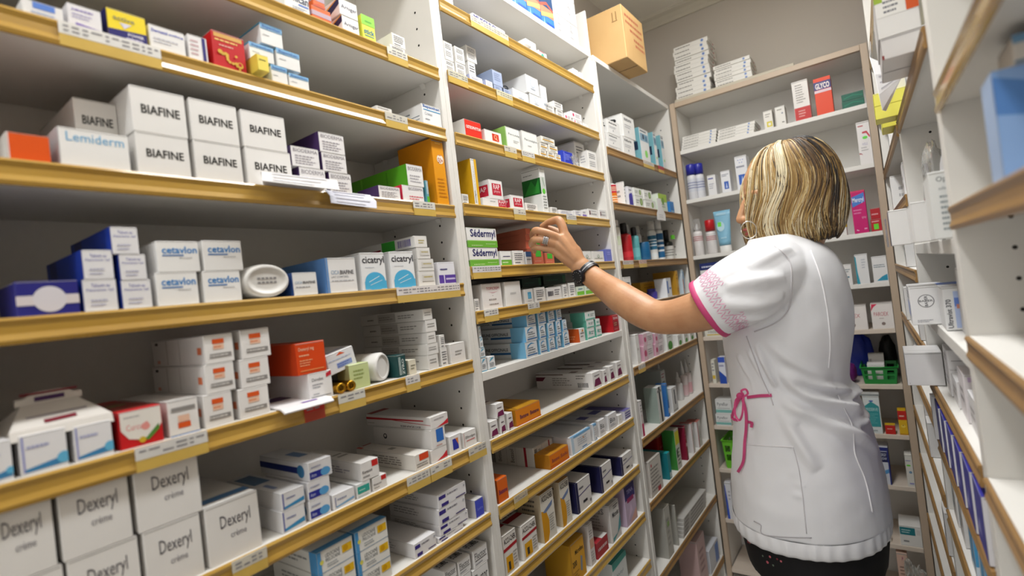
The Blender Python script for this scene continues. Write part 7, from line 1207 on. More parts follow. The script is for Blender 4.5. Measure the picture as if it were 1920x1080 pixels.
pr = mb.obj('violet_print', lf)
tg = thing(empty('hanging_tag', (0, 0, 0)), 'white paper tag hanging from the second corner bay shelf', 'tag')
mb = MB(); mb.rings([[(.0062, y0, z_), (.0062, y1, z_), (.0068, y1, z_), (.0068, y0, z_)] for z_, y0, y1 in ((1.7, 2.05, 2.10), (1.66, 2.055, 2.105), (1.6525, 2.06, 2.112))], PAP, smooth=False); mb.obj('upper_leaf', tg)
mb = MB(); mb.rings([[(.0075, y0, z_), (.0075, y1, z_), (.0081, y1, z_), (.0081, y0, z_)] for z_, y0, y1 in ((1.655, 2.05, 2.11), (1.635, 2.03, 2.13), (1.61, 2.025, 2.125))], PAP, smooth=False)
for k in range(2): mb.poly([(.0083, 2.055, 1.622 + .008 * k), (.0083, 2.1, 1.622 + .008 * k), (.0083, 2.1, 1.624 + .008 * k), (.0083, 2.055, 1.624 + .008 * k)], card('A8A6A8'))
mb.obj('lower_leaf', tg)
sheet('note_sheet', [[(.742, 1.2, 1.772), (.7425, 1.26, 1.775)], [(.738, 1.19, 1.74), (.742, 1.26, 1.735)], [(.742, 1.17, 1.70), (.779, 1.19, 1.70)], [(.744, 1.16, 1.66), (.781, 1.19, 1.69)], [(.746, 1.16, 1.632), (.752, 1.19, 1.635)]], mat('EDEBEC', .6, .02), 'white lined paper slip hanging over the side rack edge', lines=[((1, 0), (0, -.001, 0), 3), ((2, 0), (0, -.001, 0), 3)])
def blob(name, loc, rad, m, lab, cat, amp=.25, seed=1, n=20, parent=None):
    mb = MB(); R = []
    for i in range(n + 1):
        th = math.pi * i / n; ring = []
        for j in range(2 * n):
            ph = math.pi * j / n
            d = Vector((math.sin(th) * math.cos(ph), math.sin(th) * math.sin(ph), math.cos(th)))
            f = 1 + amp * noise.noise(d * 2.3 + Vector((seed * 7.1, 0, 0))) + amp * .6 * abs(noise.noise(d * 5.1 + Vector((0, seed * 3.3, 0))))
            ring.append((d.x * rad[0] * f, d.y * rad[1] * f, max(-rad[2], d.z * rad[2] * f)))
        R.append(ring)
    mb.rings(R, m, cap=False, smooth=cat != 'bag' or amp < .3)
    o = mb.obj(name, parent, loc)
    return thing(o, lab, cat) if not parent else o
blob('plastic_bag', (.692, 2.2, .14), (.038, .05, .14), clear('E8EAE8', .1), 'crumpled clear plastic bag on the floor by the end rack', 'bag', amp=.45, seed=3)
blob('plastic_bag', (.812, 1.24, 1.4765), (.018, .045, .09), clear('F2F4F4', .08), 'clear cellophane packet standing on the side rack', 'bag', amp=.2, seed=5)
wb = blob('packet', (.83, 1.08, 1.4765), (.022, .035, .09), mat('E8E8EA', .3, .03), 'white crinkled plastic packet with short black lettering, side rack', 'bag', amp=.25, seed=8)
blob('film_pouch', (-.012, 1.40, 1.7645), (.012, .03, .018), clear('DDE4F4', .1), 'clear crinkled film beside the royal blue packet', 'bag', amp=.4, seed=11)
ac = MB(); ac.bbox((.728, 1.16, 1.3852), (.7305, 1.245, 1.437), clear('F4F2F6', .05), .0005); thing(ac.obj('acrylic_divider'), 'clear acrylic divider on the side rack beside plain white carton', 'divider')
blob('blue_bag', (.598, 2.555, .876 + .088), (.05, .03, .087), mat('2B3FB4', .35, .15, 30), 'royal blue plastic bag slumped on the end rack', 'bag', amp=.18, seed=14)
blob('shade_infill', (.695, 2.56, .876 + .082), (.028, .028, .081), mat('151516', .45, .1, 30), 'black form added for the shaded shelf back behind the green basket', 'bag', amp=.15, seed=17)  # added black form, its colour stands in for deep shade at the shelf back
blob('violet_bag', (.568, 2.415, .876 + .041), (.022, .03, .039), mat('6A1F6A', .35, .15, 30), 'small violet packet beside the blue bag', 'bag', amp=.15, seed=19)
def basket(loc, w, d, h, col, lab):
    m = mat(col, .35, .04, spec=.5)
    root = thing(empty('plastic_basket', loc), lab, 'basket')
    mb = MB(); t = .002; f = .008
    def wall(a, b, slots):
        # wall between floor points a and b, tapering outward at the top, with two rows of slots
        A = Vector(a); B = Vector(b); n_ = (B - A).normalized(); out = Vector((n_.y, -n_.x, 0))
        us = [0.0]
        for s in range(slots):
            c = (s + .5) / slots; us += [c - .32 / slots, c + .32 / slots]
        us.append(1.0); vs = [0, .28, .5, .6, .82, 1.0]
        def pt(u, v, k): return A.lerp(B, u) + out * (f * v + k * t) + Vector((0, 0, v * h)) + n_ * ((u - .5) * 2 * f * v)
        for i in range(len(us) - 1):
            for j in range(len(vs) - 1):
                if i % 2 == 1 and j in (1, 3): continue
                q = [pt(us[i], vs[j], 0), pt(us[i + 1], vs[j], 0), pt(us[i + 1], vs[j + 1], 0), pt(us[i], vs[j + 1], 0)]
                q2 = [pt(us[i], vs[j], 1), pt(us[i + 1], vs[j], 1), pt(us[i + 1], vs[j + 1], 1), pt(us[i], vs[j + 1], 1)]
                mb.rings([q, q2], m, smooth=False)
    wall((0, 0, 0), (w, 0, 0), max(2, int(w / .03))); wall((w, 0, 0), (w, d, 0), 4); wall((w, d, 0), (0, d, 0), max(2, int(w / .03))); wall((0, d, 0), (0, 0, 0), 4)
    mb.box((0, 0, 0), (w, d, .002), m); mb.obj('body', root)
    mb = MB(); g_ = f + .003
    mb.tube([(-g_, -g_, h), (w + g_, -g_, h), (w + g_, d + g_, h), (-g_, d + g_, h), (-g_, -g_, h)], .003, m, 8); mb.obj('rim', root)
    return root
basket((.614, 2.392, .8765), .096, .13, .064, '1E8A3A', 'green slotted plastic basket below the pink-cornered cartons')
basket((.06, 2.392, .4940), .13, .13, .125, '6CC02E', 'lime green basket on the end rack beside the tunic')
put('plainwhite', .625, 2.40, .8795, .055, .06, .07, 0, 'white carton inside the green basket')
put('flatgrey', .63, 2.47, .8795, .05, .03, .1, 0, 'grey card packet at the back of the green basket', kind='upright_carton')


# ---------------------------------------------------------------- the woman at the shelves
person = thing(empty('person', (0.56, 1.25, 0.0)), 'woman with blond bob in white tunic reaching for an orange carton', 'person')
def to_local(o):
    o.matrix_parent_inverse = Matrix.Translation(-person.location)
SKIN = bpy.data.materials.new('skin'); SKIN.use_nodes = True
_n = SKIN.node_tree.nodes; _b = _n['Principled BSDF']
_b.inputs['Roughness'].default_value = 0.42; _b.inputs['Subsurface Weight'].default_value = 0.12
_b.inputs['Subsurface Radius'].default_value = (0.012, 0.005, 0.003); _b.inputs['Subsurface Scale'].default_value = 0.6
_t = _n.new('ShaderNodeTexCoord'); _s = _n.new('ShaderNodeTexNoise'); _s.inputs['Scale'].default_value = 28; _s.inputs['Detail'].default_value = 5
_m = _n.new('ShaderNodeMix'); _m.data_type = 'RGBA'; _m.inputs[6].default_value = lin('D4A47C'); _m.inputs[7].default_value = lin('AC7650')
_l = SKIN.node_tree.links
_l.new(_t.outputs['Object'], _s.inputs['Vector']); _l.new(_s.outputs['Fac'], _m.inputs[0]); _l.new(_m.outputs[2], _b.inputs['Base Color'])
_s2 = _n.new('ShaderNodeTexNoise'); _s2.inputs['Scale'].default_value = 160; _bp = _n.new('ShaderNodeBump'); _bp.inputs['Strength'].default_value = .25; _bp.inputs['Distance'].default_value = .0012
_l.new(_t.outputs['Object'], _s2.inputs['Vector']); _l.new(_s2.outputs['Fac'], _bp.inputs['Height']); _l.new(_bp.outputs[0], _b.inputs['Normal'])
CLOTH = mat('ECECEF', 0.75, 0.03, 8.0, bump=0.0, spec=0.2, name='white_cotton')
PINK = mat('D0487E', 0.6, 0.12, 60.0, name='pink_ribbon')
DARKCL = mat('0E0D10', 0.8, 0.1, 20.0, name='black_cloth')

def capsule_chain(mb, pts, m=SKIN, n=14, ends=True):
    """tapered limb through (point, radius) stations with rounded ends"""
    P = [Vector(p) for p, r in pts]; r = [q for p, q in pts]
    # resample smoothly (Catmull-Rom)
    S = []; Rr = []
    for i in range(len(P) - 1):
        p0 = P[max(i - 1, 0)]; p1 = P[i]; p2 = P[i + 1]; p3 = P[min(i + 2, len(P) - 1)]
        for k in range(6):
            t = k / 6
            S.append(0.5 * ((2 * p1) + (p2 - p0) * t + (2 * p0 - 5 * p1 + 4 * p2 - p3) * t * t + (3 * p1 - p0 - 3 * p2 + p3) * t ** 3))
            Rr.append(r[i] + (r[i + 1] - r[i]) * t)
    S.append(P[-1]); Rr.append(r[-1])
    if ends:
        d0 = (S[0] - S[1]).normalized(); d1 = (S[-1] - S[-2]).normalized()
        a = [S[0] + d0 * Rr[0] * q for q in (.95, .7, .35)]; b = [S[-1] + d1 * Rr[-1] * q for q in (.35, .7, .95)]
        ra = [Rr[0] * math.sqrt(max(0.02, 1 - q * q)) for q in (.95, .7, .35)]; rb = [Rr[-1] * math.sqrt(max(0.02, 1 - q * q)) for q in (.35, .7, .95)]
        S = a + S + b; Rr = ra + Rr + rb
    mb.tube(S, Rr, m, n)
def ellipsoid(mb, c, rad, m=SKIN, axes=None, n=16):
    R = []
    A = axes or (Vector((1, 0, 0)), Vector((0, 1, 0)), Vector((0, 0, 1)))
    for i in range(1, n):
        th = math.pi * i / n
        R.append([Vector(c) + A[0] * rad[0] * math.sin(th) * math.cos(2 * math.pi * j / (2 * n)) + A[1] * rad[1] * math.sin(th) * math.sin(2 * math.pi * j / (2 * n)) + A[2] * rad[2] * math.cos(th) for j in range(2 * n)])
    mb.rings(R, m)
def fuse(mb, name, voxel, smooth, m, parent, post=None):
    """melt the overlapping volumes of mb into ONE continuous surface"""
    o = link(name, mb.mesh(name))
    md = o.modifiers.new('fuse', 'REMESH'); md.mode = 'VOXEL'; md.voxel_size = voxel
    sm = o.modifiers.new('smooth', 'SMOOTH'); sm.factor = 0.5; sm.iterations = smooth
    dg = bpy.context.evaluated_depsgraph_get(); dg.update()
    me = bpy.data.meshes.new_from_object(o.evaluated_get(dg), preserve_all_data_layers=False, depsgraph=dg)
    o.modifiers.clear(); old = o.data; o.data = me; me.name = name; bpy.data.meshes.remove(old)
    if post: post(me)
    me.materials.clear(); me.materials.append(m)
    me.polygons.foreach_set('use_smooth', [True] * len(me.polygons)); me.polygons.foreach_set('material_index', [0] * len(me.polygons)); me.update()
    o.parent = parent
    if parent: to_local(o)
    return o
# --- head frame: facing the shelves
HC = Vector((0.5640, 1.2548, 1.5210))
FW = Vector((-0.93, -0.36, -0.10)).normalized(); LF = Vector((0, 0, 1)).cross(FW).normalized(); UP = FW.cross(LF).normalized()   # LF: towards her own left
def hp(f, l, u): return HC + (FW * f + LF * l + UP * u) * .885
body = MB()
hr = []
for u, cf, rf, rl in ((.118, -.012, .02, .018), (.112, -.012, .05, .044), (.098, -.012, .072, .06), (.07, -.01, .09, .071), (.04, -.008, .097, .075), (.01, -.006, .098, .075), (-.02, -.003, .093, .073), (-.045, .004, .085, .069), (-.07, .016, .07, .06), (-.092, .03, .052, .047), (-.108, .043, .034, .032), (-.114, .05, .018, .018)):
    ring = []
    for j in range(32):
        a = 2 * math.pi * j / 32; c = math.cos(a); s = math.sin(a)
        ring.append(hp(cf + rf * (abs(c) ** .9) * (1 if c > 0 else -1), rl * s * (1 - .1 * max(0, c)), u))
    hr.append(ring)
body.rings(hr, SKIN)
capsule_chain(body, [(hp(.088, 0, .012), .0075), (hp(.1, 0, -.008), .0085), (hp(.111, 0, -.03), .0095)])        # nose ridge and tip
for s in (-1, 1):
    ellipsoid(body, hp(.101, s * .0115, -.034), (.009, .0085, .0075), axes=(FW, LF, UP), n=8)                     # nostril wings
    ellipsoid(body, hp(.066, s * .04, -.03), (.024, .022, .022), axes=(FW, LF, UP), n=10)                            # cheek
    capsule_chain(body, [(hp(.084, s * .014, .022), .008), (hp(.083, s * .032, .026), .0085), (hp(.07, s * .052, .02), .008)])   # brow
    # ear: rim, bowl, lobe
    capsule_chain(body, [(hp(.002, s * .068, -.028), .0055), (hp(-.014, s * .073, -.012), .0045), (hp(-.018, s * .074, .01), .0045), (hp(-.008, s * .073, .024), .0045), (hp(.006, s * .070, .02), .0045)], n=8)
    ellipsoid(body, hp(-.006, s * .069, .0), (.013, .005, .022), axes=(FW, LF, UP), n=8)
capsule_chain(body, [(hp(.092, -.022, -.061), .004), (hp(.1015, 0, -.057), .0065), (hp(.092, .022, -.061), .004)], n=8)      # upper lip
capsule_chain(body, [(hp(.09, -.02, -.064), .004), (hp(.099, 0, -.0695), .0072), (hp(.09, .02, -.064), .004)], n=8)        # lower lip
ellipsoid(body, hp(.083, 0, -.098), (.016, .02, .016), axes=(FW, LF, UP), n=10)                                  # chin
NB = Vector((0.5416, 1.2344, 1.3969))
capsule_chain(body, [(hp(-.02, 0, -.04), .046), (hp(-.014, 0, -.1), .047), (tuple(NB), .056)], n=20)             # neck
HIP = Vector((0.5354, 1.2444, 0.8754)); CH = Vector((0.5399, 1.2418, 1.2442))
def torso_ring(c, a, b, n=40, p=2.2, fx=0.0):
    # a: half depth along x, b: half width along y
    R = []
    for j in range(n):
        t = 2 * math.pi * j / n; cc = math.cos(t); ss = math.sin(t)
        R.append((c[0] + a * math.copysign(abs(cc) ** (2 / p), cc) + fx, c[1] + b * math.copysign(abs(ss) ** (2 / p), ss), c[2]))
    return R
TS = [((0.5435, 1.2354, 1.4151), .05, .07), ((0.5510, 1.2414, 1.3794), .078, .13), ((0.5494, 1.2472, 1.3355), .098, .155), ((0.5411, 1.2424, 1.2556), .108, .152), ((0.5359, 1.2397, 1.1869), .105, .14), ((0.5275, 1.2347, 1.1244), .095, .126), ((0.5332, 1.2403, 1.0251), .11, .15), ((0.5350, 1.2430, 0.9438), .122, .166), ((0.5350, 1.2440, 0.8801), .122, .166)]
body.rings([torso_ring(Vector(c), a, b) for c, a, b in TS], SKIN)
hz = HIP.z
for s in (-1, 1):      # legs down to the ankles
    y = HIP.y + s * .085
    capsule_chain(body, [((HIP.x + .01, y, hz - .02), .085), ((HIP.x + .005, y, hz - .2), .078), ((HIP.x, y, .50), .055), ((HIP.x + .012, y, .34), .052), ((HIP.x + .015, y, .1), .034), ((HIP.x + .01, y, .045), .034), ((HIP.x - .1, y + .01 * s, .03), .028)], n=18)
# her left arm: reaching to the shelf
SH = (0.5289, 1.0963, 1.3538)
capsule_chain(body, [((0.5532, 1.1635, 1.3393), .05), (SH, .052), ((0.4720, 1.0619, 1.3220), .045), ((0.4073, 1.0648, 1.3015), .0415), ((0.3508, 1.0734, 1.2937), .0365), ((0.3103, 1.0774, 1.2973), .0355), ((0.2695, 1.0883, 1.3170), .0375), ((0.2211, 1.1022, 1.3480), .0355), ((0.1696, 1.1200, 1.3837), .029), ((0.1307, 1.1283, 1.4151), .0255), ((0.1191, 1.1259, 1.4285), .025)], n=24)
ellipsoid(body, (0.3090, 1.0681, 1.2788), (.016, .016, .016), n=8)                                                      # elbow point
# hand: palm, then each finger on its own
W1 = (0.1234, 1.1278, 1.4239)
MC = {'index': (0.0954, 1.1086, 1.5139), 'middle': (0.0907, 1.0931, 1.5024), 'ring': (0.0846, 1.0901, 1.4889), 'little': (0.0735, 1.0922, 1.4735)}
for k, q in MC.items():
    capsule_chain(body, [(W1, .019), (tuple(Vector(W1).lerp(Vector(q), .5)), .0165), (q, .0118 if k != 'little' else .0108)], n=14)
    ellipsoid(body, tuple(Vector(q)), (.0108, .0108, .0108), n=8)
ellipsoid(body, (0.0968, 1.1215, 1.4674), (.03, .03, .022), n=12)
ellipsoid(body, (0.1019, 1.1376, 1.4599), (.02, .022, .022), n=10)                                                      # ball of the thumb
capsule_chain(body, [(MC['index'], .0115), ((0.0911, 1.1101, 1.5332), .0112), ((0.0822, 1.1108, 1.5494), .0112), ((0.0619, 1.1110, 1.5504), .0092), ((0.0483, 1.1123, 1.5489), .0078), ((0.0330, 1.1100, 1.5433), .0068)], n=12)
capsule_chain(body, [(MC['middle'], .0105), ((0.0701, 1.0730, 1.5184), .0094), ((0.0457, 1.0626, 1.5287), .0092), ((0.0297, 1.0720, 1.5264), .0082), ((0.0186, 1.0826, 1.5205), .0078), ((0.0117, 1.0963, 1.5138), .0068)], n=12)
capsule_chain(body, [(MC['ring'], .0100), ((0.0650, 1.0721, 1.4996), .0090), ((0.0402, 1.0615, 1.5073), .0088), ((0.0247, 1.0700, 1.5046), .0084), ((0.0142, 1.0798, 1.4996), .0076), ((0.0090, 1.0934, 1.4924), .0066)], n=12)
capsule_chain(body, [(MC['little'], .0092), ((0.0588, 1.0802, 1.4809), .0080), ((0.0381, 1.0701, 1.4879), .0078), ((0.0253, 1.0756, 1.4899), .0075), ((0.0160, 1.0838, 1.4859), .0068), ((0.0122, 1.0934, 1.4811), .006)], n=12)
capsule_chain(body, [((0.1072, 1.1417, 1.4484), .017), ((0.0833, 1.1459, 1.4924), .0135), ((0.0618, 1.1410, 1.5203), .0112), ((0.0444, 1.1307, 1.5339), .0098), ((0.0304, 1.1180, 1.5386), .0078)], n=12)
# tendons over the back of the hand
for k in ('index', 'middle', 'ring'):
    q = Vector(MC[k]); w = Vector(W1)
    tow = (Vector((0.72, 0, 1.38)) - q).normalized()
    capsule_chain(body, [(tuple(w.lerp(q, .35) + tow * .0155), .0035), (tuple(w.lerp(q, .75) + tow * .0125), .0036), (tuple(q + tow * .008), .0045)], n=8)
# her other arm hangs in front of her, bent towards the shelf
RS = Vector(TS[1][0]) + Vector((-.005, .165, -.03))
capsule_chain(body, [(tuple(RS + Vector((0, -.05, .01))), .05), (tuple(RS), .05), (tuple(RS + Vector((.01, .03, -.13))), .043), (tuple(RS + Vector((.015, .04, -.27))), .036), (tuple(RS + Vector((-.015, .045, -.38))), .034), (tuple(RS + Vector((-.045, .045, -.49))), .025), (tuple(RS + Vector((-.05, .045, -.51))), .024)], n=20)
RW = RS + Vector((-.05, .045, -.51))
for k, (dx, L) in enumerate(((-.03, .07), (-.01, .08), (.01, .075), (.028, .06))):
    b0 = RW + Vector((dx - .012, .004, -.08))
    capsule_chain(body, [(tuple(RW), .018), (tuple(RW.lerp(b0, .6)), .015), (tuple(b0), .0105)], n=12)
    capsule_chain(body, [(tuple(b0), .0095), (tuple(b0 + Vector((dx * .1 - .004, -.002, -L * .5))), .0088), (tuple(b0 + Vector((dx * .1 - .006, -.012, -L * .82))), .0078), (tuple(b0 + Vector((dx * .1 - .006, -.024, -L * .98))), .0066)], n=12)
capsule_chain(body, [(tuple(RW + Vector((-.016, -.004, -.02))), .015), (tuple(RW + Vector((-.05, -.012, -.055))), .0115), (tuple(RW + Vector((-.058, -.018, -.09))), .0085)], n=12)
bd = fuse(body, 'body', 0.0024, 4, SKIN, person)
# face details
for s in (-1, 1):
    mb = MB(); ellipsoid(mb, hp(.0805, s * .031, .004), (.0095, .0115, .008), mat('E8E2DC', .2, 0), axes=(FW, LF, UP), n=10)
    c = hp(.0915, s * .031, .004); mb.poly([c + LF * .005 * math.cos(a) + UP * .005 * math.sin(a) for a in [2 * math.pi * k / 16 for k in range(16)]], mat('4A3A2A', .2, 0))
    o = mb.obj('eye', person); to_local(o)
mb = MB(); capsule_chain(mb, [(hp(.099, -.017, -.0605), .0022), (hp(.1075, 0, -.0575), .0036), (hp(.099, .017, -.0605), .0022)], mat('B4605A', .4), 8); capsule_chain(mb, [(hp(.098, -.016, -.0645), .0022), (hp(.1045, 0, -.0685), .0042), (hp(.098, .016, -.0645), .0022)], mat('B4605A', .4), 8)
to_local(mb.obj('lips', person))
mb = MB(); c0 = Vector((0.5050, 1.1392, 1.4542))
mb.tube([c0 + FW * .0145 * math.cos(a) + UP * .0175 * math.sin(a) + LF * (.002 * math.sin(a)) for a in [2 * math.pi * k / 28 for k in range(29)]], .0011, mat('D8D4CC', .2, metal=1.0), 8)
ear = mb.obj('earring', person); to_local(ear); ear['label'] = 'thin silver hoop earring'

# --- hair: scalp shell plus combed locks with light and dark streaks
HH = Vector((0.5713, 1.2636, 1.5330))
HA, HB = .102, .088
PROF = [(0.0, .104), (.3, .1), (.58, .087), (.8, .061), (.95, .028), (1.02, -.01), (1.05, -.045), (1.03, -.075), (.96, -.104), (.86, -.122)]
def prof(t):
    x = max(0.0, min(1.0, t)) * (len(PROF) - 1); i = min(int(x), len(PROF) - 2); f = x - i
    p0 = PROF[max(i - 1, 0)]; p1 = PROF[i]; p2 = PROF[i + 1]; p3 = PROF[min(i + 2, len(PROF) - 1)]
    return tuple(0.5 * (2 * p1[k] + (p2[k] - p0[k]) * f + (2 * p0[k] - 5 * p1[k] + 4 * p2[k] - p3[k]) * f * f + (3 * p1[k] - p0[k] - 3 * p2[k] + p3[k]) * f ** 3) for k in (0, 1))
def face_amt(phi):      # 1 in front of the face, 0 elsewhere
    a = abs((phi + math.pi) % (2 * math.pi) - math.pi)
    return max(0.0, min(1.0, (.42 - a) / 0.18))
def nape(phi):          # tucked in at the nape
    a = abs((phi + math.pi) % (2 * math.pi) - math.pi)
    return max(0.0, min(1.0, (a - 2.0) / 0.9))
def hair_point(phi, t, k=1.0, lift=0.0):
    tm = 1.0 - .42 * face_amt(phi)
    r, z = prof(t * tm)
    r *= (1 - .10 * nape(phi) * max(0, t - .7) / .3) * (1 - .1 * face_amt(phi))
    d = FW * math.cos(phi) * HA + LF * math.sin(phi) * HB
    return HH + d * (r * k) + Vector((0, 0, 1)) * (z * (1 if k >= 1 else .99) + lift) + d.normalized() * lift * 0.5
HAIRC = [mat(h, .4, .12, 90.0, spec=.45, name='hair_' + h) for h in ('262120', '43372B', '6B5238', '927244', 'B8965C', 'D8BF8A', 'ECDFBE')]
mb = MB()
mb.rings([[hair_point(2 * math.pi * j / 72, .004 + .99 * i / 26, .955) for j in range(72)] for i in range(27)], HAIRC[1], cap=True)
hair = mb.obj('hair', person); to_local(hair); hair['label'] = 'blond bob with dark streaks'
rnd = random.Random(21)
mb = MB()
LOCKS = []
for q in range(170):      # locks: each one shares its own wave, sweep and colour
    LOCKS.append((rnd.uniform(-math.pi, math.pi), rnd.uniform(.08, .17), rnd.uniform(-.6, .6), rnd.gauss(0, 1.7), rnd.uniform(.25, .5), rnd.uniform(-.003, .004)))
ns = 18
for q, (phc, amp, ph0, tone, sweep, lf) in enumerate(LOCKS):
    for s in range(24):
        phi = phc + rnd.gauss(0, .055)
        t0 = rnd.choice((.0, .02, .05, .1, .2, .32)) * rnd.uniform(.6, 1.3); t1 = rnd.uniform(.88, 1.02)
        a = abs((phi + math.pi) % (2 * math.pi) - math.pi)
        back = max(0.0, min(1.0, (a - 1.25) / .6))
        k = rnd.uniform(.965, 1.012); lift = lf + rnd.uniform(-.0015, .0015)
        tn = tone + rnd.gauss(0, .95); pts = []; rr = []
        for i in range(ns):
            t = t0 + (t1 - t0) * i / (ns - 1)
            w = amp * math.sin(t * 9.0 - 2.2 + ph0) * min(1, max(0, t - .15) * 2.5)
            sw = -sweep * max(0, t - .55) * 1.3 * min(1, a * 1.2) * (1 if phi % (2 * math.pi) < math.pi else -1) * (1 - face_amt(phi))
            pts.append(hair_point(phi + w + sw, t, k, lift + .002 * math.sin(t * 9 - 1 + ph0)))
            rr.append(.00125 * (1 - .55 * (i / (ns - 1)) ** 2))
        f0 = len(mb.mi)
        mb.tube(pts, rr, HAIRC[3], 4, cap=False)
        for i in range(ns - 1):
            t = t0 + (t1 - t0) * (i + .5) / (ns - 1)
            base = 4.3 - 2.7 * back * max(0, 1 - max(0, t - .3) * 2.2) - 1.0 * back * max(0, t - .5) - 2.8 * max(0, t - .86) / .14 * back - 1.0 * max(0, .12 - t) / .12
            ci = max(0, min(6, int(round(base + tn))))
            for e in range(4): mb.mi[f0 + i * 4 + e] = mb.slot(HAIRC[ci])
lk = mb.obj('locks', hair)

# --- tunic
tun = MB()
TT = [((0.5393, 1.2321, 1.4376), 0.052, 0.066), ((0.5439, 1.2357, 1.4196), 0.066, 0.092), ((0.5491, 1.2398, 1.3970), 0.083, 0.128), ((0.5496, 1.2443, 1.3703), 0.098, 0.158), ((0.5460, 1.2448, 1.3302), 0.112, 0.17), ((0.5401, 1.2414, 1.2732), 0.122, 0.168), ((0.5346, 1.2383, 1.2195), 0.122, 0.16), ((0.5308, 1.2362, 1.1738), 0.116, 0.151), ((0.5288, 1.2356, 1.1277), 0.113, 0.146), ((0.5340, 1.2402, 1.0690), 0.122, 0.16), ((0.5364, 1.2429, 1.0108), 0.131, 0.174), ((0.5383, 1.2450, 0.9665), 0.138, 0.184), ((0.5366, 1.2446, 0.9135), 0.143, 0.19), ((0.5346, 1.2440, 0.8581), 0.145, 0.193)]
def cr(i, f, q):
    g = lambda j: TT[max(0, min(len(TT) - 1, j))]
    def val(j, k):
        e = g(j); return e[0][k] if k < 3 else e[k - 2]
    p0, p1, p2, p3 = (val(i - 1, q), val(i, q), val(i + 1, q), val(i + 2, q))
    return 0.5 * (2 * p1 + (p2 - p0) * f + (2 * p0 - 5 * p1 + 4 * p2 - p3) * f * f + (3 * p1 - p0 - 3 * p2 + p3) * f ** 3)
RG = []
for i in range(len(TT) - 1):
    for k in range(5):
        v = [cr(i, k / 5, q) for q in range(5)]
        RG.append(torso_ring(v[:3], v[3], v[4], 72, 2.25))
v = [cr(len(TT) - 2, 1.0, q) for q in range(5)]
RG.append(torso_ring(v[:3], v[3], v[4], 72, 2.25))
tun.rings(RG, CLOTH)
# short sleeves
capsule_chain(tun, [((0.5567, 1.2029, 1.3481), .075), ((0.5321, 1.1233, 1.3543), .074), ((0.5014, 1.0705, 1.3394), .070), ((0.4653, 1.0570, 1.3230), .0655), ((0.4327, 1.0546, 1.3069), .061)], CLOTH, 32, ends=False)
capsule_chain(tun, [(tuple(RS + Vector((.0, -.06, .015))), .06), (tuple(RS), .062), (tuple(RS + Vector((.004, .02, -.08))), .058), (tuple(RS + Vector((.01, .03, -.15))), .056)], CLOTH, 32, ends=False)
FOLDS = [  # start, end, width, height of cloth folds
 ((0.5257, 1.0473, 1.1881), (0.6374, 1.2044, 1.0409), .012, .006), ((0.5286, 1.0502, 1.1376), (0.6532, 1.2167, 0.9853), .013, .007), ((0.5487, 1.0641, 1.1747), (0.6402, 1.2302, 1.0933), .010, .006), ((0.5685, 1.0791, 1.1317), (0.6440, 1.2212, 1.0580), .010, .006),
 ((0.5251, 1.0476, 1.1431), (0.5624, 1.0756, 1.0725), .010, .005), ((0.5265, 1.0490, 1.1178), (0.5797, 1.0770, 0.9941), .014, .005), ((0.5149, 1.0386, 1.2398), (0.6164, 1.1383, 1.1395), .014, .004), ((0.4945, 1.0365, 1.2207), (0.5286, 1.0502, 1.1376), .010, .005), ((0.4751, 1.0595, 1.2176), (0.5059, 1.0462, 1.1330), .008, .004), ((0.4535, 1.0935, 1.2075), (0.4743, 1.0604, 1.1291), .008, .004),
 ((0.4797, 0.9992, 1.3458), (0.5703, 1.0522, 1.3529), .012, .004), ((0.4674, 0.9969, 1.3174), (0.5663, 1.0499, 1.3143), .014, .0045), ((0.4894, 1.0072, 1.2849), (0.5711, 1.0539, 1.2841), .012, .004), ((0.5144, 1.0238, 1.3705), (0.5773, 1.1059, 1.4009), .012, .003),
 ((0.6100, 1.1591, 1.0935), (0.6468, 1.2594, 1.1142), .010, .006), ((0.6182, 1.1657, 1.0506), (0.6483, 1.2490, 1.0563), .010, .005), ((0.5006, 1.0197, 1.0057), (0.5562, 1.0478, 0.9871), .010, .003), ((0.5214, 1.0231, 0.9579), (0.5600, 1.0512, 0.9473), .009, .004), ((0.5160, 1.0188, 0.9832), (0.5656, 1.0550, 0.9632), .008, .0035), ((0.5360, 1.0217, 0.9314), (0.5636, 1.0417, 0.9323), .008, .003)]
FOLDS = [(Vector(a), Vector(b), w * .85, h * 2.5) for a, b, w, h in FOLDS]
HEMZ = Vector(TT[-1][0]).z
def cloth_post(me):
    co = [v.co.copy() for v in me.vertices]; nr = [v.normal.copy() for v in me.vertices]
    for i, v in enumerate(me.vertices):
        p = co[i]; d = 0.0
        for a, b, w, h in FOLDS:
            ab = b - a; t = max(0.0, min(1.0, (p - a).dot(ab) / ab.length_squared))
            q = (p - a - ab * t); dist = q.length
            if dist < .13:
                # distance measured along the cloth: drop the part along the surface normal
                q = q - nr[i] * q.dot(nr[i]); x = q.length / w
                if x < 4: d += h * math.sin(math.pi * min(1, max(0.0, t))) ** .5 * ((1 - .55 * x * x) * math.exp(-x * x * .6))
        d += .0035 * noise.noise(p * 11.0) + .0014 * noise.noise(p * 30.0)
        v.co = p + nr[i] * d
tunic = fuse(tun, 'tunic', 0.0036, 4, CLOTH, person, cloth_post)
tunic['label'] = 'short-sleeved white tunic with pink trim'
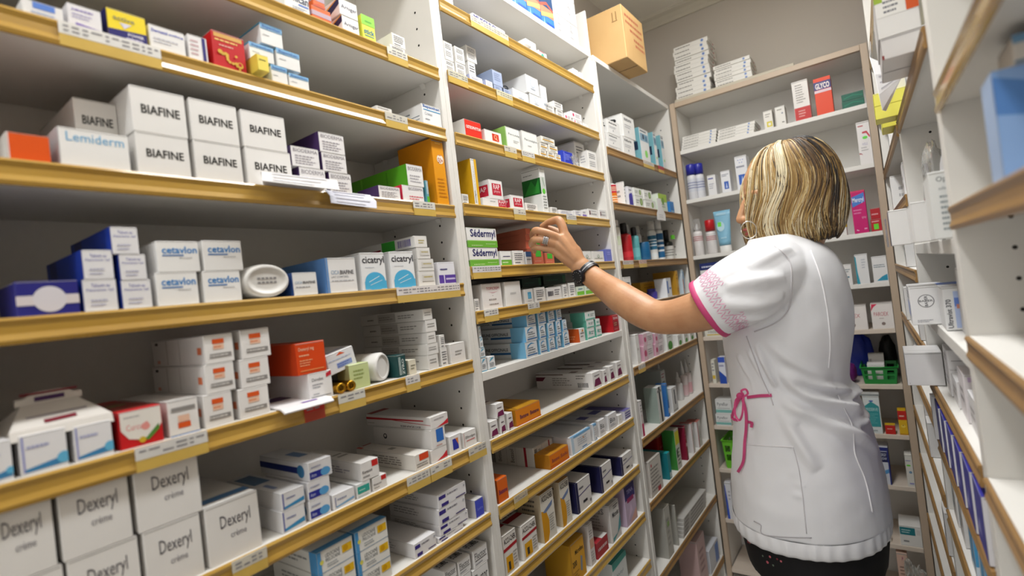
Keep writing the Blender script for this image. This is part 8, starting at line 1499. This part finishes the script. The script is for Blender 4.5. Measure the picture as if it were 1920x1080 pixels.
# gathered hem band, seams, sleeve trim, pocket, ribbon
from mathutils.bvhtree import BVHTree
_tb = BVHTree.FromPolygons([v.co.copy() for v in tunic.data.vertices], [tuple(p.vertices) for p in tunic.data.polygons])
EYE = Vector((0.72, 0.0, 1.38))
def on_cloth(p, lift=.0012):
    """the point of the cloth nearest to p, lifted a little off the surface"""
    p = Vector(p)
    h = _tb.ray_cast(EYE, (p - EYE).normalized())
    if h[0] is None or (h[0] - p).length > .12: h = _tb.find_nearest(p)
    n_ = h[1] if h[1].dot(EYE - h[0]) > 0 else -h[1]
    return h[0] + n_ * lift
def spread_pts(ps, n):
    P = [Vector(p) for p in ps]; out = []
    for i in range(len(P) - 1):
        p0 = P[max(i - 1, 0)]; p1 = P[i]; p2 = P[i + 1]; p3 = P[min(i + 2, len(P) - 1)]
        for k in range(n):
            t = k / n
            out.append(0.5 * ((2 * p1) + (p2 - p0) * t + (2 * p0 - 5 * p1 + 4 * p2 - p3) * t * t + (3 * p1 - p0 - 3 * p2 + p3) * t ** 3))
    out.append(P[-1]); return out
def seam(name, ps, r, m, lift=.0004):
    P = [on_cloth(p, lift + .0006) for p in spread_pts(ps, 10)]
    for _ in range(3): P = [P[0]] + [(P[i - 1] + P[i] * 2 + P[i + 1]) / 4 for i in range(1, len(P) - 1)] + [P[-1]]
    mb = MB(); mb.tube(P, r, m, 6)
    o = mb.obj(name, tunic); return o
SEAM = mat('CFCBCE', .8, .02); STITCH = mat('F0EEF0', .8, .01)
seam('armhole_seam', [(0.5519, 1.1120, 1.4130), (0.5767, 1.0934, 1.3808), (0.5769, 1.0697, 1.3316), (0.5689, 1.0645, 1.2931), (0.5464, 1.0609, 1.2702), (0.5106, 1.0476, 1.2568)], .0012, SEAM)
seam('back_seam', [(0.6077, 1.1526, 1.3965), (0.6194, 1.1372, 1.3436), (0.6229, 1.1407, 1.2817), (0.6205, 1.1523, 1.2190), (0.6117, 1.1591, 1.1663)], .0012, STITCH)
seam('back_seam', [(0.6205, 1.1663, 1.1128), (0.6374, 1.1796, 1.0477), (0.6362, 1.1672, 0.9997), (0.6474, 1.1761, 0.9464), (0.6518, 1.1803, 0.8838)], .0012, STITCH)
seam('side_seam', [(0.4976, 1.0383, 1.2506), (0.5127, 1.0380, 1.1800), (0.5261, 1.0361, 1.1358), (0.5286, 1.0381, 1.1206)], .0011, SEAM)
seam('pocket', [(0.4741, 1.0369, 1.0448), (0.5130, 1.0279, 1.0475), (0.5543, 1.0331, 1.0472)], .0012, STITCH)
seam('pocket', [(0.5543, 1.0331, 1.0472), (0.5578, 1.0364, 1.0059), (0.5583, 1.0375, 0.9573), (0.5568, 1.0374, 0.8896)], .0008, SEAM)
seam('pocket', [(0.4396, 1.0392, 0.8837), (0.4959, 1.0182, 0.8835), (0.5637, 1.0426, 0.8808)], .0009, mat('B4B0B4', .8))
mb = MB()   # gathered hem
v = [cr(len(TT) - 2, 1.0, q) for q in range(5)]
RR = []
for k, (dz, g) in enumerate(((.004, 1.0), (-.002, 1.006), (-.010, 1.008), (-.020, 1.006), (-.026, .995), (-.026, .955), (-.004, .95))):
    ring = torso_ring((v[0], v[1], v[2] + dz), v[3] * g, v[4] * g, 300, 2.25)
    RR.append([(p[0], p[1], p[2]) if k in (0, 5, 6) else (v[0] + (p[0] - v[0]) * (1 + .006 * math.sin(j * 2 * math.pi / 7.5 + 2 * math.sin(j * .11))), v[1] + (p[1] - v[1]) * (1 + .006 * math.sin(j * 2 * math.pi / 7.5 + 2 * math.sin(j * .11))), p[2]) for j, p in enumerate(ring)])
mb.rings(RR, CLOTH, cap=False); mb.obj('hem_band', tunic)
# sleeve trim
c0 = Vector((0.4327, 1.0546, 1.3069)); c1 = Vector((0.4653, 1.0570, 1.3230)); ax = (c0 - c1).normalized()
ea = ax.cross(Vector((0, 0, 1))).normalized(); eb = ax.cross(ea)
def slv(t, ang, r): return c0 - ax * t + (ea * math.cos(ang) + eb * math.sin(ang)) * r
mb = MB(); mb.rings([[slv(t, 2 * math.pi * j / 64, r) for j in range(64)] for t, r in ((.006, .0615), (.004, .0635), (-.004, .0635), (-.0055, .0615), (-.004, .056), (.004, .056), (.006, .0615))], PINK, cap=False); mb.obj('sleeve_trim', tunic)['label'] = 'pink piping on sleeve'
mb = MB(); PK = mat('E7A8C4', .7, .05)
for j in range(64):
    a = 2 * math.pi * j / 64
    for t, w, col in ((.014, .0045, None), (.023, .004, PK), (.030, .003, PK), (.037, .0035, PK)):
        if col is None: continue
        a2 = a + (.04 if t == .030 else 0)
        r = .0605 + .14 * t
        q = [on_cloth(slv(t - w / 2 + (.003 if j % 2 else -.003), a2 - .028, r), .0007), on_cloth(slv(t - w / 2 + (-.003 if j % 2 else .003), a2 + .028, r), .0007), on_cloth(slv(t + w / 2 + (-.003 if j % 2 else .003), a2 + .028, r), .0007), on_cloth(slv(t + w / 2 + (.003 if j % 2 else -.003), a2 - .028, r), .0007)]
        mb.poly(q, col)
mb.obj('embroidery', tunic)['label'] = 'pale pink stitched border'
# ribbon tie at the waist
def ribbon(mb, ps, w, up=Vector((0, 0, 1)), snap=True, lift=.002):
    P = spread_pts(ps, 8)
    if snap:
        P = [on_cloth(p, lift) for p in P]
        for _ in range(3): P = [P[0]] + [(P[i - 1] + P[i] * 2 + P[i + 1]) / 4 for i in range(1, len(P) - 1)] + [P[-1]]
    R = []
    for i, p in enumerate(P):
        t = (P[min(i + 1, len(P) - 1)] - P[max(i - 1, 0)]).normalized()
        n_ = (EYE - p).normalized(); n_ = (n_ - t * n_.dot(t)).normalized(); s_ = t.cross(n_)
        R.append([p + s_ * w + n_ * .0006, p + s_ * w - n_ * .0006, p - s_ * w - n_ * .0006, p - s_ * w + n_ * .0006])
    mb.rings(R, PINK, smooth=False)
tie = empty('waist_tie'); tie.parent = tunic; tie['label'] = 'pink ribbon tied in a bow'
mb = MB(); ribbon(mb, [(0.5301, 1.0265, 1.1420), (0.5106, 1.0248, 1.1410), (0.4885, 1.0274, 1.1370)], .003); mb.obj('band', tie)
mb = MB()
kn = on_cloth((0.4804, 1.0276, 1.1398), .006)
ellipsoid(mb, kn, (.008, .008, .007), PINK, n=8); mb.obj('knot', tie)
for ps in ([(0.4824, 1.0229, 1.1409), (0.4652, 1.0353, 1.1296), (0.4609, 1.0326, 1.1045), (0.4687, 1.0261, 1.0933), (0.4774, 1.0198, 1.1084), (0.4821, 1.0227, 1.1380)], [(0.4826, 1.0230, 1.1429), (0.4801, 1.0211, 1.1503), (0.4881, 1.0206, 1.1535), (0.4905, 1.0225, 1.1452), (0.4822, 1.0228, 1.1389)]):
    mb = MB(); ribbon(mb, ps, .0019, snap=False); mb.obj('loop', tie)
for ps in ([(0.4830, 1.0234, 1.1388), (0.4884, 1.0153, 1.1150), (0.4861, 1.0141, 1.0854), (0.4807, 1.0106, 1.0563), (0.4761, 1.0139, 1.0301), (0.4721, 1.0113, 1.0156), (0.4629, 1.0110, 0.9998)], [(0.4789, 1.0290, 1.1374), (0.4618, 1.0393, 1.1079), (0.4523, 1.0453, 1.0801), (0.4483, 1.0487, 1.0685)]):
    mb = MB(); ribbon(mb, ps, .0027, lift=.005); mb.obj('tail', tie)

# --- trousers and shoes
mb = MB(); tr = []
for u, a, b in ((.05, .125, .172), (.0, .136, .183), (-.06, .137, .182), (-.12, .128, .18)):
    tr.append(torso_ring((HIP.x + .002, HIP.y, HIP.z + u), a, b, 48, 2.2))
mb.rings(tr, DARKCL)
for s in (-1, 1):
    y = HIP.y + s * .088
    capsule_chain(mb, [((HIP.x + .008, y, hz - .08), .098), ((HIP.x + .006, y, hz - .25), .094), ((HIP.x, y, .5), .076), ((HIP.x + .012, y, .3), .07), ((HIP.x + .014, y, .1), .066), ((HIP.x + .014, y, .075), .066)], DARKCL, 24, ends=False)
trou = fuse(mb, 'trousers', 0.007, 4, DARKCL, person)
trou['label'] = 'black trousers'
mb = MB(); rnd = random.Random(5)
for k in range(26):      # small red and pink print at the waist
    a = math.pi + rnd.uniform(-.2, 1.4); z_ = HEMZ - .034 - abs(rnd.gauss(0, .012))
    c = Vector((HIP.x + .1385 * math.cos(a), HIP.y + .1845 * math.sin(a), z_)); n_ = Vector((math.cos(a) / .1385, math.sin(a) / .1845, 0)).normalized(); t_ = Vector((0, 0, 1)).cross(n_)
    r = rnd.uniform(.0015, .0032); c = c + n_ * .003
    mb.poly([c + t_ * r * math.cos(q) + Vector((0, 0, 1)) * r * math.sin(q) for q in [2 * math.pi * j / 8 for j in range(8)]], card(rnd.choice(('B03A48', 'C86A74', '8A2A3A', '6A7A6A'))))
mb.obj('flower_print', trou)
for s in (-1, 1):
    mb = MB(); x, y = HIP.x, HIP.y + s * .088
    R = []
    for t in range(13):
        q = t / 12; xx = x + .055 - .245 * q; w = .036 + .010 * math.sin(math.pi * min(1, q * 1.1)) - .02 * max(0, q - .8) / .2; h = .075 * (1 - q) ** .8 + .032
        R.append([(xx, y + w * math.cos(2 * math.pi * j / 16), max(.0005, .02 + (h if math.sin(2 * math.pi * j / 16) > 0 else .02) * math.sin(2 * math.pi * j / 16))) for j in range(16)])
    mb.rings(R, mat('1A1718', .5)); o = mb.obj('shoe', person); to_local(o)

# --- rings on the finger and the wristwatch
SIL = mat('CFCFD2', .18, .05, metal=1.0)
f0 = Vector(MC['ring']); f1 = Vector((0.0402, 1.0615, 1.5073)); fd = (f1 - f0).normalized(); fe = fd.cross(Vector((0, 0, 1))).normalized(); ff = fd.cross(fe)
fm0 = Vector((0.0628, 1.0711, 1.5019))
for k in range(4):
    c = fm0 + fd * (k - 1.5) * .0033
    mb = MB(); mb.tube([c + (fe * math.cos(a) + ff * math.sin(a)) * .0104 for a in [2 * math.pi * j / 28 for j in range(29)]], .00155, SIL, 8)
    o = mb.obj('finger_ring', person); to_local(o); o['label'] = 'silver ring'
wc = Vector((0.1368, 1.1267, 1.4105)); wd = (Vector((0.1191, 1.1259, 1.4285)) - Vector((0.1696, 1.1200, 1.3837))).normalized(); we = wd.cross(Vector((0, 0, 1))).normalized(); wf = wd.cross(we)
LEATH = mat('17151A', .35, .1, 60)
watch = empty('wristwatch'); watch.parent = person; to_local(watch); watch['label'] = 'black wristwatch with dark dial'
def wr(t, ang, r): return wc + wd * t + (we * math.cos(ang) + wf * math.sin(ang)) * r
mb = MB(); mb.rings([[wr(t, 2 * math.pi * j / 48, r) for j in range(48)] for t, r in ((-.0075, .0285), (-.0075, .0312), (.0075, .0312), (.0075, .0285))], LEATH, cap=False, smooth=False)
mb.rings([[wr(t, 2 * math.pi * j / 48, r) for j in range(48)] for t, r in ((-.0012, .0316), (.0012, .0316))], mat('A8A6AA', .3), cap=False); mb.obj('strap', watch)
dc = Vector((0.1277, 1.0970, 1.3882)); dn = (dc - wc); dn = (dn - wd * dn.dot(wd)).normalized(); dn = (dn * .8 + (EYE - dc).normalized() * .45); dn = (dn - wd * dn.dot(wd)).normalized()
dcen = wc + dn * .030; du = wd; dv = dn.cross(wd)
mb = MB(); mb.rings([[dcen + dn * h + (du * math.cos(a) + dv * math.sin(a)) * r for a in [2 * math.pi * j / 36 for j in range(36)]] for h, r in ((-.002, .0165), (.004, .0175), (.0075, .0172), (.0085, .0155))], mat('26242A', .3, metal=.6)); mb.obj('case', watch)
mb = MB(); mb.poly([dcen + dn * .0088 + (du * math.cos(a) + dv * math.sin(a)) * .0145 for a in [2 * math.pi * j / 36 for j in range(36)]], mat('0D0D10', .15)); 
for k in range(12):
    a = 2 * math.pi * k / 12; c = dcen + dn * .0091
    e1 = du * math.cos(a) + dv * math.sin(a); e2 = dv * math.cos(a) - du * math.sin(a)
    mb.poly([c + e1 * .011 - e2 * .0004, c + e1 * .0135 - e2 * .0004, c + e1 * .0135 + e2 * .0004, c + e1 * .011 + e2 * .0004], mat('B0AEB0', .3))
mb.obj('dial', watch)
